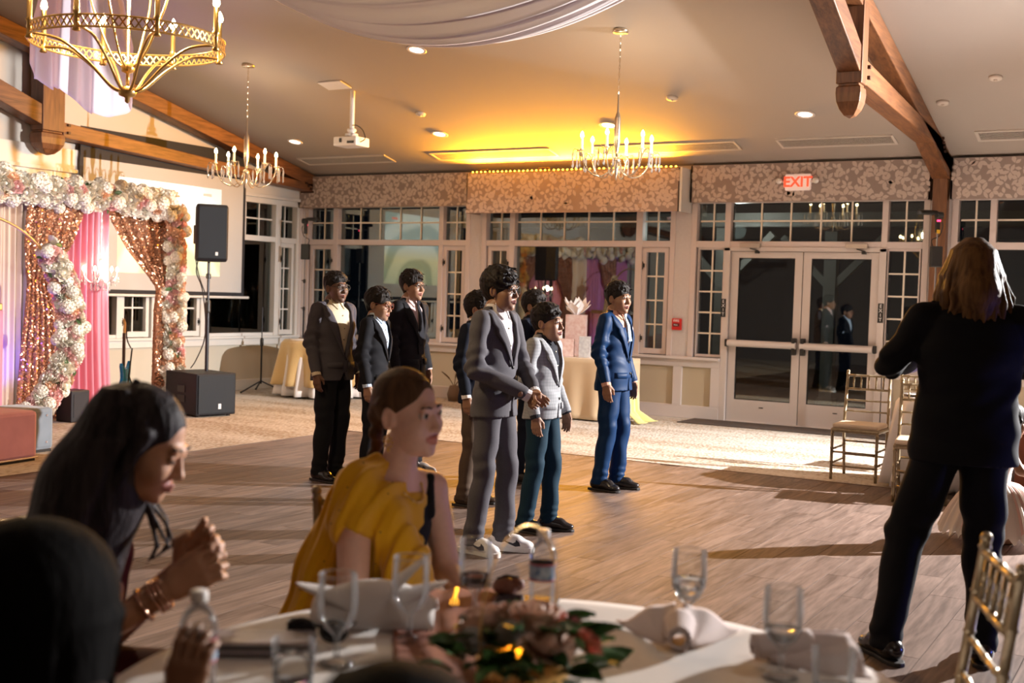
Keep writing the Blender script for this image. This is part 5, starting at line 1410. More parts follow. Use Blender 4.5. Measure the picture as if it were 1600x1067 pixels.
SOLE = [(.0, .135), (.022, .128), (.036, .10), (.037, .05), (.033, .0), (.040, -.06), (.045, -.105), (.036, -.145), (.012, -.162), (-.012, -.162), (-.034, -.145), (-.042, -.105), (-.038, -.06), (-.033, .0), (-.036, .05), (-.035, .10), (-.022, .128)]
def shoe(parent, T, kind, m_up, m_sole, S=1., side=1):
    """T: 4x4 placing the ankle point over the floor; toe towards -Y"""
    s = SDF(.02); sn = kind == 'sneaker'
    s.cap((0, .075, .052), (0, -.06, .045), .040, .040); s.ell((0, -.105, .036), (.041, .052, .034 if sn else .026), k=.03)
    s.cap((0, .055, .06), (0, .045, .105 if sn else .075), .040, .037, k=.03); s.cap((0, .02, .075), (0, -.05, .066), .032, .030, k=.03)
    s.cut(lambda D, X, Y, Z: np.maximum(D, .018 - Z))
    V, F, I = s.mesh('', .0055, [], raw=True)
    V = np.array([T @ Vector(v * S) for v in V])
    o = link_mesh('shoe', np_mesh('shoe', V, F, np.zeros(len(F)), [m_up]), None, parent)
    h = .030 if sn else .018
    so = MB(); so.prism([(x * S * 1.03, y * S) for x, y in SOLE], h * S)
    so.v = [tuple(T @ Vector((x, z, y))) for x, y, z in so.v]
    so.build('sole', m_sole, o, bevel=.004)
    if sn:
        lc = MB()
        for j in range(5):
            y = (-.065 + .022 * j) * S; z = (.078 + .006 * j) * S
            pts = [(-.026 * S, y, z), (0, y - .004, z + .012 * S), (.026 * S, y + .008, z)]
            lc.tube([tuple(T @ Vector(p)) for p in pts], .0035 * S, 5)
        for e in (-1, 1): lc.tube([tuple(T @ Vector((0, .02 * S, .105 * S))), tuple(T @ Vector((e * .025 * S, .0, .118 * S))), tuple(T @ Vector((e * .035 * S, -.02 * S, .09 * S)))], .003 * S, 5)
        lc.build('laces', mat('lace_white', (.8, .78, .75), .7), o)
        sw = [(-.085, .040), (-.055, .036), (-.015, .050), (.055, .084), (-.010, .062), (-.040, .055), (-.055, .062), (-.058, .076), (-.078, .060)]
        for e in (-1, 1):
            mb = MB()
            # curved mark wrapped on the side of the upper
            pts = []
            for (y, z) in sw:
                x = .041 if y > -.07 else .038
                pts.append(Vector((e * (x + .0035 - max(0, z - .055) * .18), y, z)) * S)
            mb.add([tuple(T @ p) for p in pts], [tuple(range(len(pts)))])
            mb.build('side_mark', mat('shoe_mark', (.015, .015, .025), .5), o, solid=.003, fix=False)
    return o

def person(label, loc, face, h, skin_m, hair_m, jacket=None, shirt=None, trousers=None, shoes=('dress', (.012, .011, .012)), specs=None, girth=1., head_yaw=0., head_pitch=0., head_roll=0., arms=None, feet=None, hair=dict(), tie=None, vest=None, hemz=.80, vz=1.06, open_front=.0, hs=1., group=None, vox=.009, lean=0., pocket=None, hand_curl=.35, hair_obj=None, sleeve_cuff=True):
    """standing figure; local frame faces -Y, +X is the figure's left. Design height 1.70 m, scaled to h"""
    S = h / 1.678; g = girth
    r = thing('person', label, 'person', loc, face, group)
    A = arms or {}
    la = A.get('L', ((.215, .02, 1.11), (.225, -.045, .86), (0, -.15, -1))); ra = A.get('R', ((-.215, .02, 1.11), (-.225, -.045, .86), (0, -.15, -1)))
    fe = feet or dict(L=((.095, .0), .12), R=((-.095, .0), -.12))
    sc = lambda V: V * S
    # ---------- head, neck, hands and hidden trunk: one body mesh
    hd = head_sdf(); HS = hs / S
    Rh = np.array((Matrix.Rotation(head_yaw, 3, 'Z') @ Matrix.Rotation(head_pitch, 3, 'X') @ Matrix.Rotation(head_roll, 3, 'Y')))
    hc = np.array([0, -.012, 1.668 - .118 * HS])
    V, F, I = hd.mesh('', .0036, [], raw=True)
    parts = [(xf(V * HS, Rh, hc) * S, F, I)]
    nb = SDF(.03); chin = hc + Rh @ (np.array([0, -.01, -.075]) * HS)
    nb.cap(chin, (0, .022, 1.435), .048 * g ** .5, .049 * g ** .5); nb.cap((0, .022, 1.435), (0, .02, 1.36), .049, .055, k=.04)
    nb.stack([(.95, .10, .07, 0, 0), (1.15, .11, .07, 0, 0), (1.32, .11, .06, 0, .01), (1.36, .06, .05, 0, .015)]); 
    for e, k in ((1, 'L'), (-1, 'R')): nb.chain([(e * .065, 0, .95), ((e * .085 + fe[k][0][0]) / 2 + fe.get('knee' + k, (0, 0))[0], fe[k][0][1] * .5 - .012 + fe.get('knee' + k, (0, 0))[1], .5), (fe[k][0][0], fe[k][0][1] + .035, .1)], [.06, .04, .03])
    V, F, I = nb.mesh('', .014, [], raw=True); parts.append((V * S, F, I * 0))
    for e, (el, wr, dr), cu in ((1, la, A.get('curlL')), (-1, ra, A.get('curlR'))):
        hh = SDF(.006); th = A.get('thumbL' if e > 0 else 'thumbR', (0, -1, 0)); pal = -1 if e > 0 else 1
        pal = A.get('palmL' if e > 0 else 'palmR', pal)
        hand_prims(hh, frame_along(wr, dr, th), .96 * hs / S ** .3, hand_curl, 0, pal, curls=cu)
        V, F, I = hh.mesh('', .0042, [], raw=True); parts.append((V * S, F, I * 0))
    V, F, I = join_np(parts)
    link_mesh('body', np_mesh('body', V, F, I, skin_m), None, r)
    # ---------- hair
    if hair_obj is None:
        hr = boy_hair(**hair); V, F, I = hr.mesh('', .0045, [], raw=True)
        link_mesh('hair', np_mesh('hair', xf(V * HS, Rh, hc) * S, F, np.zeros(len(F)), [hair_m]), None, r)
    if specs is not None: glasses(r, HS * S, Rh, hc * S, specs)
    # ---------- trousers
    tr = SDF(.025)
    tr.stack([(.84, .150 * g, .105 * g, 0, .0), (.93, .155 * g, .108 * g, 0, .0), (1.06, .14 * g, .095 * g, 0, 0)])
    ank = {}
    for e, k in ((1, 'L'), (-1, 'R')):
        (fx, fy), an = fe[k]; kx = (e * .085 + fx) / 2 + fe.get('knee' + k, (0, 0))[0]; ky = fy * .5 - .012 + fe.get('knee' + k, (0, 0))[1]
        tr.chain([(e * .072, .0, .90), (kx, ky, .50), (fx, fy + .035, .07)], [.088 * g, .066 * g, .060], k=.02)
        ank[k] = (fx, fy, an)
    tr.cut(lambda D, X, Y, Z: np.maximum(D, .050 - Z)); tr.cut(lambda D, X, Y, Z: D + .0035 * np.sin(85 * Z + 30 * X + 9 * np.sin(9 * Z + 7 * Y)) * np.clip(1 - np.abs(Z - .12) / .14, 0, 1) + .004 * np.sin(60 * Z + 25 * Y) * np.clip(1 - np.abs(Z - .52) / .12, 0, 1)); tr.cut(wrinkle(.004, 18, 3))
    V, F, I = tr.mesh('', vox, [], raw=True)
    link_mesh('trousers', np_mesh('trousers', V * S, F, np.zeros(len(F)), [trousers]), None, r)
    for k in 'LR':
        fx, fy, an = ank[k]
        T = Matrix.Translation((fx * S, fy * S, 0)) @ Matrix.Rotation(an, 4, 'Z')
        kind, col = shoes[0], shoes[1]
        if kind == 'sneaker': shoe(r, T, kind, mat('sneaker_%.2f' % col[0], col, .5), mat('sneaker_sole', (.75, .72, .68), .6), S)
        else: shoe(r, T, kind, mat('leather_%.3f' % col[0], col, .22, coat=.4), mat('dark_sole', (.02, .016, .014), .6), S)
    # ---------- jacket
    def jacket_prims(s, dr=0.):
        s.stack([(hemz, .178 * g - dr, .125 * g - dr, 0, .0), (.92, .172 * g - dr, .122 * g - dr, 0, 0), (1.07, .158 * g - dr, .108 * g - dr, 0, 0), (1.24, .178 * g - dr, .118 * g - dr, 0, .005), (1.35, .155 * g - dr, .10 * g - dr, 0, .012), (1.415, .085 - dr, .075 - dr, 0, .02), (1.44, .066 - dr, .062 - dr, 0, .022)], k=.02)
        for e in (-1, 1): s.cap((e * .06, .014, 1.392), (e * .165 * g ** .5, .012, 1.365), .045 - dr, .052 - dr, k=.03)
    jk = SDF(.02); jacket_prims(jk)
    for e, (el, wr, dr) in ((1, la), (-1, ra)):
        sh = np.array((e * .172 * g ** .5, .012, 1.36)); el = np.array(el); wr = np.array(wr)
        jk.cap(sh, el, .058, .050, k=.022); jk.cap(el, el + (wr - el) * .93, .049, .040, k=.03)
    jw = jk.P[:]
    slope = .30
    def vcut(D, X, Y, Z):
        w = np.maximum(np.abs(X) - np.maximum((Z - vz) * slope, 0) * (Z > vz) , Y - .0)
        w = np.where(Z > vz, w, 1.)
        lowcut = np.maximum(np.abs(X) - np.maximum((vz - .10 - Z) * (.10 + open_front), 0), Y); lowcut = np.where(Z < vz - .10, lowcut, 1.)
        return np.maximum(np.maximum(D, -w * .95), -lowcut * .95)
    jk.cut(lambda D, X, Y, Z: np.maximum(D, hemz + .004 - Z))
    ell_, elr_ = np.array(la[0]), np.array(ra[0])
    def folds(D, X, Y, Z):
        o = 0
        for e in (ell_, elr_):
            q = np.clip(1 - np.sqrt((X - e[0]) ** 2 + (Y - e[1]) ** 2 + (Z - e[2]) ** 2) / .15, 0, 1); o = o + q * .012 * np.sin(75 * Z + 45 * Y + 40 * X)
        q = np.clip(1 - np.abs(Z - 1.05) / .12, 0, 1); o = o + q * .003 * np.sin(60 * Z + 35 * X + 4 * np.sin(9 * Y))
        return D + o
    jk.cut(folds); jk.cut(wrinkle(.0045, 20, 5)); jk.cut(vcut)
    V, F, I = jk.mesh('', vox, [], raw=True)
    jo = link_mesh('jacket', np_mesh('jacket', V * S, F, np.zeros(len(F)), [jacket]), None, r)
    # surface probe: y of the (uncut) jacket front at x, z
    pr = SDF(.02); jacket_prims(pr)
    def front(x, z, off=.004):
        ys = np.linspace(-.20, .06, 66); X = np.full((1, 66, 1), x); Z = np.full((1, 1, 1), z); Y = ys[None, :, None]
        D = np.full((1, 66, 1), .3); I0 = np.zeros((1, 66, 1), np.uint8)
        for p in pr.P: pr._merge(D, I0, np.broadcast_to(pr._dist(p, X, Y, Z), D.shape), p)
        d = D[0, :, 0]; i = np.argmax(d < 0)
        if not (d < 0).any(): return .02
        t = d[i - 1] / (d[i - 1] - d[i]) if i else 0
        return ys[i - 1] + (ys[1] - ys[0]) * t - off
    for e in (-1, 1):
        lap = []
        N = 12
        for i in range(N + 1):
            t = i / N; z = vz + (1.425 - vz) * t; xi = (z - vz) * slope * .98 + .001
            wdt = .010 + .062 * min(1, t / .62) if t < .66 else (.072 * (1 - (t - .66) * .9) if t < .97 else .045)
            if .66 < t < .74: wdt -= .018
            xo = xi + wdt
            row = []
            for q in (0, .33, .67, 1.):
                x = (xi + (xo - xi) * q); row.append((e * x * S, front(e * x, z, .007 + .004 * q) * S, z * S))
            lap.append(row)
        MB().grid(lambda u, v: lap[round(u * N)][round(v * 3)], N, 3).build('lapel', jacket, jo, smooth=True, solid=.007 * S, fix=False)
        px = e * .095; pz = .93
        MB().grid(lambda u, v: ((px + (u - .5) * .12) * S, front(px + (u - .5) * .12, pz + (v - .5) * .045, .007) * S, (pz + (v - .5) * .045) * S), 5, 2).build('pocket_flap', jacket, jo, smooth=True, solid=.006 * S, fix=False)
    for bz in (vz - .005, vz - .095):
        MB().ball((.012 * S, (front(.012, bz, .006)) * S, bz * S), (.011 * S, .004 * S, .011 * S), 10, 6).build('button', M_dark, jo, smooth=True)
    if pocket is not None:
        MB().grid(lambda u, v: ((.085 + u * .05) * S, front(.085 + u * .05, 1.27 + .03 * v, .009) * S, (1.265 + .035 * v * (1 + .5 * sin(7 * u))) * S), 4, 2).build('pocket_square', pocket, jo, solid=.004, fix=False)
    # ---------- shirt with collar
    st = SDF(.015); jacket_prims(st, .013)
    st.P = [p for p in st.P if p[0] == 'stk']
    st.stack([(1.385, .085, .078, 0, .016), (1.425, .064, .064, 0, .018), (1.462, .058, .060, 0, .014)], k=.01)
    ch = shirt if vest is None else vest
    st.cut(lambda D, X, Y, Z: np.maximum(D, .90 - Z)); st.cut(wrinkle(.0015, 26, 8))
    V, F, I = st.mesh('', vox, [], raw=True)
    so = link_mesh('shirt', np_mesh('shirt', V * S, F, np.zeros(len(F)), [shirt]), None, r)
    if vest is not None:
        vs_ = [(0, -.002)]
        MB().grid(lambda u, v: (((u - .5) * 2 * (.012 + (.125 - .012) * 1) * (.55)) * S, (front((u - .5) * .137, .95 + .36 * v, -.007)) * S, (.95 + (.36 * v) * (1 - .75 * max(0, 1 - abs(u - .5) * 4) * (v ** 2) * .7)) * S), 12, 12).build('waistcoat', vest, r, smooth=True, solid=.008, fix=False)
    cm = shirt
    for e in (-1, 1):
        tri = [(e * .004, -.046, 1.438), (e * .050, -.012, 1.466), (e * .064, -.030, 1.418), (e * .036, front(e * .036, 1.375, -.004), 1.368)]
        MB().add([tuple(np.array(p) * S) for p in tri], [(0, 1, 2, 3)]).build('collar', cm, so, solid=.006, fix=False)
        if sleeve_cuff:
            el, wr, dr = (la if e > 0 else ra); el = np.array(el); wr = np.array(wr); d = (wr - el) / np.linalg.norm(wr - el)
            MB().tube([tuple((el + d * (np.linalg.norm(wr - el) * .80)) * S), tuple((wr - d * .002 + d * .022) * S)], [.037 * S, .0375 * S], 14).build('cuff', cm, so, smooth=False)
    if tie is not None:
        rows = [(1.425, .016), (1.405, .021), (1.385, .012), (1.33, .022), (1.20, .030), (1.06, .036), (.99, .034)]
        if vest is not None: rows = rows[:5]
        MB().grid(lambda u, v: ((v - .5) * 2 * rows[round(u * (len(rows) - 1))][1] * S, (front(0, min(rows[round(u * (len(rows) - 1))][0], 1.40), -.004) - .010 - (.010 if round(u * (len(rows) - 1)) < 2 else 0)) * S, rows[round(u * (len(rows) - 1))][0] * S), len(rows) - 1, 2).build('tie', tie, r, smooth=False, solid=.008, fix=False)
    else:
        for bz in (1.32, 1.22, 1.13):
            if bz > vz: MB().ball((0, front(0, bz, -.010) * S, bz * S), (.006 * S, .003 * S, .006 * S), 8, 5).build('shirt_button', M_nickel, so)
    # belt
    return r

def facing(right, toward):
    """heading angle for a figure looking image-right / towards the camera"""
    d = Vector((.866, .5, 0)) * right + Vector((.5, -.866, 0)) * toward
    return math.atan2(d.y, d.x) + pi / 2

G_BOYS = 'boys in suits standing on the dance floor'
F_grey = fabric('suit_grey', (.100, .094, .104)); F_greyb = fabric('blazer_grey_brown', (.078, .070, .082)); F_black = fabric('suit_black', (.008, .008, .011)); F_char = fabric('suit_charcoal', (.014, .0135, .016)); F_navy = fabric('suit_navy', (.006, .009, .020)); F_blue = fabric('suit_blue', (.0018, .026, .088), (.0014, .021, .072), .55, 300, .0); F_jean = fabric('jean_teal', (.010, .036, .058), (.007, .024, .040))
def plaid_mat():
    m = bpy.data.materials.new('blazer_plaid'); m.use_nodes = True; nt = m.node_tree; b = nt.nodes['Principled BSDF']; b.inputs['Roughness'].default_value = .85
    t = _n(nt, 'ShaderNodeTexCoord'); prev = None
    for ax in ('X', 'Z'):
        w = _n(nt, 'ShaderNodeTexWave', wave_type='BANDS', bands_direction=ax); w.inputs['Scale'].default_value = 16; w.inputs['Distortion'].default_value = .15
        nt.links.new(t.outputs['Object'], w.inputs[0]); rp = _n(nt, 'ShaderNodeValToRGB'); rp.color_ramp.elements[0].position = .0; rp.color_ramp.elements[0].color = (.84, .85, .86, 1); rp.color_ramp.elements[1].position = .35; rp.color_ramp.elements[1].color = (1, 1, 1, 1)
        nt.links.new(w.outputs[0], rp.inputs[0])
        if prev is None: prev = rp.outputs[0]
        else:
            mx = _n(nt, 'ShaderNodeMix', data_type='RGBA', blend_type='MULTIPLY'); mx.inputs[0].default_value = 1; nt.links.new(prev, mx.inputs[6]); nt.links.new(rp.outputs[0], mx.inputs[7]); prev = mx.outputs[2]
    mx = _n(nt, 'ShaderNodeMix', data_type='RGBA', blend_type='MULTIPLY'); mx.inputs[0].default_value = 1; mx.inputs[7].default_value = (.30, .305, .315, 1); nt.links.new(prev, mx.inputs[6]); nt.links.new(mx.outputs[2], b.inputs['Base Color'])
    return m
F_plaid = plaid_mat()
S_cream = fabric('shirt_cream', (.66, .56, .40), (.60, .50, .35)); S_white = fabric('shirt_white', (.72, .68, .68), (.66, .62, .62)); S_pink = fabric('shirt_pink', (.68, .52, .50), (.62, .47, .46)); S_lblue = fabric('shirt_pale_blue', (.36, .48, .66), (.55, .62, .72), .8, 60); S_dark = fabric('shirt_dark', (.02, .022, .03)); S_peach = fabric('shirt_peach', (.72, .42, .30))
DOWN = lambda e, x=.215, fy=-.03, ey=.03: ((e * x, ey, 1.11), (e * (x + .012), fy, .87), (0, -.12, -1))
def rest(**k): return dict(L=DOWN(1), R=DOWN(-1), **k)

# 1 boy in grey-brown blazer, cream shirt
person('bespectacled boy in grey blazer and cream shirt standing furthest left', (6.19, -6.93, 0), facing(.82, .57), 1.655, SK_D, M_hb, F_greyb, S_cream, F_black, ('dress', (.012, .011, .012)), M_specs, 1.12, -.12, 0, 0, dict(L=DOWN(1, .225, -.06), R=DOWN(-1, .225, -.05)), None, dict(vol=.6, fringe=.25, seed=1), group=G_BOYS, vz=.98, open_front=.5)
# 2 shorter boy, black blazer
person('shorter boy in black blazer and pale blue shirt with red-framed glasses', (6.62, -6.95, 0), facing(.95, .3), 1.535, SK_T, M_hb, F_black, S_lblue, F_black, ('dress', (.013, .011, .012)), M_specr, 1.0, -.05, .12, 0, rest(), None, dict(vol=1.1, fringe=1.0, seed=2), group=G_BOYS)
# 3 taller boy, charcoal suit
person('tall bespectacled boy in charcoal suit with pink shirt', (6.47, -6.29, 0), facing(.85, .5), 1.69, SK_M, M_hb, F_char, S_pink, F_black, ('sneaker', (.20, .18, .17)), M_specs, .98, -.10, 0, 0, rest(), dict(L=((.10, -.05), .25), R=((-.10, 0), -.05)), dict(vol=1.3, fringe=.8, seed=3), tie=fabric('tie_black', (.015, .015, .02)), group=G_BOYS)
# 4 boy hidden behind the grey suit
person('boy largely hidden behind the boy in the grey suit', (7.64, -7.13, 0), facing(.9, .4), 1.53, SK_M, M_hb, F_navy, S_white, fabric('trouser_brown', (.09, .06, .04)), ('dress', (.045, .028, .018)), None, .95, .1, 0, 0, rest(), None, dict(vol=.9, fringe=.6, seed=4), group=G_BOYS)
# 5 grey three-quarter suit, clasped hands, white sneakers
arms5 = dict(L=((.225, -.05, 1.10), (.045, -.235, .955), (-.75, -.25, -.35)), R=((-.235, .0, 1.09), (-.045, -.235, .945), (.85, -.35, -.25)), thumbL=(0, -.6, .8), thumbR=(0, -.6, .8), curlL=(.7, .7, .7, .7), curlR=(.55, .55, .55, .55), palmL=1, palmR=-1)
person('boy in grey suit and white sneakers with hands clasped in front', (8.545, -8.38, 0), facing(.86, .5), 1.665, SK_M, M_hb, F_grey, S_white, F_grey, ('sneaker', (.80, .77, .74)), M_specs, .97, .05, 0, 0, arms5, dict(L=((.10, -.06), .30), R=((-.10, .03), -.10)), dict(vol=1.9, fringe=.9, seed=5), group=G_BOYS, vz=1.10, vox=.008)
# 6 navy suit behind the plaid blazer
person('boy in navy suit half hidden behind the boy in the pale plaid blazer', (7.44, -5.96, 0), facing(.9, .4), 1.555, SK_M, M_hb, F_navy, S_dark, F_navy, ('dress', (.012, .012, .013)), None, 1.0, -.1, 0, 0, rest(), dict(L=((.13, -.04), .25), R=((-.11, .03), -.1)), dict(vol=1.1, fringe=.8, seed=6), group=G_BOYS)
# 7 pale plaid blazer and jeans
person('small boy in pale grey plaid blazer and teal jeans', (8.48, -7.67, 0), facing(.88, .46), 1.465, SK_T, M_hb, F_plaid, S_dark, F_jean, ('dress', (.014, .012, .013)), None, 1.04, -.02, -.03, 0, dict(L=DOWN(1, .235, -.07), R=DOWN(-1, .235, -.06)), dict(L=((.10, -.06), .3), R=((-.095, .04), -.1)), dict(vol=.9, fringe=.35, seed=7), group=G_BOYS, hemz=.83, vox=.008, hs=.97, vz=1.08)
# 8 bright blue three-piece
person('smiling boy in bright blue suit with waistcoat and patterned tie', (8.12, -5.85, 0), facing(.86, .51), 1.64, SK_M, M_hb, F_blue, S_peach, F_blue, ('dress', (.012, .012, .013)), None, 1.10, -.25, 0, 0, dict(L=DOWN(1, .235, -.05), R=DOWN(-1, .235, -.05)), dict(L=((.10, -.04), .25), R=((-.10, .02), -.12)), dict(vol=1.1, fringe=.3, seed=8), tie=mat('tie_pattern', (.55, .62, .68), .6, noise=(60, (.05, .12, .25), 2)), vest=F_blue, pocket=S_white, group=G_BOYS, vz=1.04, vox=.008)
# ------------------------------------------------------------------ long-haired man seen from behind
F_mans = fabric('suit_midnight', (.0030, .0032, .0060))
MAN = person('long-haired man in midnight suit standing with his back to the camera', (11.22, -8.97, 0), facing(.12, -1.), 1.80, SK_L, M_hbr, F_mans, S_white, F_mans, ('dress', (.010, .008, .008)), None, 1.18, 0, .08, 0,
    dict(L=((.295, -.02, 1.17), (.16, -.30, 1.16), (-.3, -.9, .2)), R=((-.325, -.02, 1.17), (-.16, -.30, 1.16), (.3, -.9, .2)), palmL=-1, palmR=1, thumbL=(0, 0, 1), thumbR=(0, 0, 1)), dict(L=((.285, .03), .35), R=((-.10, -.02), -.15), kneeL=(.02, -.02)), hair_obj=1, hemz=.79, vox=.008)
def man_hair():
    rr = random.Random(4); s = SDF(.012)
    s.ell((0, .016, .036), (.086, .104, .092)); s.cap((0, .05, .02), (0, .085, -.10), .085, .095, k=.04); s.cap((0, .085, -.10), (-.02, .09, -.20), .085, .055, k=.04)
    for i in range(110):
        a = rr.uniform(-2.1, 2.1); top = np.array([sin(a) * .030, cos(a) * .036 + .016, .120]); up = np.array([sin(a) * .080, cos(a) * .094 + .016, .072])
        mid = np.array([sin(a) * (.104 + rr.uniform(0, .018)), cos(a) * .112 + .012, -.03]); L = rr.uniform(.15, .255) + (.05 if sin(a) < -.4 else 0)
        end = np.array([sin(a) * (.115 + rr.uniform(-.02, .04)) + rr.uniform(-.025, .02), cos(a) * .125 + .02, -L]); w = rr.uniform(-.02, .02)
        mid2 = (mid + end) / 2 + np.array([w, abs(w), 0])
        s.chain([top, up, mid, mid2, end], [.006, .009, .011, .010, .004], k=.008)
    s.ell((0, -.12, -.07), (.062, .075, .11), k=.01, sub=True)
    return s
V, F, I = man_hair().mesh('', .0045, [], raw=True); _S = 1.80 / 1.678
link_mesh('hair', np_mesh('hair', (V * 1.0 / _S + np.array([0, -.012, 1.668 - .118 / _S])) * _S, F, np.zeros(len(F)), [hair_mat('hair_golden_brown', (.050, .022, .008), (.16, .080, .026))]), None, MAN)
MB().box2((-.075, -.47, 1.24), (.075, -.36, 1.34)).build('camera_body', M_dark, None, bevel=.01)
_cam = bpy.data.objects['camera_body']; _cam.location = MAN.location; _cam.rotation_euler = MAN.rotation_euler; tag(_cam, 'black camera held in front of the long-haired man', 'camera')
MB().tube([(0, -.47, 1.285), (0, -.60, 1.285)], .042, 16).build('lens_barrel', M_dark, _cam)

# ------------------------------------------------------------------ helper for seated figures
def place(parts_mesh, name, m, parent): return link_mesh(name, parts_mesh, None, parent)
def head_part(hc, yaw, pitch, roll, HS, lady=True, vox=.0034, closed=False):
    R = np.array(Matrix.Rotation(yaw, 3, 'Z') @ Matrix.Rotation(pitch, 3, 'X') @ Matrix.Rotation(roll, 3, 'Y'))
    V, F, I = head_sdf(lady=lady, closed=closed).mesh('', vox, [], raw=True)
    return (xf(V * HS, R, np.array(hc)), F, I), R

# ------------------------------------------------------------------ woman in mustard dupatta
YW = thing('person', 'woman with braided brown hair and mustard-yellow dupatta seated at the table', 'person', (9.985, -11.485, -.045), facing(.80, .60))
hcY = np.array([.0, -.125, 1.21]); hp, RhY = head_part(hcY, .06, .05, -.10, 1.02, True, .0032)
b = SDF(.03)
b.stack([(.47, .165, .12, 0, .02), (.60, .15, .105, 0, 0), (.74, .125, .09, 0, -.03), (.88, .14, .095, 0, -.06), (.97, .12, .075, 0, -.075), (1.03, .06, .05, 0, -.085)], k=.03)
b.cap((0, -.085, 1.01), hcY + RhY @ np.array([0, .005, -.085]), .052, .048, k=.03)
for e in (-1, 1): b.cap((e * .05, -.08, 1.005), (e * .155, -.085, .965), .035, .045, k=.03)
b.chain([(-.165, -.085, .955), (-.200, -.125, .70)], [.050, .043], k=.025); b.chain([(-.200, -.125, .70), (-.13, -.33, .66)], [.042, .030], k=.02)
b.chain([(.165, -.085, .955), (.205, -.12, .71)], [.046, .040], k=.025); b.chain([(.205, -.12, .71), (.06, -.34, .66)], [.040, .028], k=.02)
for e in (-1, 1): b.chain([(e * .09, .0, .53), (e * .10, -.42, .55), (e * .10, -.44, .10)], [.085, .065, .045], k=.03)
b.cap((.075, -.33, .66), (-.12, -.34, .66), .001, .001)
hand_prims(b, frame_along((-.13, -.33, .66), (.5, -.8, -.1), (.4, .3, .8)), .92, .4, 0, -1); hand_prims(b, frame_along((.06, -.34, .66), (-.5, -.8, -.1), (-.4, .3, .8)), .92, .4, 0, 1)
V, F, I = b.mesh('', .008, [], raw=True)
V, F, I = join_np([hp, (V, F, I * 0)])
link_mesh('body', np_mesh('body', V, F, I, skin('skin_rosy', (.70, .44, .34), (.55, .20, .17))), None, YW)
M_sari = cloth_mat('dupatta_mustard', (.78, .42, .008), .7, .12, .3, (160, .25))
c = SDF(.03)
c.stack([(.44, .215, .16, -.01, .03), (.60, .180, .135, -.01, .01), (.74, .145, .112, -.005, -.03), (.88, .155, .112, -.01, -.06), (.955, .135, .09, -.02, -.075), (1.0, .09, .065, -.04, -.08)], k=.03)
c.cap((-.045, -.06, 1.03), (-.150, -.080, 1.000), .046, .056, k=.03); c.cap((-.150, -.080, 1.00), (-.178, -.095, .90), .060, .070, k=.03)
c.chain([(-.12, -.02, .93), (-.14, .05, .75), (-.15, .10, .55), (-.155, .125, .40)], [.062, .072, .085, .095], k=.05)
c.chain([(-.10, -.13, .95), (-.07, -.20, .78), (-.05, -.22, .60)], [.05, .065, .08], k=.04)
c.cut(lambda D, X, Y, Z: np.maximum(D, -np.maximum(.075 + .55 * (1.0 - Z) * 0 - X, .80 - Z)))                    # bare left shoulder
c.ell((-.225, -.130, .76), (.075, .062, .135), k=.012, sub=True)                                                      # arm hole
c.cut(lambda D, X, Y, Z: D + .0050 * np.sin(115 * (Y * .9 - X * .25) + 36 * Z + 1.2 * np.sin(7 * Z)) + .0022 * np.sin(235 * (Y * .9 - X * .2) + 66 * Z + np.sin(11 * Z)))
V, F, I = c.mesh('', .0065, [], raw=True)
so = link_mesh('dupatta', np_mesh('dupatta', V, F, np.zeros(len(F)), [M_sari]), None, YW)
sq = MB(); rr = random.Random(5)
idx = rr.sample(range(len(V)), 90)
for i in idx: sq.ball(V[i], .0028, 5, 3)
tag(sq.build('bead_trim', mat('bead_dark', (.18, .09, .01), .3, .5), so), kind='stuff')
# dark camisole strap and bodice on her left
bo = SDF(.02); bo.stack([(.70, .135, .10, .01, -.025), (.86, .15, .104, .01, -.058), (.93, .10, .09, .03, -.07)], k=.02)
bo.cap((.085, -.150, .90), (.115, -.120, 1.0), .016, .012, k=.01); bo.cap((.115, -.120, 1.0), (.10, -.03, .97), .012, .012, k=.01)
bo.cut(lambda D, X, Y, Z: np.maximum(D, -.02 - X))
V, F, I = bo.mesh('', .007, [], raw=True); link_mesh('camisole', np_mesh('camisole', V, F, np.zeros(len(F)), [fabric('camisole_black', (.010, .010, .012))]), None, YW)
sk = SDF(.04); sk.stack([(.43, .20, .17, 0, .0), (.60, .17, .13, 0, 0)], k=.03)
for e in (-1, 1): sk.chain([(e * .09, .0, .52), (e * .11, -.44, .54), (e * .12, -.46, .19)], [.11, .10, .12], k=.06)
V, F, I = sk.mesh('', .012, [], raw=True); link_mesh('skirt', np_mesh('skirt', V, F, np.zeros(len(F)), [fabric('skirt_black', (.012, .011, .013))]), None, YW)
hs_ = SDF(.012)
hs_.ell((0, .016, .028), (.0775, .0965, .0885)); hs_.cap((0, .085, .0), (0, .10, -.03), .040, .035, k=.02)
rr = random.Random(6)
for i in range(60):
    a = rr.uniform(-1.5, 1.5); st = np.array([sin(a) * .055, -cos(a) * .060 + .0, .088 - abs(sin(a)) * .03]); en = np.array([sin(a) * .05, .09, rr.uniform(-.02, .03)])
    m1 = np.array([sin(a) * .084, .035, .075 - abs(a) * .035]); hs_.chain([st, m1, en], [.0045, .0050, .0045], k=.0025)
for i in range(9): hs_.ell((.006 * (-1) ** i, .105 + .004 * i, -.05 - .034 * i), (.024 - .001 * i, .022 - .001 * i, .024), k=.008)
hs_.ell((0, -.120, -.040), (.066, .068, .095), k=.006, sub=True)
for e in (-1, 1): hs_.ell((e * .083, .004, -.024), (.02, .026, .036), k=.004, sub=True)
hs_.cut(lambda D, X, Y, Z: np.maximum(D, np.minimum(-.07 - Z, .06 - Y)))
V, F, I = hs_.mesh('', .0042, [], raw=True)
link_mesh('hair', np_mesh('hair', xf(V * 1.02, RhY, hcY), F, np.zeros(len(F)), [M_hbr]), None, YW)
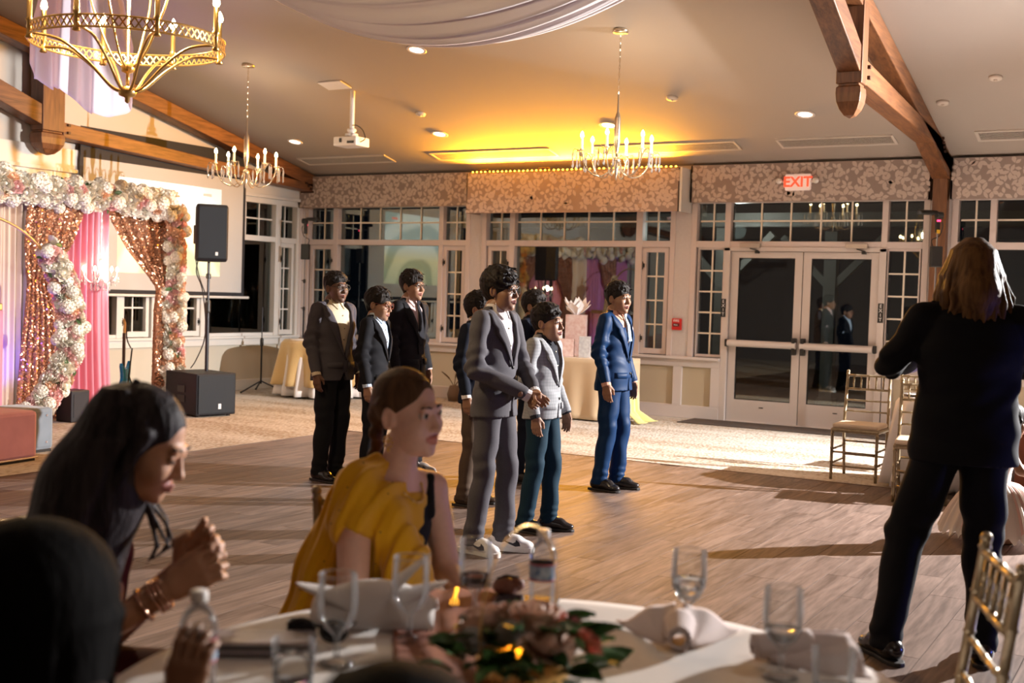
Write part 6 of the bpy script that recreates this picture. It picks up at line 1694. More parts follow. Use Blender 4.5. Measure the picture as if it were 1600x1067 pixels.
def Wy(p): return tuple(hcY + RhY @ (np.array(p) * 1.02))
for e in (-1, 1):
    er = MB(); er.tube([Wy((e * .081, .0, -.052)), Wy((e * .083, .0, -.062))], .002, 5)
    for k in range(8): er.ball(Wy((e * .083 + .0, .014 * cos(k * pi / 4), -.080 + .016 * sin(k * pi / 4))), .0042, 6, 4)
    er.ball(Wy((e * .083, 0, -.104)), .006, 6, 4); er.ball(Wy((e * .083, 0, -.078)), .007, 6, 4)
    er.build('earring', M_brass, YW, smooth=True)
nk = MB(); pts = spline([(-.058, -.06, 1.035), (-.050, -.125, 1.00), (-.01, -.172, .95), (.035, -.165, .955), (.060, -.125, 1.0), (.058, -.06, 1.035)], 8)
nk.tube(pts, .0028, 6)
for p in pts[::3]: nk.ball(p, .0055, 6, 4)
nk.build('necklace', M_brass, YW, smooth=True)

# ------------------------------------------------------------------ woman with long dark hair and bangles
LW = thing('person', 'woman with long loose dark hair looking down at her raised hands', 'person', (9.885, -12.41, 0), facing(1., .12))
# head centre in local frame (faces -Y = image right)
hcL = np.array([0, -.115, 1.145]); hp, RhL = head_part(hcL, .02, .40, .0, 1.0, True, .0034, True)
b = SDF(.03)
b.stack([(.45, .16, .12, 0, .16), (.62, .14, .10, 0, .14), (.80, .14, .10, 0, .08), (.88, .12, .08, 0, .05), (.92, .06, .05, 0, .02)], k=.03)
b.cap((0, .02, .90), hcL + RhL @ np.array([0, .01, -.085]), .050, .047, k=.03)
for e in (-1, 1): b.cap((e * .05, .04, .88), (e * .16, .05, .85), .035, .045, k=.03)
wr_r, wr_l = np.array((-.085, -.215, .825)), np.array((-.01, -.215, .855))
b.chain([(-.17, .05, .84), (-.20, .10, .62), wr_r], [.048, .042, .027], k=.02); b.chain([(.17, .05, .84), (.16, .06, .62), wr_l], [.048, .042, .027], k=.02)
for e in (-1, 1): b.chain([(e * .09, .12, .52), (e * .10, -.30, .55), (e * .10, -.32, .10)], [.08, .06, .04], k=.03)
hb = SDF(.006)
hand_prims(hb, frame_along(wr_r, (.06, -.82, .52), (.15, .50, .85)), 1.0, .62, .10, 1, .3, curls=(.55, .75, .9, 1.0))
hand_prims(hb, frame_along(wr_l, (-.10, -.66, .75), (-.1, .75, .66)), 1.0, .5, .10, -1, .8, curls=(.45, .6, .9, 1.1))
V, F, I = b.mesh('', .008, [], raw=True); V2, F2, I2 = hb.mesh('', .0042, [], raw=True)
V, F, I = join_np([hp, (V, F, I * 0), (V2, F2, I2 * 0)])
link_mesh('body', np_mesh('body', V, F, I, skin('skin_warm', (.55, .30, .185), (.46, .18, .14))), None, LW)
tp = SDF(.03); tp.stack([(.44, .175, .135, 0, .16), (.62, .155, .115, 0, .14), (.80, .155, .112, 0, .08), (.875, .13, .09, 0, .05)], k=.03)
for e in (-1, 1): tp.cap((e * .10, .045, .86), (e * .165, .05, .84), .045, .055, k=.03); tp.cap((e * .17, .05, .84), (e * .19, .07, .72), .057, .055, k=.03)
V, F, I = tp.mesh('', .010, [], raw=True); link_mesh('top', np_mesh('top', V, F, np.zeros(len(F)), [fabric('top_maroon', (.10, .015, .02))]), None, LW)
sk = SDF(.04); sk.stack([(.43, .20, .17, 0, .13), (.60, .17, .13, 0, .13)], k=.03)
for e in (-1, 1): sk.chain([(e * .09, .12, .52), (e * .11, -.32, .54), (e * .12, -.34, .10)], [.11, .09, .12], k=.06)
V, F, I = sk.mesh('', .014, [], raw=True); link_mesh('skirt', np_mesh('skirt', V, F, np.zeros(len(F)), [fabric('skirt_maroon', (.06, .010, .014))]), None, LW)
def long_hair(seed, spread, length, back, face_cut=True, n=120, w=1.):
    """hair in world-up frame around the skull centre; falls straight down and back"""
    rr = random.Random(seed); s = SDF(.02)
    s.ell((0, .020, .035), (.092 * w, .118, .102)); s.cap((0, .05, .02), (0, .05 + back * .45, -length * .45), .100 * w, .120 * w, k=.06)
    s.cap((0, .05 + back * .45, -length * .45), (0, .05 + back, -length), .120 * w, .110 * w, k=.06)
    for i in range(n):
        a = rr.uniform(-2.3, 2.3); q = rr.uniform(.92, 1.03)
        top = np.array([sin(a) * .06, cos(a) * .07 + .02, .112]); m1 = np.array([sin(a) * .098 * w * q, cos(a) * .122 * q + .02, .0]); m2 = np.array([sin(a) * .128 * w * q, cos(a) * .10 * q + .05 + back * .45, -length * .5]); e = np.array([sin(a) * (.125 * w + spread) * q, cos(a) * .10 + .05 + back, -length * rr.uniform(.85, 1.02)])
        s.chain([top, m1, m2, e], [.008, .009, .009, .004], k=.008)
    return s
h_ = SDF(.012); h_.ell((0, .018, .028), (.080, .099, .0925))
rr = random.Random(9)
for i in range(70):
    a = rr.uniform(-1.3, 1.3); y_ = rr.uniform(-.02, .08); st = np.array([0, y_, .119 - .5 * abs(y_ - .02) ** 1.5]); a = 1 if rr.random() < .5 else -1; m1 = np.array([a * .077, y_ + .01, .055]); en = np.array([a * .084, .01 + y_ * .8, -.09])
    h_.chain([st, m1, en], [.003, .0045, .0045], k=.0025)
for e in (-1, 1): h_.cap((e * .076, -.025, .03), (e * .080, -.005, -.11), .014, .016, k=.02)
h_.ell((0, -.128, -.020), (.064, .078, .108), k=.008, sub=True)
V1, F1, I1 = h_.mesh('', .0045, [], raw=True)
g_ = SDF(.03); rr = random.Random(8)
g_.cap((0, .045, .03), (0, .12, -.12), .098, .112, k=.06); g_.cap((0, .12, -.12), (0, .22, -.42), .112, .13, k=.06)
for i in range(150):
    a = rr.uniform(-2.0, 2.0); q = rr.uniform(.95, 1.04)
    g_.chain([(sin(a) * .06, cos(a) * .05 + .04, .105), (sin(a) * .102 * q, cos(a) * .095 * q + .05, .0), (sin(a) * .118 * q, cos(a) * .105 * q + .12, -.14), (sin(a) * (.14 + .03 * rr.random()) * q, cos(a) * .12 * q + .22 + .03 * rr.random(), -.44 - .06 * rr.random())], [.007, .009, .010, .004], k=.010)
g_.cut(lambda D, X, Y, Z: np.maximum(D, -.018 + .10 * np.clip(-Z, 0, .5) - Y))
V2, F2, I2 = g_.mesh('', .006, [], raw=True)
V, F, I = join_np([(xf(V1, RhL, hcL), F1, I1), (V2 + hcL, F2, I2)])
ho = link_mesh('hair', np_mesh('hair', V, F, np.zeros(len(F)), [M_hdk]), None, LW)
lk = SDF(.01); rr = random.Random(12)
for i in range(7):
    x0 = rr.uniform(.02, .10); lk.chain([(x0, .03, -.06), (x0 - .01, .015 - rr.uniform(0, .02), -.15), (x0 + .01, .0 - rr.uniform(0, .035), -.20), (x0, -.035 + rr.uniform(-.02, .02), -.25), (x0, .0, -.29)], [.006, .0055, .005, .004, .002], k=.003)
V, F, I = lk.mesh('', .005, [], raw=True); link_mesh('side_lock', np_mesh('side_lock', V + hcL, F, np.zeros(len(F)), [M_hdk]), None, LW)
d_ = (wr_r - np.array((-.20, .10, .62))); d_ /= np.linalg.norm(d_)
for k, off in enumerate((-.012, -.022, -.032, -.060)):
    c0 = wr_r + d_ * off; u = Vector(d_).orthogonal().normalized(); v_ = Vector(d_).cross(u)
    MB().tube([Vector(c0) + (u * cos(t) + v_ * sin(t)) * .036 for t in [2 * pi * i / 24 for i in range(24)]], .0035 if k < 3 else .005, 6, closed=True).build('bangle', mat('bangle_rose', (.65, .38, .28), .2, .9), LW, smooth=True)
for k, (px, py, pz) in enumerate(((-.068, -.290, .818),)): MB().ball((px, py, pz), .006, 8, 5).build('ring', M_nickel, LW)

# ------------------------------------------------------------------ nearest guest, dark hair from behind, hand at the bottle
NG = thing('person', 'dark-haired guest in the near left corner reaching for the water bottle', 'person', (10.47, -13.03, 0), facing(.55, -.85))
h_ = long_hair(18, .02, .42, .03, n=90, w=1.10); V, F, I = h_.mesh('', .007, [], raw=True)
hcN = np.array([0, -.03, .965]); hpN, RN = head_part(hcN + np.array([0, -.012, 0]), .0, .15, 0, .98, True, .006)
link_mesh('hair', np_mesh('hair', V * 1.06 + hcN, F, np.zeros(len(F)), [mat('hair_soft_black', (.003, .0025, .0025), .8, spec=.06, bump=(45, .7, .006), stretch=(1, 1, .22))]), None, NG)
b = SDF(.03); b.stack([(.45, .17, .12, 0, .04), (.62, .14, .10, 0, .02), (.78, .15, .10, 0, 0), (.82, .12, .075, 0, 0), (.85, .055, .05, 0, -.01)], k=.03); b.cap((0, -.01, .82), hcN + np.array([0, 0, -.08]), .05, .047, k=.03)
for e in (-1, 1): b.cap((e * .05, .0, .86), (e * .16, .0, .83), .035, .045, k=.03); b.chain([(e * .09, .0, .52), (e * .10, -.40, .55), (e * .10, -.42, .10)], [.08, .06, .04], k=.03)
NG_M = (Matrix.Translation(NG.location) @ Matrix.Rotation(NG.rotation_euler.z, 4, 'Z')).inverted()
def loc_(p): return np.array(NG_M @ Vector(p))
BOT = np.array((10.612, -12.815, 0))
tow = np.array((.5, -.866, 0)); rgt = np.array((.866, .5, 0))
wrN = loc_(BOT + tow * .045 - rgt * .015 + np.array((0, 0, .79))); fd = loc_(BOT + tow * .05 + rgt * .01 + np.array((0, 0, .95))) - wrN
elN = loc_(BOT + tow * .30 - rgt * .10 + np.array((0, 0, .74)))
b.chain([(.165, .0, .82), elN, wrN], [.046, .040, .028], k=.02); b.chain([(-.165, .0, .82), (-.2, -.05, .60), (-.1, -.28, .62)], [.046, .04, .03], k=.02)
hb = SDF(.006); hand_prims(hb, frame_along(wrN, fd, loc_(BOT - rgt * .2 + np.array((0, 0, .85))) - wrN), .92, .42, .06, 1, .6)
V, F, I = b.mesh('', .010, [], raw=True); V2, F2, I2 = hb.mesh('', .0036, [], raw=True)
V, F, I = join_np([hpN, (V, F, I * 0), (V2, F2, I2 * 0)]); link_mesh('body', np_mesh('body', V, F, I, SK_M), None, NG)
tp = SDF(.03); tp.stack([(.44, .18, .135, 0, .04), (.62, .155, .115, 0, .02), (.80, .16, .112, 0, 0), (.87, .12, .085, 0, 0)], k=.03)
for e in (-1, 1): tp.cap((e * .10, .0, .845), (e * .165, .0, .82), .045, .055, k=.03)
V, F, I = tp.mesh('', .012, [], raw=True); link_mesh('top', np_mesh('top', V, F, np.zeros(len(F)), [fabric('top_dark', (.02, .012, .012))]), None, NG)

# ------------------------------------------------------------------ head at the bottom edge
BG = thing('person', 'dark head of a seated guest cut off by the bottom edge', 'person', (11.36, -13.30, 0), facing(-.2, -1.))
h_ = long_hair(28, .02, .34, .0, n=90, w=1.0); V, F, I = h_.mesh('', .007, [], raw=True)
hcB = np.array([0, .0, .985]); link_mesh('hair', np_mesh('hair', V * 1.0 + hcB, F, np.zeros(len(F)), [MATS['hair_soft_black']]), None, BG)
hpB, _ = head_part(hcB + np.array([0, -.012, 0]), 0, .1, 0, .96, True, .006)
b = SDF(.03); b.stack([(.45, .17, .12, 0, .04), (.62, .14, .10, 0, .02), (.74, .15, .10, 0, .01), (.81, .12, .075, 0, .01), (.85, .055, .05, 0, .01)], k=.03); b.cap((0, .01, .82), hcB + np.array([0, 0, -.08]), .05, .047, k=.03)
for e in (-1, 1): b.chain([(e * .05, .01, .81), (e * .16, .01, .78), (e * .20, .0, .58), (e * .12, -.20, .60)], [.035, .045, .04, .03], k=.03); b.chain([(e * .09, .0, .52), (e * .10, -.30, .54), (e * .10, -.32, .10)], [.08, .06, .04], k=.03)
V, F, I = b.mesh('', .010, [], raw=True); V, F, I = join_np([hpB, (V, F, I * 0)]); link_mesh('body', np_mesh('body', V, F, I, SK_M), None, BG)
tp = SDF(.03); tp.stack([(.44, .18, .135, 0, .04), (.62, .155, .115, 0, .02), (.76, .16, .112, 0, .01), (.82, .12, .085, 0, .01)], k=.03)
V, F, I = tp.mesh('', .012, [], raw=True); link_mesh('top', np_mesh('top', V, F, np.zeros(len(F)), [MATS['top_dark']]), None, BG)

# ------------------------------------------------------------------ little girl in tutu
GL = thing('person', 'little girl in pale pink tutu crouching beyond the long-haired man', 'person', (10.98, -6.10, 0), facing(1., .1))
hcG = np.array([0, -.08, .80]); hpG, RG = head_part(hcG, 0, .2, 0, .86, True, .0045)
b = SDF(.025); b.stack([(.30, .10, .08, 0, .02), (.42, .085, .07, 0, .0), (.56, .095, .07, 0, -.03), (.63, .075, .055, 0, -.045), (.67, .04, .038, 0, -.05)], k=.02); b.cap((0, -.05, .65), hcG + np.array([0, 0, -.07]), .036, .034, k=.02)
b.chain([(-.10, -.04, .61), (-.13, -.10, .49), (-.12, -.24, .43)], [.032, .027, .020], k=.02); b.chain([(.10, -.04, .61), (.12, -.12, .50), (.10, -.25, .46)], [.032, .027, .020], k=.02)
for e in (-1, 1): b.chain([(e * .05, .01, .32), (e * .06, -.08, .20), (e * .06, .0, .04)], [.06, .048, .032], k=.02); b.cap((e * .06, .0, .03), (e * .06, -.08, .025), .03, .025, k=.02)
hand_prims(b, frame_along((-.12, -.24, .43), (0, -1, -.2), (0, 0, 1)), .62, .5, 0, 1, k=.004); hand_prims(b, frame_along((.10, -.25, .46), (0, -1, -.2), (0, 0, 1)), .62, .5, 0, -1, k=.004)
V, F, I = b.mesh('', .006, [], raw=True); V, F, I = join_np([hpG, (V, F, I * 0)]); link_mesh('body', np_mesh('body', V, F, I, SK_M), None, GL)
h_ = long_hair(38, .0, .20, .02, n=50, w=.9); h_.ell((0, -.12, -.05), (.066, .075, .10), k=.006, sub=True)
V, F, I = h_.mesh('', .007, [], raw=True); link_mesh('hair', np_mesh('hair', V * .84 + hcG, F, np.zeros(len(F)), [M_hb]), None, GL)
bd_ = SDF(.02); bd_.stack([(.36, .10, .085, 0, .01), (.46, .095, .08, 0, -.005), (.57, .104, .08, 0, -.03), (.615, .09, .065, 0, -.04)], k=.02)
V, F, I = bd_.mesh('', .007, [], raw=True); link_mesh('bodice', np_mesh('bodice', V, F, np.zeros(len(F)), [fabric('bodice_white', (.75, .70, .68))]), None, GL)
M_tul = cloth_mat('tulle_pink', (.80, .56, .50), .8, .45); M_tul2 = cloth_mat('tulle_white', (.80, .74, .68), .8, .45)
for k in range(5):
    Rk = .34 - .03 * k; zb = .07 + .035 * k; ph = k * 1.3
    def tf(u, v, Rk=Rk, zb=zb, ph=ph, k=k):
        a = 2 * pi * u; q = .085 + (Rk - .085) * v ** .75 * (1 + .05 * sin(26 * a + ph)); z = .40 - (.40 - zb) * v ** 1.5 + .02 * v * sin(31 * a + ph * 2)
        return (q * cos(a), q * sin(a) + .0, z)
    MB().grid(tf, 160, 8).build('tulle_layer', M_tul if k % 2 else M_tul2, GL, smooth=True, fix=False)
# ================================================================== CHAIRS AND TABLES
M_chair = mat('chair_champagne', (.34, .27, .17), .35, .55, noise=(40, (.26, .20, .12)))
M_seat = mat('seat_pad_ivory', (.62, .50, .36), .5)
def bamboo(mb, a, b, r, rings=(.2, .5, .8)):
    a, b = Vector(a), Vector(b); pts = [a]; rs = [r]
    for t in sorted(rings):
        for dt, k in ((-.014, 1.), (0, 1.32), (.014, 1.)): pts.append(a.lerp(b, min(.99, max(.01, t + dt)))); rs.append(r * k)
    pts.append(b); rs.append(r); mb.tube(pts, rs, 8); return mb
def chiavari(label, x, y, rz):
    r = thing('chiavari_chair', label, 'chair', (x, y, 0), rz, 'champagne banquet chairs')
    W, D, SH, BH = .19, .19, .44, .915
    for sx in (-1, 1):
        bamboo(MB(), (sx * W, -D, 0), (sx * W, -D, SH), .0135, (.12, .35, .62, .9)).build('leg', M_chair, r, smooth=True)
        g = MB(); bamboo(g, (sx * W * .95, D + .03, 0), (sx * W, D, SH), .0135, (.12, .35, .62, .9)); bamboo(g, (sx * W, D, SH), (sx * W * .97, D + .06, BH), .0135, (.25, .5, .72, .96)); g.ball((sx * W * .97, D + .06, BH + .004), .016, 8, 5)
        g.build('leg', M_chair, r, smooth=True)
        s = MB()
        for z in (.14, .26): bamboo(s, (sx * W, -D, z), (sx * W, D + .015, z), .0085, (.3, .7))
        s.build('side_stretcher', M_chair, r, smooth=True)
    for yy, zs in ((-D, (.12, .24)), (D + .02, (.18, .30))):
        s = MB()
        for z in zs: bamboo(s, (-W, yy, z), (W, yy, z), .0085, (.3, .7))
        s.build('cross_stretcher', M_chair, r, smooth=True)
    MB().box((0, 0, SH - .012), (2 * W + .03, 2 * D + .03, .035)).build('seat_frame', M_chair, r, bevel=.012)
    MB().box((0, -.005, SH + .024), (2 * W + .01, 2 * D + .005, .045)).build('seat_pad', M_seat, r, bevel=.018)
    yb = lambda z: D + .06 * (z - SH) / (BH - SH)
    for z in (.885, .765, .665, .570): bamboo(MB(), (-W * .98, yb(z), z), (W * .98, yb(z), z), .0105 if z > .7 else .008, (.2, .5, .8)).build('back_rail', M_chair, r, smooth=True)
    for i in range(5):
        q = -W * .68 + i * W * .34; bamboo(MB(), (q, yb(.765), .765), (q, yb(.885), .885), .0075, (.35, .65)).build('spindle', M_chair, r, smooth=True)
    return r
c_first = chiavari('champagne chair with ivory pad standing clear of the table by the doors', 9.555, -3.84, 0)
chiavari('champagne chair half hidden by the long-haired man, nearest his left leg', 10.24, -4.68, radians(8))
chiavari('champagne chair behind the small cloth-covered table', 9.98, -3.02, radians(172))
chiavari('champagne chair back in the lower right corner at the foreground table', 11.44, -11.33, radians(-70))
chiavari('champagne chair of the woman in the mustard dupatta', 10.17, -11.50, radians(75.5))
chiavari('champagne chair of the woman with long loose hair, at the left edge', 9.72, -12.42, radians(88))

M_cloth = cloth_mat('tablecloth_white', (.74, .70, .66), .85, .0, .1, (8, .35))
draped_round('side_table', 'small round table under a white cloth beside the chairs at the doors', (10.30, -3.86, 0), .42, .76, M_cloth)
pt = thing('plate', 'silver-rimmed plate on the small white table', 'plate', (10.05, -3.98, .768)); MB().lathe([(0, 0), (.10, .0), (.14, .012), (.138, .016), (.10, .005), (0, .005)], (0, 0, 0), 24).build('plate_rim', mat('plate_silver', (.5, .46, .42), .2, .6), pt, smooth=True); MB().lathe([(0, .006), (.09, .006), (.09, .008), (0, .008)], (0, 0, 0), 20).build('plate_centre', mat('plate_white', (.7, .66, .62), .3), pt)
M_terra = cloth_mat('terracotta_cloth', (.21, .068, .036), .8, .0, .05, (30, .4))
ht = thing('head_table', 'table draped in terracotta cloth at the right edge', 'table', (11.85, -4.05, 0))
def htc(u, v):
    t = max(0, (v - .3) / .7); k = min(1, v / .3); an = 2 * pi * u; px = max(-1, min(1, 1.4 * cos(an))); py = max(-1, min(1, 1.4 * sin(an))); o = 1 + t * .02 * sin(30 * an)
    return (.95 * px * k * o, .42 * py * k * o, .76 - .75 * t)
MB().grid(htc, 220, 18).build('tablecloth', M_terra, ht, smooth=True, fix=False, solid=.004); MB().box2((-.92, -.4, .71), (.92, .4, .745)).build('tabletop', MATS['ply'], ht)
for sx in (-.8, .8):
    for sy in (-.3, .3): MB().tube([(sx, sy, 0), (sx, sy, .71)], .018, 8).build('leg', M_dark, ht)
cv = thing('crystal_vase', 'sparkling cut-glass bowl on the terracotta table', 'bowl', (11.08, -4.15, .768))
MB().lathe([(0, 0), (.05, 0), (.07, .05), (.09, .10), (.085, .10), (.06, .04), (0, .02)], (0, 0, 0), 12).build('bowl', M_crys, cv)
for i in range(9): MB().ball((.06 * cos(i * .7), .06 * sin(i * .7), .10 + .012 * (i % 2)), .018, 6, 4).build('crystal', M_crys, cv)

# ---- foreground round table
TC = Vector((11.03, -12.43, 0)); TZ = .76; TR = .762
ft = thing('round_table', 'large round table under a white cloth filling the foreground', 'table', TC)
def fcl(u, v):
    a = 2 * pi * u
    if v < .45:
        q = TR * v / .45; return (q * cos(a), q * sin(a), TZ + .0012 * sin(9 * a + 20 * q) * v)
    t = (v - .45) / .55; q = TR + .014 + t * .09 * (.6 + .8 * sin(15 * a)) + .02 * t * sin(6 * a + 1)
    if t < .06: q = TR + .014 * t / .06
    return (q * cos(a), q * sin(a), TZ - (TZ - .02) * t ** 1.1)
MB().grid(fcl, 180, 40).build('tablecloth', M_cloth, ft, smooth=True, fix=False, solid=.003)
MB().lathe([(0, TZ - .03), (TR - .01, TZ - .03), (TR - .01, TZ - .006), (0, TZ - .006)], (0, 0, 0), 48).build('tabletop', MATS['ply'], ft)
MB().tube([(0, 0, .02), (0, 0, TZ - .03)], .04, 10).lathe([(.3, 0), (.28, .02), (.06, .06)], (0, 0, 0), 16).build('pedestal', M_dark, ft)
def on_table(name, label, cat, x, y, rz=0., group=None, dz=.004): return thing(name, label, cat, (x, y, TZ + dz), rz, group)
rn = on_table('table_runner', 'terracotta runner lying across the foreground table', 'runner', 10.82, -12.28)
q0, q1 = Vector((10.49, -11.83, 0)), Vector((11.30, -12.95, 0)); dr_ = (q1 - q0).normalized(); nr_ = Vector((-dr_.y, dr_.x, 0))
def rnf(u, v):
    p = q0 + dr_ * ((q1 - q0).length * u) + nr_ * (.145 * (2 * v - 1)) - Vector((10.82, -12.28, 0))
    return (p.x, p.y, .003 + .0035 * sin(26 * v + 3 * sin(7 * u)) + .002 * sin(30 * u))
MB().grid(rnf, 60, 24).build('cloth', M_terra, rn, smooth=True, fix=False, solid=.003)
def thin_glass():
    m = bpy.data.materials.new('clear_glass'); m.use_nodes = True; nt = m.node_tree; nt.nodes.clear()
    out = _n(nt, 'ShaderNodeOutputMaterial'); mx = _n(nt, 'ShaderNodeMixShader'); lw = _n(nt, 'ShaderNodeLayerWeight'); lw.inputs[0].default_value = .30
    tr = _n(nt, 'ShaderNodeBsdfTransparent'); tr.inputs[0].default_value = (.95, .96, .96, 1); gx = _n(nt, 'ShaderNodeBsdfGlossy'); gx.inputs['Roughness'].default_value = .06; df = _n(nt, 'ShaderNodeBsdfDiffuse'); df.inputs[0].default_value = (.9, .9, .92, 1); gl = _n(nt, 'ShaderNodeMixShader'); gl.inputs[0].default_value = .35
    nt.links.new(gx.outputs[0], gl.inputs[1]); nt.links.new(df.outputs[0], gl.inputs[2])
    ma = _n(nt, 'ShaderNodeMath', operation='MULTIPLY_ADD'); ma.inputs[1].default_value = .8; ma.inputs[2].default_value = .04; ma.use_clamp = True
    nt.links.new(lw.outputs['Fresnel'], ma.inputs[0]); nt.links.new(ma.outputs[0], mx.inputs[0]); nt.links.new(tr.outputs[0], mx.inputs[1]); nt.links.new(gl.outputs[0], mx.inputs[2]); nt.links.new(mx.outputs[0], out.inputs[0]); return m
M_gl = thin_glass(); M_wat = mat('water', (.97, .99, 1), .0, trans=1., ior=1.33)
def goblet(label, x, y, fill=0.):
    r = on_table('wine_glass', label, 'glass', x, y, 0, 'goblets on the foreground table')
    outer = [(.0, 0), (.034, 0), (.035, .003), (.010, .009), (.0055, .018), (.005, .050), (.008, .058), (.026, .074), (.037, .096), (.0395, .125), (.037, .178)]
    inner = [(.0355, .178), (.0378, .125), (.0352, .098), (.024, .078), (.006, .064), (0, .062)]
    MB().lathe(outer, (0, 0, 0), 28, top=False).build('bowl', M_gl, r, smooth=True)
    MB().tube([(.037 * cos(t), .037 * sin(t), .178) for t in [2 * pi * i / 32 for i in range(32)]], .0011, 6, closed=True).build('rim', M_crys, r, smooth=True)
    if fill: MB().lathe([(0, .0635), (.006, .0655), (.0235, .079), (.0348, .0985), (.036, fill), (0, fill)], (0, 0, 0), 28).build('water_fill', M_wat, r, smooth=True)
def tumbler(label, x, y, fill):
    r = on_table('tumbler', label, 'glass', x, y, 0, 'tumblers on the foreground table')
    MB().lathe([(0, 0), (.033, 0), (.036, .01), (.040, .10)], (0, 0, 0), 28, top=False).build('glass_wall', M_gl, r, smooth=True)
    MB().lathe([(0, .0105), (.0337, .0125), (.0365, fill), (0, fill)], (0, 0, 0), 28).build('drink', M_wat, r, smooth=True)
goblet('empty goblet in front of the white folded napkin', 10.619, -12.447)
goblet('empty goblet before the woman in mustard, at the runner edge', 10.645, -12.235)
goblet('goblet standing on the terracotta runner beside the bottle', 10.66, -12.00, .075)
goblet('goblet half full of water at the back right of the table', 11.096, -11.80, .115)
goblet('goblet with a little water at the right, by the napkins', 11.375, -12.01, .095)
tumbler('tumbler of pale drink at the bottom edge, left', 10.665, -12.63, .07)
tumbler('low tumbler at the right end of the table', 11.50, -12.10, .03)
# water bottles
M_pet = M_gl; M_lab = mat('bottle_label', (.06, .16, .34), .5, noise=(60, (.45, .55, .62), 2)); M_red = mat('label_red', (.40, .04, .05), .5); M_cap = mat('bottle_cap', (.80, .78, .76), .4)
def bottle(label, x, y, s=1.):
    r = on_table('water_bottle', label, 'bottle', x, y, .4, 'plastic water bottles')
    prof = [(0, .004), (.026, 0), (.031, .006)]
    for i in range(7): z = .014 + i * .012; prof += [(.0315, z), (.029, z + .006)]
    prof += [(.0315, .10), (.0315, .142), (.031, .146), (.0325, .152), (.031, .166), (.024, .182), (.0135, .194), (.0125, .197), (.0125, .204)]
    MB().lathe([(a * s, b * s) for a, b in prof], (0, 0, 0), 24, top=False).build('bottle_body', M_pet, r, smooth=True)
    MB().lathe([(.0319 * s, .100 * s), (.0322 * s, .101 * s), (.0322 * s, .139 * s), (.0319 * s, .140 * s)], (0, 0, 0), 24).build('label_band', M_lab, r, smooth=True)
    for z in (.101, .138): MB().lathe([(.0323 * s, (z - .002) * s), (.0326 * s, z * s), (.0323 * s, (z + .002) * s)], (0, 0, 0), 24).build('label_stripe', M_red, r, smooth=True)
    MB().lathe([(.0148 * s, .200 * s), (.0152 * s, .202 * s), (.0152 * s, .216 * s), (.0135 * s, .2185 * s), (0, .2185 * s)], (0, 0, 0), 20).build('screw_cap', M_cap, r, smooth=True)
bottle('clear water bottle with blue label beside the flower centrepiece', 10.795, -11.93, .95)
bottle('water bottle with white cap in the guest\'s hand, lower left', 10.612, -12.815, 1.0)
# napkins
M_nap = cloth_mat('napkin_blush', (.66, .56, .53), .85, .05, .1, (40, .3)); M_napw = cloth_mat('napkin_white', (.76, .72, .70), .85, .1, .1, (40, .3))
fn = on_table('folded_napkin', 'white lily-folded napkin with pointed wings before the woman in mustard', 'napkin', 10.50, -12.16, radians(30), 'folded napkins')
for side, tip, lift in ((-1, (-.175, -.02, .085), .07), (1, (.16, .0, .095), .07), (0, (.12, .03, .150), .09)):
    T_ = Vector(tip)
    def wing(u, v, T_=T_, side=side, lift=lift):
        w = .075 * (1 - u) ** .55 * (2 * v - 1); d = Vector((T_.x, T_.y, 0)); p = d * u; n_ = Vector((0, 1, 0)) if abs(T_.x) > .1 else Vector((1, 0, 0))
        return (p.x + n_.x * w, p.y + n_.y * w, .01 + (T_.z - .01) * u ** .8 + .04 * (1 - (2 * v - 1) ** 2) * (1 - u))
    MB().grid(wing, 14, 8).build('wing', M_napw, fn, smooth=True, fix=False, solid=.003)
MB().grid(lambda u, v: ((u - .5) * .27, (v - .5) * .17 + .0, .008 + .085 * (1 - (2 * v - 1) ** 2) * (1 - .5 * (2 * u - 1) ** 2)), 14, 10).build('base_fold', M_napw, fn, smooth=True, fix=False, solid=.003)
def rolled(label, x, y, rz):
    r = on_table('rolled_napkin', label, 'napkin', x, y, rz, 'rolled blush napkins')
    def roll(u, v):
        a = 2 * pi * 1.7 * u; q = .012 + .014 * u + .010 * v; return (-.05 + .12 * v, q * cos(a), .030 + q * sin(a))
    MB().grid(roll, 40, 8).build('roll', M_nap, r, smooth=True, fix=False, solid=.003)
    for s in (-1, 1):
        def fan(u, v, s=s): return (-.02 + .17 * u, s * (.01 + (.02 + .11 * u) * v), .040 - .036 * v + .022 * u * (1 - v) + .006 * sin(9 * v + 4 * u))
        MB().grid(fan, 10, 10).build('fan_fold', M_nap, r, smooth=True, fix=False, solid=.003)
rolled('rolled blush napkin facing the camera at the middle right of the table', 11.13, -11.935, radians(112))
rolled('rolled blush napkin lying behind the right-hand goblet', 11.33, -11.90, radians(35))
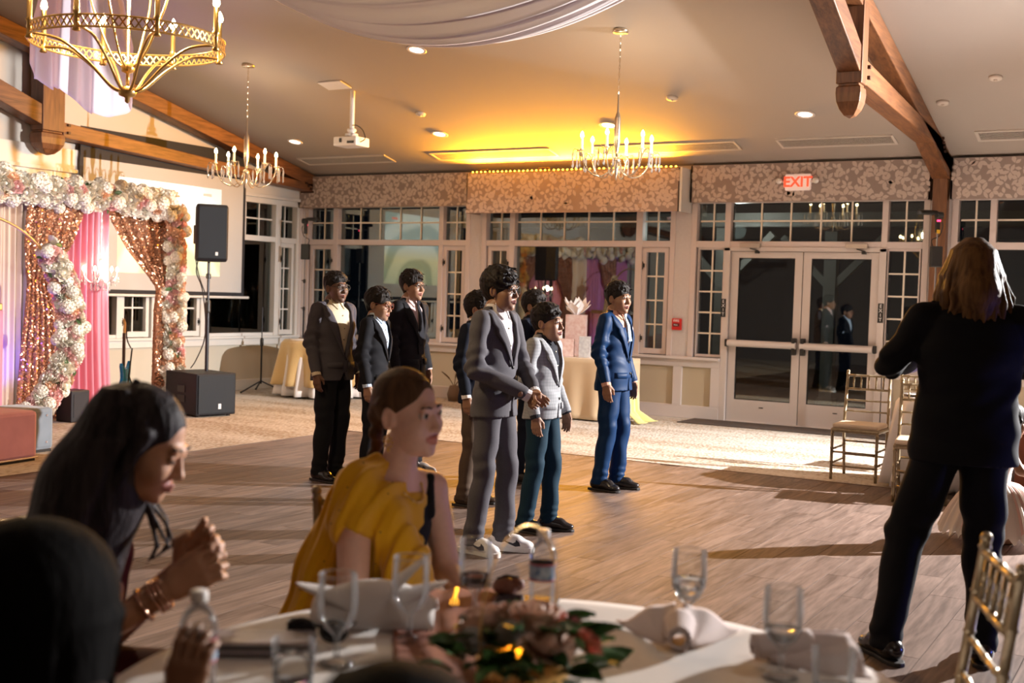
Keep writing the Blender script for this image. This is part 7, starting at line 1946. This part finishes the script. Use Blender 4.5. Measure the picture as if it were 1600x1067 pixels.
# clutch, sunglasses, phone, fork
cl_ = on_table('clutch_bag', 'flat grey glitter clutch lying at the left of the table', 'bag', 10.43, -12.47, radians(35))
MB().box((0, 0, .014), (.24, .11, .028)).build('pouch', mat('glitter_grey', (.20, .17, .18), .4, .3, noise=(400, (.4, .36, .38), 2)), cl_, bevel=.01); MB().box((0, -.056, .02), (.24, .004, .006)).build('zip', M_dark, cl_)
sg = on_table('sunglasses', 'black sunglasses with folded arms lying beside the clutch', 'sunglasses', 10.50, -12.36, radians(25))
for s in (-1, 1):
    MB().tube([(s * .034 + .028 * cos(t), .0, .026 + .022 * sin(t)) for t in [2 * pi * i / 20 for i in range(20)]], .004, 6, closed=True).build('rim', M_dark, sg, smooth=True)
    MB().ball((s * .034, 0, .026), (.026, .003, .02), 14, 8).build('lens', mat('sun_lens', (.01, .01, .012), .08), sg, smooth=True)
    MB().tube(spline([(s * .064, 0, .036), (s * .066, .06, .03), (s * .02, .085, .012), (-s * .03, .08, .010)], 6), .0035, 6).build('temple', M_dark, sg)
MB().tube([(-.008, 0, .034), (0, -.002, .037), (.008, 0, .034)], .0035, 6).build('bridge', M_dark, sg)
ph_ = on_table('smartphone', 'dark phone lying flat near the back edge of the table', 'phone', 10.70, -11.83, radians(20), None, .006); MB().box((0, 0, .006), (.15, .075, .010)).build('case', mat('phone_case', (.05, .035, .025), .3), ph_, bevel=.004); MB().box((0, 0, .0115), (.14, .068, .001)).build('screen', mat('phone_screen', (.01, .01, .012), .08), ph_)
pc = on_table('brown_pouch', 'small crumpled brown pouch by the phone', 'pouch', 10.62, -11.79, 0); MB().ball((0, 0, .022), (.035, .028, .024), 12, 8).ball((.025, .01, .03), (.02, .018, .018), 10, 6).build('pouch', mat('pouch_leather', (.16, .05, .025), .5, bump=(60, .8, .01)), pc, smooth=True); MB().tube([(-.02, -.01, .04), (0, 0, .05), (.03, .01, .046)], .004, 5).build('tie_cord', M_dark, pc)
fk = on_table('fork', 'steel fork lying on the terracotta runner', 'cutlery', 10.545, -11.90, radians(-60), None, .010); MB().bar((-.09, 0, .003), (.03, 0, .003), .010, .003).build('handle', mat('steel', (.6, .58, .56), .18, 1.), fk)
for i in range(4): MB().bar((.03, -.009 + .006 * i, .004), (.085, -.009 + .006 * i, .004), .003, .002).build('tine', MATS['steel'], fk)
# centrepiece with hoop
cp_ = on_table('flower_centrepiece', 'low centrepiece of blush roses and dark leaves with a thin gold hoop', 'flowers', 11.0, -12.38)
MB().lathe([(0, 0), (.07, 0), (.085, .02), (.09, .07), (.08, .075), (0, .06)], (0, 0, 0), 24).build('bowl', M_brass, cp_, smooth=True)
ha = radians(94)
MB().tube([(.165 * cos(t) * cos(ha) + -.03, .165 * cos(t) * sin(ha) + .04, .135 + .165 * sin(t)) for t in [2 * pi * i / 64 for i in range(64)]], 0.002, 6, closed=True).build('hoop', M_brass, cp_, smooth=True)
M_pw2 = mat('petal_blush', (.72, .52, .42), .6, rand=.15); M_pc2 = mat('petal_coral', (.62, .22, .16), .6, rand=.1); M_gd = mat('leaf_dark', (.035, .11, .025), .45, noise=(9, (.07, .17, .05)), rand=.35); M_ye = mat('leaf_yellow', (.62, .46, .02), .5); M_dust = mat('dusty_filler', (.30, .29, .27), .8)
r1, r2, lf2, fl2 = rose_mesh('blush_rose', M_pw2, .05, 51), rose_mesh('coral_rose', M_pc2, .04, 52), leaf_mesh('eucalyptus_leaf', M_gd, .075), fluffy_mesh('filler_bloom', M_dust, .035, 53)
rr = random.Random(77)
for i in range(10):
    a = i * 2.4; q = .12 * sqrt((i + .5) / 10); d = Vector((cos(a) * q * 5, sin(a) * q * 5, 1.0)).normalized(); me = (r1, r1, fl2, r2, r1)[i % 5]
    o = link_mesh(me.name, me, None, cp_); o.location = (cos(a) * q, sin(a) * q, .085 + .05 * (1 - q / .13)); o.rotation_mode = 'QUATERNION'; o.rotation_quaternion = d.to_track_quat('Z', 'Y'); s = rr.uniform(.8, 1.1); o.scale = (s, s, s)
for i in range(70):
    a = rr.uniform(0, 6.28); q = rr.uniform(.03, .145); o = link_mesh('leaf', lf2, None, cp_); o.location = (cos(a) * q, sin(a) * q, rr.uniform(.05, .12) - q * .3 + .02); o.rotation_euler = (rr.uniform(-.2, .5), rr.uniform(-.5, .5), a - pi / 2 + rr.uniform(-.6, .6)); s = rr.uniform(.85, 1.2); o.scale = (s, s, s)
ly = leaf_mesh('yellow_leaf', M_ye, .06)
for i in range(3): o = link_mesh('yellow_leaf', ly, None, cp_); o.location = (.02 + .03 * i, -.09 - .01 * i, .09 - .02 * i); o.rotation_euler = (.6, .3, -.5 + i); o.scale = (.6, 1, 1)

uplight('blue party uplight standing beyond the right edge of the picture', (13.6, -8.0, 0), (.10, .16, 1.0), 70, (11.3, -8.9, .9))
